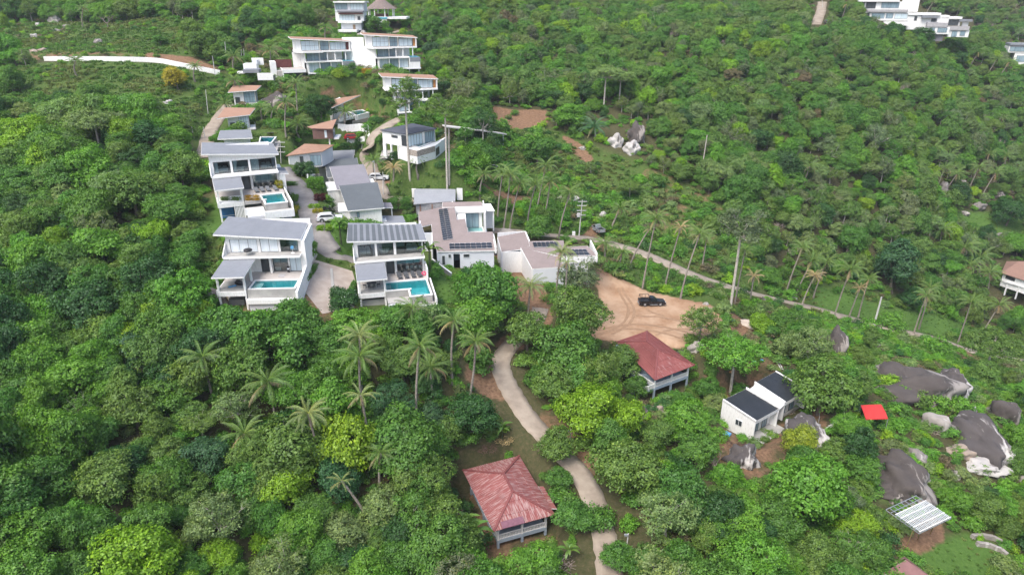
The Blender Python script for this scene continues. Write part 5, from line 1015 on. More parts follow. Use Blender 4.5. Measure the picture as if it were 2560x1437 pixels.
shrub_thing(FB.W(5.85, -5.6, -3.1), 1.25, .5, .9, 'orange', 'hedge', 'yellow croton hedge in the pool planter', 'hedge', None, 1); shrub_thing(FB.W(11.1, .3, -2.98), .65, .6, 1.5, 'yellow', 'shrub', 'yellow croton shrub beside the terrace loungers', 'shrub', None, 2); shrub_thing(FB.W(2.3, -4.4, -2.99), 1.7, .35, .6, 'olive', 'flower_bed', 'low mixed flower box at the pergola edge', 'planting', None, 3)
shrub_thing(FC_.W(-.75, -2.0, -4.2), .45, 2.4, 1.4, 'mid', 'hedge', 'clipped green hedge along the driveway side of the striped-roof villa', 'hedge', None, 4)
# ------------------------------------------------------------------ the two L-shaped houses with solar panels
def gp(f, z, lst): return [tuple(f.G(*q[:2], q[2])) for q in [(*z(a, b), h) for a, b, h in lst]]
SOLAR = None
m, n, b = nodemat('solar_cells'); tc = N(n, 'ShaderNodeTexCoord'); bt = N(n, 'ShaderNodeTexBrick'); bt.offset = 0; bt.inputs['Scale'].default_value = 6.0; bt.inputs['Mortar Size'].default_value = .015; bt.inputs['Brick Width'].default_value = 1; bt.inputs['Row Height'].default_value = 1
n.links.new(tc.outputs['Object'], bt.inputs['Vector']); bt.inputs['Color1'].default_value = (.012, .014, .02, 1); bt.inputs['Color2'].default_value = (.016, .018, .026, 1); bt.inputs['Mortar'].default_value = (.05, .055, .065, 1)
n.links.new(bt.outputs['Color'], b.inputs['Base Color']); b.inputs['Roughness'].default_value = .28; SOLAR = m
def panels(p, corners, nu, nv, gap=.13):
    """corners: front-left, front-right, back-right, back-left (x,y,z), already above the roof"""
    c = [Vector(q) for q in corners]
    nrm = (c[1] - c[0]).cross(c[3] - c[0]).normalized()
    for i in range(nu):
        for j in range(nv):
            def pt(u, v): return c[0].lerp(c[1], u).lerp(c[3].lerp(c[2], u), v)
            gu = gap / (c[1] - c[0]).length / 2; gv = gap / (c[3] - c[0]).length / 2
            q = [pt(i / nu + gu, j / nv + gv), pt((i + 1) / nu - gu, j / nv + gv), pt((i + 1) / nu - gu, (j + 1) / nv - gv), pt(i / nu + gu, (j + 1) / nv - gv)]
            MB().hexa(q, [v + nrm * .04 for v in q]).build('solar_panel', SOLAR, p)
    mb = MB()
    for v in (0.02, .98): mb.bar(c[0].lerp(c[3], v) - nrm * .03, c[1].lerp(c[2], v) - nrm * .03, .05, .05)
    for v in np.linspace(0, 1, nv + 1): mb.bar(c[0].lerp(c[3], v) + nrm * .015, c[1].lerp(c[2], v) + nrm * .015, .05, .03)
    mb.build('panel_rail', WFRAME, p)
def ribbed(p, pts, mat, axis, name='roof', th=.2, step=.42, fascia=WALL):
    """metal tile roof on polygon pts, raised ribs along the slope"""
    r, pz = roof_sheet(p, pts, mat, th, fascia, name); poly = [(q[0], q[1]) for q in pts]; mb = MB(); ax = 0 if axis == 'y' else 1
    lo = min(q[ax] for q in poly); hi = max(q[ax] for q in poly)
    for u in np.arange(lo + step / 2, hi, step):
        cr = []
        for i in range(len(poly)):
            a, b_ = poly[i], poly[(i + 1) % len(poly)]
            if (a[ax] - u) * (b_[ax] - u) < 0: t = (u - a[ax]) / (b_[ax] - a[ax]); cr.append(a[1 - ax] + (b_[1 - ax] - a[1 - ax]) * t)
        cr.sort()
        for k in range(0, len(cr) - 1, 2):
            a, b_ = cr[k] + .08, cr[k + 1] - .08
            if b_ - a < .2: continue
            p0 = (u, a) if ax == 0 else (a, u); p1 = (u, b_) if ax == 0 else (b_, u); mb.bar((*p0, pz(*p0) + .012), (*p1, pz(*p1) + .012), .05, .035)
    if mb.f: o = mb.build('roof_ribs', mat, r); o['kind'] = 'stuff'
    return r, pz
zd = zm(1000, 450, 5.746); D = root(FD, 'solar_house', 'L-shaped white house with two banks of solar panels on a mauve roof')
wl = [(265, 435, 1.75), (640, 375, 1.9), (780, 390, 1.75), (820, 570, 1.25), (935, 560, 1.2), (980, 755, .85), (540, 1030, -.15), (470, 860, .25), (450, 655, .6), (320, 680, .55), (270, 620, .85)]
pw = gp(FD, zd, wl); pwz = planez(pw); pw = [(x, y, pwz(x, y)) for x, y, _ in pw][::-1]
ribbed(D, pw, MAUVE, 'x', 'roof_wing', .2, .5)
pf = gp(FD, zd, [(545, 1030, -.15), (1390, 1015, -.25), (1330, 745, .9), (980, 755, .9)]); pfz = planez(pf); pf = [(x, y, pfz(x, y) + .06) for x, y, _ in pf]
ribbed(D, pf, MAUVE, 'y', 'roof_wing', .22, .4)
pb = gp(FD, zd, [(605, 390, 1.9), (1200, 385, 1.9), (1165, 310, 2.4), (610, 318, 2.4)]); ribbed(D, pb, MAUVE, 'y', 'roof_wing', .2, .5)
yb = pb[0][1]
ps = gp(FD, zd, [(615, 870, 1.0), (765, 835, 1.0), (683, 405, 1.0), (548, 425, 1.0)])
def onroof(z, f, lst, pz, lift=.16):
    out = []
    for a, b_ in lst:
        h = 1.0
        for _ in range(25): x, y, _z = f.G(*z(a, b_), h); h = h + (pz(x, y) + lift - h) * .6
        out.append((x, y, h))
    return out
panels(D, onroof(zd, FD, [(615, 865), (762, 838), (684, 405), (549, 425)], pwz), 2, 15); panels(D, onroof(zd, FD, [(710, 992), (1328, 976), (1315, 898), (702, 912)], lambda x, y: pfz(x, y) + .06), 8, 2)
# walls of D
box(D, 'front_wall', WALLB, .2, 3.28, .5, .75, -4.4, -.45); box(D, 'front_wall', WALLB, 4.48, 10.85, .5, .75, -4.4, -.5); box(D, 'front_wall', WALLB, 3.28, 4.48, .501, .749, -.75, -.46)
for x0, x1, z0, z1 in ((1.1, 1.72, -2.85, -.95), (2.3, 2.86, -1.5, -.72), (5.1, 6.3, -1.5, -.75)): window(D, 'y', .46, x0, x1, z0, z1, 1, DARKGLASS, fr=WFRAME)
box(D, 'entry_floor', GREYF, 3.3, 4.46, .76, 4.5, -4.2, -3.6); mb = MB()
for k in range(5): mb.box(3.3, 4.46, -.2 + k * .35, .15 + k * .35, -4.3, -4.2 + k * .12)
mb.build('entry_step', GREYF, D); window(D, 'y', 4.5, 3.35, 4.42, -3.55, -.9, 1, BLUEGLASS)
box(D, 'side_wall', WALL, 10.6, 10.85, .76, pf[2][1], -4.4, -.4); box(D, 'parapet', WALL, 11.0, 11.35, .1, pf[2][1], -.7, .5); box(D, 'side_wall', WALL, .2, .45, .76, 8.0, -4.4, -.3)
box(D, 'back_wall', WALL, 6.2, 10.9, pf[2][1] - .3, pf[2][1] - .05, -4.0, pf[2][2] - .3); box(D, 'courtyard_wall', WALLB, -2.4, -.9, pw[2][1] if False else 10.5, 10.7, -3.8, .2); box(D, 'courtyard_wall', WALL, -.9, -.65, 3, 10.5, -3.8, .3)
box(D, 'wing_wall', WALL, 4.3, 6.1, 9, yb - 1, -4, .6); box(D, 'wing_wall', WALLB, -3.5, -3.2, 11, yb, -4, 1.0); box(D, 'parapet', WALL, 3.9, 10.2, yb - .5, yb - .25, .6, 2.0); box(D, 'back_wing_wall', WALL, 3.9, 6.1, yb + .3, yb + .5, -3.5, .6); box(D, 'back_wing_wall', WALL, 9.0, 9.7, yb + .3, yb + .5, -3.5, .6)
window(D, 'y', yb + .4, 6.1, 9.0, -3.0, .3, 2, BLUEGLASS); box(D, 'terrace_floor', COPE, 4.5, 10.6, yb - 4.2, yb + .3, -3.6, -3.05); px_ = [tuple(FD.G(*zd(a, b_), -2.95))[:2] for a, b_ in ((985, 740), (1190, 740), (1180, 676), (975, 676))]; pool(D, px_, -2.95, 1.2, POOLB, .22)
box(D, 'annexe_wall', WALL, 10.0, 10.25, yb - 5, yb + 4, -3.6, 2.0); roof_sheet(D, [(10.3, yb - .5, 1.0), (12.4, yb - .5, 1.0), (11.8, yb + 4, 1.3), (9.9, yb + 4, 1.3)], WALL, .2, WALL, 'annexe_roof'); box(D, 'annexe_post', WALL, 12.0, 12.25, yb - .3, yb - .05, -3.6, .8); box(D, 'annexe_wall', WALL, 10.26, 12.2, yb + 1.5, yb + 1.7, -3.6, .8)
g = root(FD, 'block_wall', 'grey concrete block garden wall with a pale top by the L-shaped solar house', 'wall')
gw = [FD.loc(ground_at(*zd(a, b_))) for a, b_ in ((470, 1230), (740, 1437))]; mbw = MB()
a0, a1 = Vector(gw[0]), Vector(gw[1]); a0.z = min(a0.z, -3.3)
for k in range(9):
    for r in range(5):
        p0 = a0.lerp(a1, (k + .02 + .5 * (r % 2) / 9 * 0) / 9); p1 = a0.lerp(a1, (k + .98) / 9); zz = -.5 + r * .36
        MB().bar(p0 + Vector((0, 0, zz + .17)), p1 + Vector((0, 0, zz + .17)), .2, .34).build('block', BLOCK, g)
MB().bar(a0 + Vector((0, 0, 1.36)), a1 + Vector((0, 0, 1.36)), .28, .08).build('wall_cap', WALL, g); MB().bar(a0 + Vector((0, 0, .3)), a1 + Vector((0, 0, .3)), .12, 2.0).build('mortar', CONCR, g)
# E
ze = zm(1220, 550, 7.563); Eh = root(FE, 'solar_house', 'white house with a zigzag mauve roof and solar panels above the sand')
r1 = gp(FE, ze, [(255, 600, 1.2), (615, 560, 1.2), (790, 480, 1.5), (770, 395, 1.75), (695, 230, 2.2), (180, 310, 2.2)]); z1_ = planez(r1); r1 = [(x, y, z1_(x, y)) for x, y, _ in r1]; ribbed(Eh, r1, MAUVE, 'x', 'roof_wing', .2, .5)
r2 = gp(FE, ze, [(1390, 690, .98), (2065, 680, .9), (1885, 495, 1.15), (1440, 505, 1.25), (1430, 385, 1.45), (775, 400, 1.5), (620, 530, 1.25)]); z2_ = planez(r2); r2 = [(x, y, z2_(x, y) + .05) for x, y, _ in r2]; ribbed(Eh, r2, MAUVE, 'y', 'roof_wing', .2, .45)
r3 = gp(FE, ze, [(835, 928, .6), (1440, 900, .6), (1370, 700, 1.2), (1250, 680, 1.25), (618, 530, 1.55)]); z3_ = planez(r3); r3 = [(x, y, z3_(x, y) + .12) for x, y, _ in r3]; ribbed(Eh, r3, MAUVE, 'x', 'roof_wing', .2, .5)
panels(Eh, onroof(ze, FE, [(866, 515), (1340, 497), (1322, 408), (836, 420)], z2_, .2), 6, 1); panels(Eh, onroof(ze, FE, [(1400, 676), (1938, 662), (1850, 552), (1490, 558)], z2_, .2), 5, 2)
box(Eh, 'fascia_band', WALL, -.3, 7.3, -.25, -.02, -.2, .85); box(Eh, 'parapet', WALL, 7.0, 7.3, 0, 8.2, -.3, 1.6); box(Eh, 'front_wall', WALL, .2, 5.5, .2, .45, -4.5, .6); box(Eh, 'side_wall', WALL, 5.3, 5.5, .46, 6, -4.5, .6)
fx = [r3[0], r3[1]]; MB().hexa([(fx[0][0], fx[0][1], -5.5), (fx[1][0] - .1, fx[1][1], -5.5), (fx[1][0] - .1, fx[1][1] + .25, -5.5), (fx[0][0], fx[0][1] + .25, -5.5)], [(fx[0][0], fx[0][1], r3[0][2] - .12), (fx[1][0] - .1, fx[1][1], r3[1][2] - .12), (fx[1][0] - .1, fx[1][1] + .25, r3[1][2] - .12), (fx[0][0], fx[0][1] + .25, r3[0][2] - .12)]).build('gable_wall', WALLB, Eh)
a, b_ = r3[0], r3[4]; MB().hexa([(a[0] - .05, a[1], -5), (a[0] + .2, a[1], -5), (b_[0] + .2, b_[1], -4), (b_[0] - .05, b_[1], -4)], [(a[0] - .05, a[1], a[2] - .1), (a[0] + .2, a[1], a[2] - .1), (b_[0] + .2, b_[1], b_[2] - .1), (b_[0] - .05, b_[1], b_[2] - .1)]).build('side_wall', WALL, Eh)
a, b_ = r3[1], (0.1, .3); MB().hexa([(a[0] - .25, a[1], -5), (a[0], a[1], -5), (.2, .4, -5), (-.05, .4, -5)], [(a[0] - .25, a[1], a[2] - .2), (a[0], a[1], a[2] - .2), (.2, .4, .7), (-.05, .4, .7)]).build('side_wall', WALL, Eh)
a, b_ = r1[0], r1[5]; MB().hexa([(a[0] - .05, a[1], -4), (a[0] + .2, a[1], -4), (b_[0] + .2, b_[1], -3), (b_[0] - .05, b_[1], -3)], [(a[0] - .05, a[1], a[2] - .2), (a[0] + .2, a[1], a[2] - .2), (b_[0] + .2, b_[1], b_[2] - .2), (b_[0] - .05, b_[1], b_[2] - .2)]).build('side_wall', WALLB, Eh)
a, b_ = r1[5], r1[4]; MB().hexa([(a[0], a[1], -3), (b_[0], b_[1], -3), (b_[0], b_[1] + .25, -3), (a[0], a[1] + .25, -3)], [(a[0], a[1], 2.9), (b_[0], b_[1], 2.35), (b_[0], b_[1] + .25, 2.35), (a[0], a[1] + .25, 2.9)]).build('parapet', WALL, Eh)
a, b_ = r1[4], r1[3]; MB().hexa([(a[0], a[1], -3), (a[0] + .25, a[1], -3), (b_[0] + .25, b_[1], -3), (b_[0], b_[1], -3)], [(a[0], a[1], a[2] + .12), (a[0] + .25, a[1], a[2] + .12), (b_[0] + .25, b_[1], b_[2] + .12), (b_[0], b_[1], b_[2] + .12)]).build('parapet', WALL, Eh)
box(Eh, 'gable_wall', WALL, r1[0][0], r1[0][0] + 4.2, r1[0][1] + .1, r1[0][1] + .3, -4, r1[0][2] - .2)
g = root(FE, 'yard_wall', 'low pale wall round the bare earth yard between the solar houses', 'wall')
gl = [FE.loc(ground_at(*ze(a, b_))) for a, b_ in ((130, 640), (590, 640), (760, 1090))]
for i in range(2): a0, a1 = Vector(gl[i]), Vector(gl[i + 1]); MB().bar(a0 + Vector((0, 0, .3)), a1 + Vector((0, 0, .3)), .2, 1.4).build('wall_panel', WALL, g)
for k, (a, b_, m_, nm, lab) in enumerate(((370, 770, WALL, 'sand_heap', 'white heap of sand in the bare yard'), (145, 660, CHAR, 'dark_bin', 'dark bin at the left of the bare yard'), (235, 668, CHAR, 'dark_bin', 'dark bin second along the yard wall'), (430, 680, BLOCK, 'rubble_heap', 'grey heap of blocks by the yard wall'), (580, 720, BROWNW, 'timber_stack', 'stack of old timber leaning in the yard corner'))):
    p_ = ground_at(*ze(a, b_)); t = empty(nm, lab, nm.split('_')[1], p_)
    if 'bin' in nm: MB().tube([(0, 0, 0), (0, 0, .9)], [.3, .36], 10).build('body', m_, t); MB().tube([(0, 0, .902), (0, 0, .98)], [.38, .3], 10).build('lid', m_, t)
    elif 'timber' in nm:
        for q_ in range(5): MB().bar((-.4 + q_ * .18, 0, 0), (-.2 + q_ * .2, .5, 1.2), .12, .05).build('plank', m_, t)
    else: link('heap', ico(3, k, .35, 1.5 if k == 0 else .9, 1.1 if k == 0 else .6, .35 if k == 0 else .45), t, (0, 0, .05)).data.materials.append(m_)
# G: pale tiled roof behind
zg = zd; G_ = root(FG, 'tiled_house', 'house with a pale grey tiled roof and block walls behind the L-shaped solar house')
gpnts = gp(FG, zg, [(195, 345, 0), (795, 300, .3), (800, 130, 1.4), (205, 125, 1.4)]); gz_ = planez(gpnts); gpnts = [(x, y, gz_(x, y)) for x, y, _ in gpnts]; r, pzg = ribbed(G_, gpnts, TGREY, 'y', 'roof', .2, .45, BLOCK)
box(G_, 'front_wall', BLOCK, .4, 8.2, .6, .85, -3.2, -.2); box(G_, 'side_wall', WALL, 8.2, 8.45, .86, 7, -3.2, .2); box(G_, 'side_wall', BLOCK, .4, .65, .86, 7, -3.2, .2); box(G_, 'parapet', WALL, 8.9, 10.2, 6.5, 6.8, -1, 1.7); box(G_, 'balcony', WALL, -1.3, -.4, 7.2, 7.6, -.6, 1.4)
for k in range(3): box(G_, 'pilaster', BRTILE, 1.2 + k * 2.6, 1.5 + k * 2.6, .5, .598, -3.2, -.2)
# ------------------------------------------------------------------ the red-roofed bungalows
def hip(p, cor, ridge, matx, maty, th=.1, step=.28, laps=1.55):
    """cor: FL, FR, BR, BL (x,y,z); ridge: front end, back end"""
    FL, FR, BR, BL = [Vector(c) for c in cor]; R0, R1 = Vector(ridge[0]), Vector(ridge[1])
    for face, mat in (([FL, FR, R0], maty), ([FR, BR, R1, R0], matx), ([BR, BL, R1], maty), ([BL, FL, R0, R1], matx)):
        nrm = (face[1] - face[0]).cross(face[-1] - face[0]).normalized()
        s = MB().hexa([v - nrm * th for v in face], face).build('roof_slope', mat, p)
        e = (face[1] - face[0]); L = e.length; e.normalize(); up = nrm.cross(e).normalized(); P2 = [((v - face[0]).dot(e), (v - face[0]).dot(up)) for v in face]; mb = MB(); ml = MB(); tm = max(q[1] for q in P2)
        def span(u, ax):
            out = []
            for i in range(len(P2)):
                a, b_ = P2[i], P2[(i + 1) % len(P2)]
                if (a[ax] - u) * (b_[ax] - u) < 0: t = (u - a[ax]) / (b_[ax] - a[ax]); out.append(a[1 - ax] + (b_[1 - ax] - a[1 - ax]) * t)
            return sorted(out)
        for u in np.arange(step / 2, L, step):
            c = span(u, 0)
            if len(c) > 1 and c[1] - c[0] > .2: mb.bar(face[0] + e * u + up * (c[0] + .02) + nrm * .02, face[0] + e * u + up * (c[1] - .08) + nrm * .02, .11, .05)
        o = mb.build('sheet_ribs', mat, s); o['kind'] = 'stuff'
        for v_ in np.arange(laps, tm, laps):
            c = span(v_, 1)
            if len(c) > 1: ml.bar(face[0] + e * c[0] + up * v_ + nrm * .03, face[0] + e * c[1] + up * v_ + nrm * .03, .07, .07)
        if ml.f: ml.build('sheet_lap', mat, s)
    for a, b_ in ((FL, R0), (FR, R0), (BR, R1), (BL, R1), (R0, R1)): MB().bar(a + Vector((0, 0, .05)), b_ + Vector((0, 0, .06)), .3, .1).build('ridge_cap', REDCAP, p)
REDCAP = simple('red_ridge', (.20, .06, .056), (.16, .045, .043), 1.5, .75)
RX1 = redroof('worn_red_roof_x', 'x', amt=.52); RY1 = redroof('worn_red_roof_y', 'y', amt=.49); RX2 = redroof('red_roof_x', 'x', amt=.66, dirt=0); RY2 = redroof('red_roof_y', 'y', amt=.60, dirt=0)
def bungalow(f, z, px, name, label, mx, my, fl, posts, extra):
    t = root(f, name, label); cor = [f.G(*z(a, b_), 0) for a, b_ in px[:4]]; rg = [f.G(*z(a, b_), 1.75) for a, b_ in px[4:]]
    hip(t, cor, rg, mx, my); W_ = cor[1][0]; Dp = min(cor[2][1], cor[3][1])
    x0, x1, y0, y1 = .75, W_ - .75, .75, Dp - .8; zf = fl
    box(t, 'floor_slab', GREYP, x0, x1, y0, y1, zf - .45, zf); box(t, 'house_wall', GREYP, x0 + 1.6, x1 - .3, y0 + 1.8, y1 - .1, zf, -.05)
    for q_ in (-.8, 1.4): window(t, 'y', y0 + 1.76, (x0 + x1) / 2 + q_, (x0 + x1) / 2 + q_ + 1.1, zf + .7, -.3, 2, DARKGLASS, fr=WFRAME)
    window(t, 'y', y0 + 1.75, x0 + 2.0, x0 + 2.8, zf + .02, -.3, 1, BROWNW, fr=WFRAME, name='door')
    for u in np.linspace(0, 1, 3):
        xx = x0 + .12 + (x1 - x0 - .24) * u
        box(t, 'post', WALL, xx - .12, xx + .12, y0 + .003, y0 + .24, zf, -.02)
        for yy in (y0 + .12, (y0 + y1) / 2, y1 - .15): box(t, 'stilt', GREYP, xx - .14, xx + .14, yy - .14, yy + .14, zf - 3.0, zf - .452)
    mb = MB(); mb.box(x0 + .24, x1 - .24, y0 + .06, y0 + .18, zf + .72, zf + .80); mb.box(x0 + .24, x1 - .24, y0 + .06, y0 + .18, zf + .06, zf + .14)
    for u in np.arange(x0 + .35, x1 - .3, .2): mb.box(u, u + .09, y0 + .08, y0 + .16, zf + .14, zf + .72)
    mb.box(x0 + .02, x0 + .12, y0 + .3, y1 * .55, zf + .72, zf + .8)
    for u in np.arange(y0 + .4, y1 * .55, .2): mb.box(x0 + .03, x0 + .11, u, u + .09, zf + .02, zf + .72)
    mb.build('balustrade', WALL, t); extra(t, W_, Dp, zf, x0, x1, y0, y1); return t
zr = zm(1140, 1110, 4.954)
def ex1(t, W_, Dp, zf, x0, x1, y0, y1):
    q = [FR1.G(*zr(a, b_), h) for a, b_, h in ((1175, 795, -.25), (1250, 795, -.4), (1085, 520, -.4), (1020, 515, -.25))]; roof_sheet(t, [(x, y, z_) for x, y, z_ in q], RX1, .12, WALL, 'porch_roof')
    c = [Vector(FR1.G(*zr(a, b_), h)) for a, b_, h in ((575, 1050, .15), (850, 975, .15), (825, 890, .65), (550, 965, .65))]; MB().hexa(c, [v + Vector((0, 0, .06)) for v in c]).build('roof_patch', simple('new_purple_sheet', (.20, .085, .115), (.15, .06, .085), 3, .6), t)
bungalow(FR1, zr, [(465, 1080), (1225, 870), (785, 140), (80, 320), (700, 580), (590, 365)], 'red_roof_house', 'raised bungalow with a worn striped red roof beside the lower lane', RX1, RY1, -2.35, None, ex1)
z2r = zm(1530, 800, 6.844)
def ex2(t, W_, Dp, zf, x0, x1, y0, y1):
    mb = MB(); mb.hexa([(x0 - 2.4, y0 + 3.2, zf - 2.4), (x0 - 1.4, y0 + 3.2, zf - 2.4), (x0, y0 + .1, zf - .4), (x0 - 1.2, y0 + .1, zf - .4)], [(x0 - 2.4, y0 + 3.2, zf - 2.0), (x0 - 1.4, y0 + 3.2, zf - 2.0), (x0, y0 + .1, zf), (x0 - 1.2, y0 + .1, zf)]); mb.build('stair', GREYP, t)
    mb = MB(); mb.bar((x0 - 1.25, y0 + .1, zf + .75), (x0 - 2.45, y0 + 3.2, zf - 1.2), .12, .1); mb.bar((x0 - 1.25, y0 + .1, zf + .75), (x0, y0 + .1, zf + .75), .12, .1)
    for u in np.linspace(0, 1, 16): mb.bar((x0 - 1.25 - 1.2 * u, y0 + .1 + 3.1 * u, zf - 2.0 * u), (x0 - 1.25 - 1.2 * u, y0 + .1 + 3.1 * u, zf + .72 - 1.95 * u), .09)
    for u in np.linspace(0, 1, 6): mb.box(x0 - 1.2 * u - .04, x0 - 1.2 * u + .04, y0 + .06, y0 + .14, zf, zf + .72)
    mb.build('stair_rail', WALL, t)
bungalow(FR2, z2r, [(735, 1030), (1420, 770), (600, 185), (60, 370), (785, 505), (600, 365)], 'red_roof_house', 'raised bungalow with a plain red hip roof below the sand lot', RX2, RY2, -2.1, None, ex2)
# ------------------------------------------------------------------ K: twin black mono-pitch roofs on white walls
zk = zm(1780, 900, 6.53); K = root(FK, 'black_roof_house', 'white house with twin black metal roofs built on dark rock')
BLKM = simple('black_metal_roof', (.03, .034, .04), (.022, .025, .03), .6, .42, spec=.5)
ra = gp(FK, zk, [(712, 1000, .1), (1100, 785, .1), (560, 465, 1.25), (175, 648, 1.25)]); rz_ = planez(ra); ra = [(x, y, rz_(x, y)) for x, y, _ in ra]; ribbed(K, ra, BLKM, 'y', 'roof', .25, .32)
rb = gp(FK, zk, [(1190, 700, .12), (1560, 485, .12), (1045, 180, 1.25), (690, 370, 1.25)]); rz2 = planez(rb); rb = [(x, y, rz2(x, y)) for x, y, _ in rb]; ribbed(K, rb, BLKM, 'y', 'roof', .25, .32)
def wallq(p, a, b_, z0, top, th, mat, name='wall'):
    d = (Vector((b_[0] - a[0], b_[1] - a[1], 0))).normalized(); nn = Vector((-d.y, d.x, 0)) * th
    return MB().hexa([(a[0], a[1], z0), (b_[0], b_[1], z0), (b_[0] + nn.x, b_[1] + nn.y, z0), (a[0] + nn.x, a[1] + nn.y, z0)], [(a[0], a[1], a[2] + top), (b_[0], b_[1], b_[2] + top), (b_[0] + nn.x, b_[1] + nn.y, b_[2] + top), (a[0] + nn.x, a[1] + nn.y, a[2] + top)]).build(name, mat, p)
FLk, FRk, BRk, BLk = ra; wallq(K, BLk, FLk, -3.6, .14, .22, WALL, 'gable_wall'); wallq(K, FLk, FRk, -.45, -.02, .2, WALL, 'fascia'); FL2, FR2_, BR2, BL2 = rb
wallq(K, FR2_, BR2, -3.4, .14, .25, WALL, 'gable_wall'); wallq(K, FL2, FR2_, -.45, -.02, .2, WALL, 'fascia'); wallq(K, BL2, FL2, -3.2, .25, .2, WALL, 'gable_wall'); wallq(K, FRk, BRk, -3.2, .35, .2, WALL, 'gable_wall')
gq = [(FRk[0], FRk[1], -.1), (FL2[0], FL2[1], -.1), (BL2[0], BL2[1], .7), (BRk[0], BRk[1], .7)]; roof_sheet(K, gq, WALL, .2, WALL, 'valley_roof')
wallq(K, (FLk[0] + .3, FLk[1] + 1.1, -.4), (FRk[0], FRk[1] + 1.1, -.4), -3.2, 0, .2, WALL, 'front_wall'); wallq(K, (FL2[0], FL2[1] + 1.1, -.4), (FR2_[0] - .3, FR2_[1] + 1.1, -.4), -3.2, 0, .2, WALL, 'front_wall')
d_ = Vector(FLk) - Vector(BLk); u_ = d_.normalized(); mid = Vector(BLk) + d_ * .45
wz = MB(); nn = Vector((u_.y, -u_.x, 0)).normalized(); nn = nn if nn.x < 0 else -nn; c0 = mid + nn * .03; c0.z = -1.9
wf = wz.hexa([c0, c0 + Vector((u_.x, u_.y, 0)) * 1.2, c0 + Vector((u_.x, u_.y, 0)) * 1.2 + nn * .05, c0 + nn * .05], [c0 + Vector((0, 0, 1.0)), c0 + Vector((u_.x * 1.2, u_.y * 1.2, 1.0)), c0 + Vector((u_.x * 1.2, u_.y * 1.2, 1.0)) + nn * .05, c0 + nn * .05 + Vector((0, 0, 1.0))]).build('window', WFRAME, K)
for q_ in (0.08, .64):
    a_ = c0 + Vector((u_.x, u_.y, 0)) * q_ + nn * .055 + Vector((0, 0, .08)); b2 = a_ + Vector((u_.x, u_.y, 0)) * .48; MB().hexa([a_, b2, b2 + nn * .02, a_ + nn * .02], [v + Vector((0, 0, .84)) for v in (a_, b2, b2 + nn * .02, a_ + nn * .02)]).build('pane', DARKGLASS, wf)
prism(K, 'terrace_floor', CONCR, [(FLk[0] - .1, FLk[1] - 1.6), (FRk[0] + .5, FLk[1] - 1.4), (FRk[0] + .5, FLk[1] + 1.2), (FLk[0] - .1, FLk[1] + 1.2)], -3.9, -3.2)
for x in (FLk[0] + 1.4, FLk[0] + 3.6): window(K, 'y', FLk[1] + 1.08, x, x + 1.3, -3.15, -.9, 2, BLUEGLASS)
for x in (FL2[0] + 1.0, FL2[0] + 3.4): window(K, 'y', FL2[1] + 1.08, x, x + 1.3, -3.15, -.9, 2, BLUEGLASS)
box(K, 'house_floor', CONCR, FLk[0] + .3, FR2_[0] - .3, FLk[1] + 1.2, BRk[1] - .5, -3.9, -3.25)
t = empty('water_tank', 'white plastic water tank at the corner of the black-roofed house', 'tank', ground_at(1815, 1070)); MB().tube([(0, 0, 0), (0, 0, .9), (0, 0, 1.05)], [.5, .5, .42], 14).build('body', WALL, t); MB().tube([(0, 0, 1.052), (0, 0, 1.1)], [.44, .40], 14).build('lid', SHING_M, t)
for a, b_, m_, lab, sz in ((1817, 1085, SKYB, 'crumpled light blue tarpaulin below the water tank', .7), (1885, 905, SKYB, 'blue tarpaulin under the feathery tree', .5), (1905, 902, SKYB, 'second blue tarpaulin further right under the feathery tree', .45), (1826, 930, ORANGEW, 'small orange crate heap behind the white trunk', .35), (1830, 803, SKYB, 'blue sheet beside the pale sand heap', .7), (1497, 765, BLUE, 'blue sheet under the bare twiggy tree', .9)):
    t = empty('tarpaulin', lab, 'tarpaulin', ground_at(a, b_)); link('sheet', ico(3, int(a), .5, sz, sz * .8, .28), t, (0, 0, .08)).data.materials.append(m_)
# ------------------------------------------------------------------ the rest of the village
def mono_house(f, name, label, corners, cover, base, ov=.5, th=.22, wallm=None, grp=None, fascia=WALL, ribs=None, cat='house'):
    """single-slope roof on walls; corners FL, FR, BR, BL (x,y,z)"""
    t = root(f, name, label, cat, grp); pz = planez(corners); pts = corners
    if ribs: ribbed(t, pts, cover, ribs, 'roof', th, .45, fascia)
    else: roof_sheet(t, pts, cover, th, fascia)
    x0 = max(pts[0][0], pts[3][0]) + ov; x1 = min(pts[1][0], pts[2][0]) - ov; y0 = max(pts[0][1], pts[1][1]) + ov; y1 = min(pts[2][1], pts[3][1]) - ov; wallm = wallm or WALL; g = .22
    for nm, (a, b_, c, d) in (('front_wall', (x0, x1, y0, y0 + g)), ('back_wall', (x0, x1, y1 - g, y1)), ('side_wall', (x0, x0 + g - .002, y0 + g, y1 - g)), ('side_wall', (x1 - g + .002, x1, y0 + g, y1 - g))):
        MB().prism([(a, c), (b_, c), (b_, d), (a, d)], base, lambda x, y: bil(corners, x, y) - th - .02).build(nm, wallm, t)
    return t, pz, x0, x1, y0, y1
def fr(z, px, py, d, psi): return Frame(*z(px, py), d, psi)
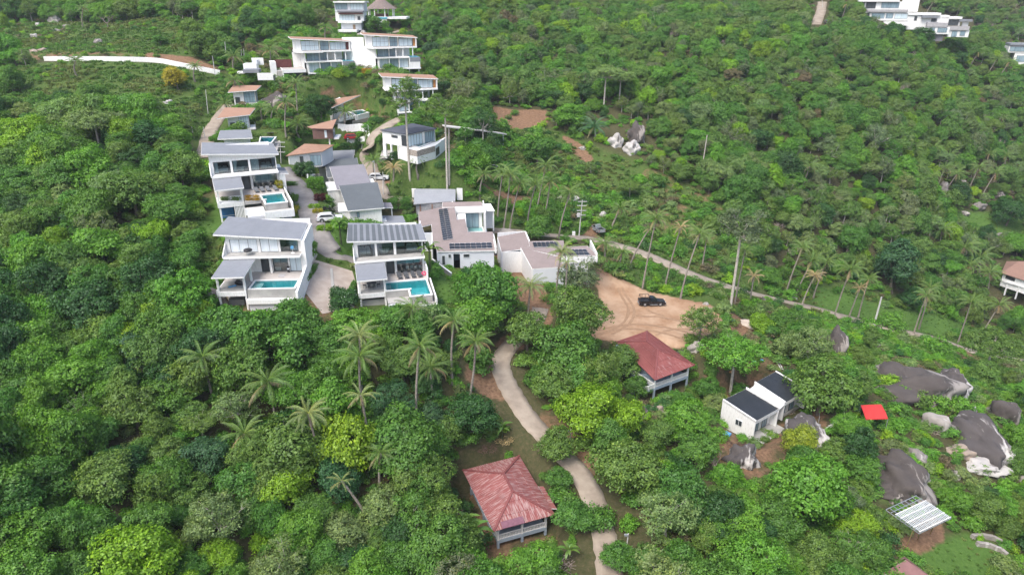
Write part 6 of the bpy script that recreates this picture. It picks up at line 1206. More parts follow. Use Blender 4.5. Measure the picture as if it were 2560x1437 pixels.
def bil(c, x, y):
    """roof height inside a four-cornered roof that need not be flat"""
    u, v = .5, .5
    for _ in range(12):
        a = np.array(c[0][:2]) * (1 - u) * (1 - v) + np.array(c[1][:2]) * u * (1 - v) + np.array(c[2][:2]) * u * v + np.array(c[3][:2]) * (1 - u) * v
        du = (np.array(c[1][:2]) - c[0][:2]) * (1 - v) + (np.array(c[2][:2]) - c[3][:2]) * v; dv = (np.array(c[3][:2]) - c[0][:2]) * (1 - u) + (np.array(c[2][:2]) - c[1][:2]) * u
        J = np.array([du, dv]).T; e = np.linalg.solve(J + np.eye(2) * 1e-9, np.array([x, y]) - a); u = float(np.clip(u + e[0], -.2, 1.2)); v = float(np.clip(v + e[1], -.2, 1.2))
    z_ = [q_[2] for q_ in c]; return min(z_[0] * (1 - u) * (1 - v) + z_[1] * u * (1 - v) + z_[2] * u * v + z_[3] * (1 - u) * v, max(z_))
def cor4(f, z, lst):
    """front-left, front-right, back-right with heights; the fourth corner lies in their plane"""
    p = [tuple(f.G(*z(a, b_), h)) for a, b_, h in lst[:3]]; q0 = tuple(f.G(*z(lst[3][0], lst[3][1]), lst[3][2])); nn = np.cross(np.subtract(p[1], p[0]), np.subtract(p[2], p[0])); c_, r_ = f._l(*z(lst[3][0], lst[3][1])); q1 = c_ + r_ * (nn @ (np.array(p[0]) - c_)) / (nn @ r_)
    return p + [tuple(q1) if abs(q1[2] - q0[2]) < .7 and abs(q1[1] - q0[1]) < 4 else q0]
def cor(f, z, lst): return [tuple(f.G(*z(a, b_), h)) for a, b_, h in lst]
z5 = zm(770, 370, 6.843)
t, pz, x0, x1, y0, y1 = mono_house(FF4, 'row_house', 'tall white house with a dark grey roof behind the striped-roof villa', cor4(FF4, z5, [(680, 1075, .1), (1310, 1020, .1), (1190, 580, 1.7), (525, 645, 1.7)]), SHING_D, -6.5, .35)
window(t, 'y', y0 - .03, x0 + 1.3, x0 + 1.85, -1.6, -.55, 1, BLUEGLASS); box(t, 'side_wing', WALL, x0 - 2.0, x0 - .003, y0 + 1.0, y0 + 7, -6.4, -.6); box(t, 'wing_roof', WHITEC, x0 - 2.2, x0 - .004, y0 + .9, y0 + 7.1, -.598, -.42); box(t, 'balcony', WALL, x1 + .003, x1 + .9, y0 + .5, y0 + 4, -3.3, -2.9)
roof_sheet(t, [(x1 + .3, y0 - .4, -3.0), (x1 + 4.6, y0 - .6, -3.3), (x1 + 4.4, y0 + 3.8, -3.1), (x1 + .3, y0 + 4, -2.8)], SHING, .2, WALL, 'porch_roof'); roof_sheet(t, [(x1 + .3, y0 + 7.2, -2.0), (x1 + 2.8, y0 + 7.2, -2.2), (x1 + 2.6, y0 + 10.4, -2.0), (x1 + .3, y0 + 10.4, -1.8)], SHING_M, .2, WALL, 'porch_roof'); box(t, 'porch_post', WALL, x1 + 2.4, x1 + 2.6, y0 + 7.4, y0 + 7.6, -5.5, -2.4); box(t, 'porch_post', WALL, x1 + 4.1, x1 + 4.3, y0 - .3, y0 - .1, -6.5, -3.5)
t, pz, x0, x1, y0, y1 = mono_house(FF3, 'row_house', 'white house with a mauve grey roof, second in the row behind the striped villa', cor4(FF3, z5, [(495, 715, .0), (1110, 690, .0), (955, 275, 1.9), (365, 320, 1.9)]), SHING_M, -6.5, .35)
box(t, 'side_wing', WALL, x0 - 2.2, x0 - .003, y0 + .8, y0 + 8, -6.4, -.5); box(t, 'wing_roof', WHITEC, x0 - 2.4, x0 - .004, y0 + .7, y0 + 8.1, -.498, -.3); box(t, 'side_wing', WALL, x1 + .003, x1 + 1.8, y0 + 4, y0 + 9, -5, -.4)
t, pz, x0, x1, y0, y1 = mono_house(FF2, 'row_house', 'white house with a dark slate roof, third in the row behind the striped villa', cor4(FF2, z5, [(325, 505, .0), (900, 450, .0), (840, 165, 1.6), (282, 205, 1.6)]), SHING_D, -6.5, .35)
t, pz, x0, x1, y0, y1 = mono_house(FF1, 'row_house', 'white house with a pale grey roof, farthest in the row behind the striped villa', cor4(FF1, z5, [(190, 345, .0), (760, 320, .0), (802, 32, 1.6), (262, 52, 1.6)]), SHING, -6.5, .35)
box(t, 'side_wing', WALL, x0 - 1.9, x0 - .003, y0 + .5, y0 + 6, -6.4, -.4); box(t, 'wing_roof', WHITEC, x0 - 2.1, x0 - .004, y0 + .4, y0 + 6.1, -.398, -.2); window(t, 'x', x0 - 1.93, y0 + 1, y0 + 2, -5.4, -3.2, 1, DARKGLASS)
# grey roof between the villa with the yellow hedge and the small terracotta house; its pool terrace
z3 = zm(490, 320, 8.982); t, pz, x0, x1, y0, y1 = mono_house(FGR, 'row_house', 'low house with a slate grey roof just behind the yellow-hedge villa', cor4(FGR, z3, [(480, 250, .0), (1270, 222, .0), (1225, 35, .75), (540, 55, .75)]), SHING, -4.5, .4)
pc = [tuple(FGR.G(*z3(a, b_), -2.4))[:2] for a, b_ in ((1435, 330), (1680, 330), (1780, 205), (1465, 205))]; pool(t, pc, -2.4, 1.2, POOLB, .3); dk = [tuple(FGR.G(*z3(a, b_), -2.46))[:2] for a, b_ in ((1260, 420), (1790, 420), (1870, 180), (1760, 60), (1430, 60), (1280, 140))]
mbx = MB(); mbx.prism(dk if sum(dk[i][0] * dk[(i + 1) % 6][1] - dk[(i + 1) % 6][0] * dk[i][1] for i in range(6)) > 0 else dk[::-1], -4.5, -3.75); mbx.build('pool_terrace', TILEF, t)
for k, (a, b_) in enumerate(((1535, 130), (1620, 130), (1700, 125))): x, y, z_ = FGR.G(*z3(a, b_), -2.4); lounger(FGR, x, y, -2.42, ['dark lounger at the left end by the blue square pool', 'middle dark lounger by the blue square pool', 'dark lounger at the right end by the blue square pool'][k], 0)
box(t, 'terrace_floor', TILEF, dk[0][0] + .4, dk[2][0] - .2, dk[3][1] - 3.6, dk[3][1], -2.9, -2.44)
# two small terracotta houses with glass corners
for zf_, fpt, d_, ps, pts_, lab, drs in ((zm(520, 200, 8.455), (185, 815), 168, 20, [(185, 815, 0), (890, 735, .2), (1000, 590, 1.0), (350, 585, 1.35)], 'small white house with a terracotta roof and an orange side, lower of two', True), (zm(520, 200, 8.455), (415, 260), 182, 12, [(415, 260, 0), (1020, 218, .2), (1130, 115, .9), (530, 115, .95)], 'small white house with a terracotta roof, upper of two', False)):
    f = FS1 if drs else FS2; t, pz, x0, x1, y0, y1 = mono_house(f, 'glass_corner_house', lab, cor4(f, zf_, pts_), TERRA, -4.0, .45, .2)
    window(t, 'y', y0 - .04, x0 + 2.5, x1 - .15, -2.9, pz(x1, y0) - .42, 4, CURTGLASS if drs else BLUEGLASS, rows=2); window(t, 'x', x1 + .04, y0 + .15, y0 + 3.2, -2.9, pz(x1, y0) - .42, 3, CURTGLASS, out=1, rows=2); box(t, 'side_panel', ORANGEW, x1 + .003, x1 + .06, y0 + 3.4, y1 - .2, -1.4, pz(x1, y1) - .8)
    box(t, 'balcony', WALL, x1 + .01, x1 + 1.3, y0 - .3, y1, -3.4, -3.0); window(t, 'y', y0 - .04, x0 + .35, x0 + 1.5, -3.0, -1.5, 2, DARKGLASS, name='door'); MB().bar((x1 + 1.25, y0 - .3, -2.4), (x1 + 1.25, y1, -2.4), .06).build('rail', WALL, t)
# terracotta hip house with white walls, brown cladded cube, pool house
z3b = zm(480, 220, 4.227); t = root(FQ, 'terracotta_house', 'low white house with a terracotta hip roof by the bend of the villa lane')
c = cor(FQ, z3b, [(990, 718, 0), (1385, 668, 0), (1505, 600, .15), (1190, 590, .15)]); rid = cor(FQ, z3b, [(1215, 640, .75), (1320, 600, .7)])
for face in ([c[0], c[1], rid[0]], [c[1], c[2], rid[1], rid[0]], [c[2], c[3], rid[1]], [c[3], c[0], rid[0], rid[1]]): v = [Vector(q_) for q_ in face]; MB().hexa([q_ - Vector((0, 0, .14)) for q_ in v], v).build('roof_slope', TERRA, t)
ins = [(c[0][0] + .5, c[0][1] + .5), (c[1][0] - .4, c[1][1] + .4), (c[2][0] - .5, c[2][1] - .5), (c[3][0] + .4, c[3][1] - .5)]
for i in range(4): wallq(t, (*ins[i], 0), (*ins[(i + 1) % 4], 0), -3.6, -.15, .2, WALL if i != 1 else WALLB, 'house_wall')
window(t, 'y', ins[0][1] - .02, ins[0][0] + 2.4, ins[0][0] + 3.2, -2.4, -.4, 1, DARKGLASS); window(t, 'y', ins[0][1] + .5, ins[0][0] + 4.6, ins[0][0] + 7.0, -2.8, -.4, 3, BLUEGLASS)
t, pz, x0, x1, y0, y1 = mono_house(FN, 'brown_cube_house', 'brown clad cube house with a terracotta roof above the parking court', cor4(FN, z3b, [(1265, 428, 0), (1485, 432, 0), (1530, 328, .9), (1215, 410, .6)]), TERRA, -2.5, .08, .2, BROWNW, None, BROWNW)
window(t, 'y', y0 - .03, x0 + 2.7, x0 + 3.25, -2.2, -.5, 1, CURTGLASS, fr=WFRAME); box(t, 'stilt', WALL, x1 - 1.2, x1 - .9, y0 + .5, y0 + .8, -5, -2.5); window(t, 'x', x1 + .04, y0 + .2, y0 + 3, -2.3, -.4, 3, BLUEGLASS, out=1); box(t, 'balcony', WALL, x1 + .05, x1 + 1.2, y0 + .3, y0 + 4.5, -2.7, -2.3)
t, pz, x0, x1, y0, y1 = mono_house(FP, 'pool_house', 'house with a rising terracotta roof and a turquoise pool on a stone base', cor4(FP, z3b, [(1478, 210, 0), (1780, 75, 1.3), (1600, 100, 1.2), (1420, 140, 0.3)]), TERRA, -5.5, .4, .2)
pp = [tuple(FP.G(*z3b(a, b_), -3.2))[:2] for a, b_ in ((1735, 290), (1850, 262), (1790, 235), (1690, 252))]; pool(t, pp, -3.2, 1.2, None, .5, None, WALL); prism(t, 'pool_terrace', WALL, [tuple(FP.G(*z3b(a, b_), -3.3))[:2] for a, b_ in ((1550, 335), (1715, 300), (1680, 246), (1560, 262))], -3.9, -3.3); window(t, 'y', y0 - .04, x0 + .4, x1 - .4, -3.1, -.5, 4, BLUEGLASS)
pb_ = [tuple(FP.G(*z3b(a, b_), -4.2))[:2] for a, b_ in ((1690, 345), (1860, 310), (1850, 290), (1720, 300))]; prism(t, 'stone_base', STONE, pb_, -7, -4.4)
# slate hipped villa
z8 = zm(760, 220, 5.5275); t = root(FL_, 'slate_roof_villa', 'white villa with a slate hipped roof and a turquoise pool, near the tall bare trunks')
c = cor(FL_, z8, [(1050, 580, 0), (1420, 642, 0), (1835, 560, 0), (1500, 488, 0)]); rid = cor(FL_, z8, [(1390, 570, .8), (1560, 540, .8)])
for face in ([c[0], c[1], rid[0]], [c[1], c[2], rid[1], rid[0]], [c[2], c[3], rid[1]], [c[3], c[0], rid[0], rid[1]]): v = [Vector(q_) for q_ in face]; MB().hexa([q_ - Vector((0, 0, .16)) for q_ in v], v).build('roof_slope', SLATE, t)
def shrink(c, k=.93): cx = sum(q_[0] for q_ in c) / len(c); cy = sum(q_[1] for q_ in c) / len(c); return [(cx + (q_[0] - cx) * k, cy + (q_[1] - cy) * k) for q_ in c]
ins = shrink(c)
def wallwin(p, a, b_, u0, u1, z0, z1, n_, pane, name='window'):
    """a window set in an upright wall that runs from a to b"""
    a = Vector((a[0], a[1], 0)); b2 = Vector((b_[0], b_[1], 0)); d = (b2 - a); L = d.length; d.normalize(); nn = Vector((d.y, -d.x, 0)); mb = MB(); p0 = a + d * u0 + nn * .05; W_ = u1 - u0
    for u in np.linspace(0, W_, n_ + 1): mb.bar(p0 + d * u + Vector((0, 0, z0)), p0 + d * u + Vector((0, 0, z1)), .07, .07)
    for z_ in (z0, z1): mb.bar(p0 + Vector((0, 0, z_)), p0 + d * W_ + Vector((0, 0, z_)), .075, .075)
    o = mb.build(name, ALU, p)
    for i in range(n_):
        q0 = p0 + d * (W_ * i / n_ + .03) - nn * .03; q1 = p0 + d * (W_ * (i + 1) / n_ - .03) - nn * .03; MB().hexa([q0 + Vector((0, 0, z0)), q1 + Vector((0, 0, z0)), q1 + nn * .02 + Vector((0, 0, z0)), q0 + nn * .02 + Vector((0, 0, z0))], [q0 + Vector((0, 0, z1)), q1 + Vector((0, 0, z1)), q1 + nn * .02 + Vector((0, 0, z1)), q0 + nn * .02 + Vector((0, 0, z1))]).build('pane', pane, o)
for i in range(4): wallq(t, (*ins[i], 0), (*ins[(i + 1) % 4], 0), -3.05, -.17, .2, WALL, 'house_wall')
L01 = math.dist(ins[0], ins[1]); L12 = math.dist(ins[1], ins[2]); wallwin(t, ins[0], ins[1], L01 * .38, L01 * .62, -1.3, -.8, 1, DARKGLASS); wallwin(t, ins[0], ins[1], L01 * .78, L01 - .1, -2.8, -.5, 2, DARKGLASS); wallwin(t, ins[1], ins[2], .2, L12 * .52, -2.9, -.4, 5, CURTGLASS); wallwin(t, ins[1], ins[2], L12 * .62, L12 - .3, -2.9, -.4, 5, BLUEGLASS)
dk = cor(FL_, z8, [(1115, 745, -3.05), (1430, 830, -3.05), (1560, 855, -3.05), (1800, 795, -3.05), (1975, 660, -3.05), (1830, 570, -3.05), (1420, 640, -3.05)]); 
lowp = shrink([c[0], c[1], c[2], c[3]], .94); wallq(t, (*lowp[0], 0), (lowp[0][0] + (lowp[1][0] - lowp[0][0]) * .12, lowp[0][1] + (lowp[1][1] - lowp[0][1]) * .12, 0), -6.6, -3.05, .3, WALL, 'pier'); wallq(t, (lowp[0][0] + (lowp[1][0] - lowp[0][0]) * .3, lowp[0][1] + (lowp[1][1] - lowp[0][1]) * .3, 0), (lowp[0][0] + (lowp[1][0] - lowp[0][0]) * .36, lowp[0][1] + (lowp[1][1] - lowp[0][1]) * .36, 0), -6.6, -3.05, .3, WALL, 'pier')
d2 = cor(FL_, z8, [(1310, 800, -3.1), (1440, 845, -3.1), (1560, 870, -3.1), (1810, 800, -3.1), (1978, 665, -3.1)]); e2 = [tuple(lowp[2]), (lowp[1][0] - 1.5, lowp[1][1] + 2)]
fl = [q_[:2] for q_ in d2] + e2; prism(t, 'pool_terrace', WALL, fl, -3.5, -3.16)
for i in range(len(d2) - 1): wallq(t, (d2[i][0], d2[i][1], 0), (d2[i + 1][0], d2[i + 1][1], 0), -6.1, -3.55, .25, WALL, 'lower_wall')
for i in (1, 2): wallq(t, (d2[i][0] + .02, d2[i][1] - .08, 0), (d2[i + 1][0], d2[i + 1][1] - .08, 0), -4.4, -3.1, .2, STONE, 'stone_band')
wallq(t, (lowp[0][0] + (lowp[1][0] - lowp[0][0]) * .62, lowp[0][1] + (lowp[1][1] - lowp[0][1]) * .62, 0), (d2[0][0], d2[0][1], 0), -6.1, -3.05, .25, WALL, 'lower_wall'); wallwin(t, d2[3], d2[4], .5, 3.6, -5.6, -3.9, 3, DARKGLASS)
pq = [tuple(FL_.G(*z8(a, b_), -3.0))[:2] for a, b_ in ((1465, 800), (1590, 815), (1745, 755), (1640, 738))]; pool(t, pq, -2.96, .17, POOLT, .25); prism(t, 'carport_floor', TILEF, [tuple(FL_.G(*z8(a, b_), -6.4))[:2] for a, b_ in ((1040, 990), (1300, 900), (1310, 780), (1110, 760))], -7, -6.35)
# ------------------------------------------------------------------ three-storey terracotta villas
def tall_villa(f, name, label, S, left, stone):
    """S: widths measured from the photograph: bottom slab W, bays end B; storeys 2.65 m"""
    t = root(f, name, label); W_, B_ = S; h = 2.65
    box(t, 'floor_slab', WALL, -.1, W_, -.4, 8, 0, .35); box(t, 'side_wall', WALL, -.1, .25, -.1, 9, .352, 3.0); box(t, 'back_wall', WALL, .25, B_, 3.0, 3.2, .352, 3.0)
    bays = np.linspace(.3, B_ - .15, 4)
    for i in range(3): window(t, 'y', .9, bays[i] + .12, bays[i + 1] - .12, .36, 2.98, 2, CURTGLASS if i % 2 == 0 else BLUEGLASS); box(t, 'pier', WALL, bays[i] - .1, bays[i] + .11, -.1, .98, .353, 2.999)
    box(t, 'pool_block', CONCR if False else SHING, B_ + .05, W_ - .05, -.35, 6.5, 1.95, 3.12); box(t, 'pool_block', WALL, B_ + .06, W_ - .15, -.3, 6.4, .352, 1.948); box(t, 'pier', WALL, B_ - .2, B_ + .04, -.35, 1.0, .353, 2.999)
    box(t, 'floor_slab', WALL, -.6, B_ + .04, -.4, 8, 3.0, 3.35); z2 = 3.352
    window(t, 'y', 1.3, .1, B_ * .36, z2, 5.6, 3, BLUEGLASS); window(t, 'y', 3.2, B_ * .4, B_ * .62, z2, 5.6, 2, BLUEGLASS); box(t, 'back_wall', WALL, B_ * .36, B_ + .8, 4.6, 4.8, z2, 5.6); box(t, 'side_wall', WALL, -.6, -.3, .2, 9, z2, 5.6)
    for x in (B_ * .38, B_ * .6, B_ * .82, B_ + 1.2): box(t, 'column', WALL, x - .12, x + .12, 1.2, 1.44, z2, 5.58)
    MB().add([(B_ + .2, .2, 3.13), (W_ - .3, .2, 3.13), (W_ - .3, 6, 3.13), (B_ + .2, 6, 3.13)], [(0, 1, 2, 3)]).build('water', POOLB, t)
    p3 = [(-2.8, 2.4), (-1.0, -1.2), (B_ * .46, -1.2), (B_ * .46, .9), (W_ - .6, .9), (W_ - .6, 8), (-2.8, 8)]; prism(t, 'floor_slab', WALL, p3, 5.6, 5.98); z3_ = 5.985
    prism(t, 'balcony_floor', TILEF, [(-.9, -1.0), (B_ * .45, -1.0), (B_ * .45, 1.1), (W_ - .8, 1.1), (W_ - .8, 2.3), (-.9, 2.3)], 5.981, 5.995)
    rz = planez([(-3.5, 1.4, 9.35), (W_ - .3, 1.4, 8.35), (W_ - .3, 9, 8.5)])
    window(t, 'y', 2.4, -.9, B_ * .40, z3_ + .012, rz(B_ * .4, 2.4) - .34, 4, CURTGLASS, rows=2); window(t, 'y', 2.4, B_ * .44, B_ * .68, z3_ + .012, rz(B_ * .68, 2.4) - .34, 3, BLUEGLASS, rows=2); window(t, 'y', 2.4, B_ * .72, W_ - 1.7, z3_ + .012, rz(W_ - 1.2, 2.4) - .34, 3, CURTGLASS)
    for x in (B_ * .42, B_ * .70): box(t, 'pier', WALL, x - .1, x + .1, 2.2, 2.5, z3_ + .012, rz(x, 2.4) - .3)
    box(t, 'side_panel', ORANGEW if stone else REDW, W_ - 1.5, W_ - .9, 2.3, 2.4, z3_ + .012, rz(W_ - 1, 2.4) - .32); box(t, 'side_wall', WALL, W_ - .85, W_ - .6, 1.4, 8, z3_ + .012, rz(W_ - .7, 2) - .4)
    MB().hexa([(-2.6, 2.4, z3_), (-2.4, 2.4, z3_), (-2.4, 8, z3_), (-2.6, 8, z3_)], [(-2.6, 2.4, rz(-2.6, 2) - .32), (-2.4, 2.4, rz(-2.4, 2) - .32), (-2.4, 8, rz(-2.4, 8) - .32), (-2.6, 8, rz(-2.6, 8) - .32)]).build('side_wall', WALL, t); box(t, 'front_wall', WALL, -2.39, -.95, 2.3, 2.5, z3_, rz(-1, 2) - .35)
    roof_sheet(t, [(-3.5, 1.4, rz(-3.5, 1.4)), (W_ - .3, 1.4, rz(W_ - .3, 1.4)), (W_ - .3, 9.2, rz(W_ - .3, 9)), (-3.5, 9.2, rz(-3.5, 9.2))], TERRA, .26, WALL)
    for x in (0.1, 3.2, W_ - 3.2, W_ - .5): box(t, 'stilt', WALL, x - .14, x + .14, .3, .58, -3.5, -.003)
    left(t); return t
zv1 = zm(670, 80, 11.05); FV1 = fr(zv1, 1120, 1170, 192, 22)
def lf1(t):
    box(t, 'garage_terrace', TILEF, -6.6, -.62, -.6, 6, 1.0, 1.42); box(t, 'garage_band', WALL, -6.7, -.62, -.9, -.602, .6, 1.5); window(t, 'y', .6, -5.8, -.7, -1.4, .98, 5, DARKGLASS); box(t, 'side_wall', WALL, -6.9, -6.62, -.9, 7, -3, 1.5); box(t, 'stair_wall', WALL, -9.6, -8.2, 1.0, 6, -3.0, 3.4)
    box(t, 'red_screen', REDW, -8.0, -3.6, 6.2, 6.4, 1.4, 3.6); box(t, 'stair_ramp', TILEF, -8.1, -6.95, -.6, 6, -2.5, 1.2); box(t, 'side_wall', WALL, -3.2, -.62, 6, 6.2, 1.43, 5.5); box(t, 'side_wall', WALL, -.9, -.61, 1.5, 6, 1.43, 5.58); box(t, 'front_wall', WALL, -6.6, -.2, .7, .9, -3.2, -1.42)
tall_villa(FV1, 'three_storey_villa', 'left of two three-storey white villas with terracotta roofs, terrace garage at its left', (12.9, 9.6), lf1, False)
zv2 = zm(860, 70, 10.265); FV2 = fr(zv2, 890, 1080, 194, 17)
def lf2(t):
    prism(t, 'curved_wall', WALL, [(-6.6, 7), (-6.2, 4.5), (-3.0, 2.6), (-.62, .3), (-.62, 7)], -1.5, 5.55); prism(t, 'curved_wall', WALL, [(-8.6, 10), (-6.6, 6), (-2.9, 6), (-2.9, 9)], 2.2, 8.2); prism(t, 'stone_base', STONE, [(-5.6, 4.6), (-3.0, 2.7), (-.7, .5), (-.7, 6), (-5.6, 6)], -3.8, -1.51); box(t, 'stone_base', STONE, -.1, 3.1, -.2, 4, -3.6, -.003)
tall_villa(FV2, 'three_storey_villa', 'right of two three-storey villas, with an orange panel and stone base', (11.9, 8.85), lf2, True)
zv3 = zm(930, 180, 11.05); FV3 = fr(zv3, 720, 1150, 182, 16); tall_villa(FV3, 'three_storey_villa', 'white terracotta-roofed villa half hidden behind a tall open tree', (11.6, 8.5), lambda t: None, True)
# ------------------------------------------------------------------ top villa, thatched pavilion
zt_ = zm(820, 0, 13.063); FT = fr(zt_, 320, 730, 236, 0); t = root(FT, 'hilltop_villa', 'white flat-roofed villa at the top edge beside the thatched pavilion')
def bx2(p, nm, mat, a, b_, c, d, y0, y1):
    """box whose front shows as the photo rectangle a..c, b..d at depth y0"""
    x0, _, z1 = FT.F(*zt_(a, b_), y0); x1, _, z0 = FT.F(*zt_(c, d), y0); return box(p, nm, mat, x0, x1, y0, y1, z0, z1)
def wn2(p, a, b_, c, d, y, n_, pane): x0, _, z1 = FT.F(*zt_(a, b_), y); x1, _, z0 = FT.F(*zt_(c, d), y); window(p, 'y', y, x0, x1, z0, z1, n_, pane)
bx2(t, 'roof', WALL, 160, 55, 1195, 100, 1.2, 9); bx2(t, 'upper_floor', WALLB, 205, 102, 1175, 390, 2.2, 8.5); wn2(t, 225, 115, 640, 320, 2.15, 4, BLUEGLASS); wn2(t, 720, 120, 1150, 330, 2.15, 4, CURTGLASS); bx2(t, 'awning', SHING_M, 300, 355, 1150, 405, .9, 2.19); bx2(t, 'awning_edge', REDW, 330, 432, 1120, 470, 1.2, 2.18)
bx2(t, 'lower_floor', WALL, 230, 400, 1180, 700, 2.4, 8); wn2(t, 370, 490, 880, 690, 2.35, 5, CURTGLASS); wn2(t, 960, 540, 1060, 660, 2.35, 1, DARKGLASS); bx2(t, 'balcony', WALL, 320, 690, 1100, 760, .4, 2.39); bx2(t, 'garage_wall', WALLB, 420, 760, 1100, 1000, 2.0, 6); bx2(t, 'door', TANW, 810, 815, 905, 990, 1.9, 1.998); bx2(t, 'garage_roof', WALL, 310, 985, 940, 1060, -1.5, 1.99); bx2(t, 'garage_back', SHING_M, 380, 1060, 930, 1260, .3, .6); bx2(t, 'pier', WALL, 310, 1060, 370, 1260, -1.4, -.9); bx2(t, 'pier', WALL, 915, 1060, 945, 1260, -1.4, -.9)
FPV = fr(zt_, 1540, 480, 246, 0); t = root(FPV, 'thatched_pavilion', 'open pavilion with a brown thatched roof at the top edge', 'pavilion'); c0 = FPV.loc(P(*zt_(1700, 270), 248)); R_ = 5.6; V = []; F = []
for j, (rr, zz) in enumerate(((1.0, 0), (.82, .75), (.6, 1.6), (.35, 2.7), (.05, 4.2))):
    for k in range(16): a = 2 * math.pi * (k + .5) / 16; V.append((c0[0] + R_ * rr * math.cos(a), c0[1] + 2 + R_ * rr * math.sin(a) * .8, c0[2] + zz - .3))
for j in range(4):
    for k in range(16): F.append((j * 16 + k, j * 16 + (k + 1) % 16, (j + 1) * 16 + (k + 1) % 16, (j + 1) * 16 + k))
MB().add(V, F).build('roof', THATCH, t)
for k in range(8): a = 2 * math.pi * (k + .5) / 8; x, y = c0[0] + R_ * .85 * math.cos(a), c0[1] + 2 + R_ * .68 * math.sin(a); box(t, 'post', WALL, x - .14, x + .14, y - .14, y + .14, c0[2] - 2.9, c0[2] + .2)
box(t, 'deck', WALL, c0[0] - R_, c0[0] + R_ + 4, c0[1] - 2.8, c0[1] + 6, c0[2] - 3.6, c0[2] - 2.9); box(t, 'pool_front', POOLB, c0[0] - R_ + .3, c0[0] + 2.8, c0[1] - 2.9, c0[1] - 2.802, c0[2] - 3.5, c0[2] - 3.0); box(t, 'foundation_wall', WALL, c0[0] - R_ + .5, c0[0] + 2.6, c0[1] - 2.7, c0[1] + 4, c0[2] - 8, c0[2] - 3.61); box(t, 'bar', BROWNW, c0[0] - 2, c0[0] + 2.5, c0[1] + 1, c0[1] + 2, c0[2] - 2.89, c0[2] - 1.9)
# ------------------------------------------------------------------ far white villas on the right-hand hill
zx = zm(2120, 0, 8.0)
def facade(f, p, z):
    def bx(nm, mat, a, b_, c, d, y0, y1): x0, _, z1 = f.F(*z(a, b_), y0); x1, _, z0 = f.F(*z(c, d), y0); return box(p, nm, mat, x0, x1, y0, y1, z0, z1)
    def wn(a, b_, c, d, y, n_, pane): x0, _, z1 = f.F(*z(a, b_), y); x1, _, z0 = f.F(*z(c, d), y); window(p, 'y', y, x0, x1, z0, z1, n_, pane)
    return bx, wn
FX1 = fr(zx, 290, 390, 296, -8); t = root(FX1, 'hilltop_villa', 'long white two-storey villa on the far right hill, left block'); bx, wn = facade(FX1, t, zx)
bx('roof', WALL, 230, -20, 1030, 40, .4, 9); bx('upper_floor', WALL, 350, 41, 1190, 195, 1.5, 9); wn(370, 45, 545, 175, 1.4, 2, DARKGLASS); wn(680, 50, 1010, 165, 1.4, 2, BLUEGLASS); bx('balcony', GREYF, 400, 196, 1200, 245, -.2, 1.6); bx('lower_floor', WALL, 280, 246, 1195, 390, .6, 8); wn(295, 262, 420, 365, .5, 2, DARKGLASS); wn(480, 268, 720, 375, .5, 2, BLUEGLASS); wn(770, 270, 890, 375, .5, 2, BLUEGLASS); wn(945, 278, 1180, 380, .5, 2, CURTGLASS); bx('floor_slab', WALL, 280, 391, 1195, 420, -.4, 8); bx('annexe_wall', WALL, 1195, -20, 1390, 240, 2.5, 8); bx('lower_terrace', WALL, 720, 435, 1200, 520, -1.5, 6)
FX2 = fr(zx, 1600, 680, 292, -14); t = root(FX2, 'hilltop_villa', 'stepped white villa on the far right hill, right block'); bx, wn = facade(FX2, t, zx)
bx('roof', WALL, 1215, 262, 1860, 310, 2.0, 9); bx('tower_wall', WALL, 1215, 311, 1620, 600, 2.6, 9); bx('slot_window', DARKGLASS, 1335, 330, 1372, 420, 2.5, 2.599); bx('upper_wall', WALL, 1621, 311, 1990, 520, 3.2, 9); wn(1640, 375, 1770, 440, 3.1, 2, DARKGLASS); bx('porch_roof', SHING, 1490, 318, 1790, 365, 1.0, 3.19); bx('balcony', GREYF, 1590, 455, 1980, 545, .9, 3.1); bx('lower_floor', WALL, 1585, 546, 2010, 690, 1.2, 8); wn(1640, 560, 1725, 650, 1.1, 2, BLUEGLASS); wn(1800, 562, 1970, 655, 1.1, 2, BLUEGLASS); bx('basement', SHING_M, 1670, 691, 1880, 830, 2.5, 6)
bx('roof', WALL, 1880, 340, 2285, 385, 3.2, 9); bx('upper_wall', WALL, 1990, 386, 2230, 520, 3.8, 9); wn(1995, 398, 2195, 515, 3.7, 2, DARKGLASS); bx('balcony', GREYF, 2000, 530, 2420, 610, 1.6, 3.7); bx('lower_floor', WALL, 2010, 611, 2400, 750, 2.2, 8); wn(2085, 625, 2165, 740, 2.1, 1, BLUEGLASS); wn(2250, 625, 2330, 720, 2.1, 1, BLUEGLASS); bx('gazebo_roof', SHING, 2240, 395, 2490, 440, 2.6, 6); bx('gazebo_wall', WALL, 2300, 441, 2400, 530, 4, 5)
zx3 = zm(1900, 0, 3.592); FX3 = fr(zx3, 2240, 560, 312, -20); t = root(FX3, 'hilltop_villa', 'white villa cut by the upper right edge behind palms'); bx, wn = facade(FX3, t, zx3)
bx('roof', SHING, 2250, 392, 2500, 415, .2, 8); bx('upper_floor', WALL, 2240, 416, 2500, 480, .8, 8); wn(2250, 420, 2480, 468, .7, 5, BLUEGLASS); bx('lower_floor', WALL, 2290, 481, 2500, 590, .9, 8); wn(2310, 500, 2470, 560, .8, 4, BLUEGLASS)
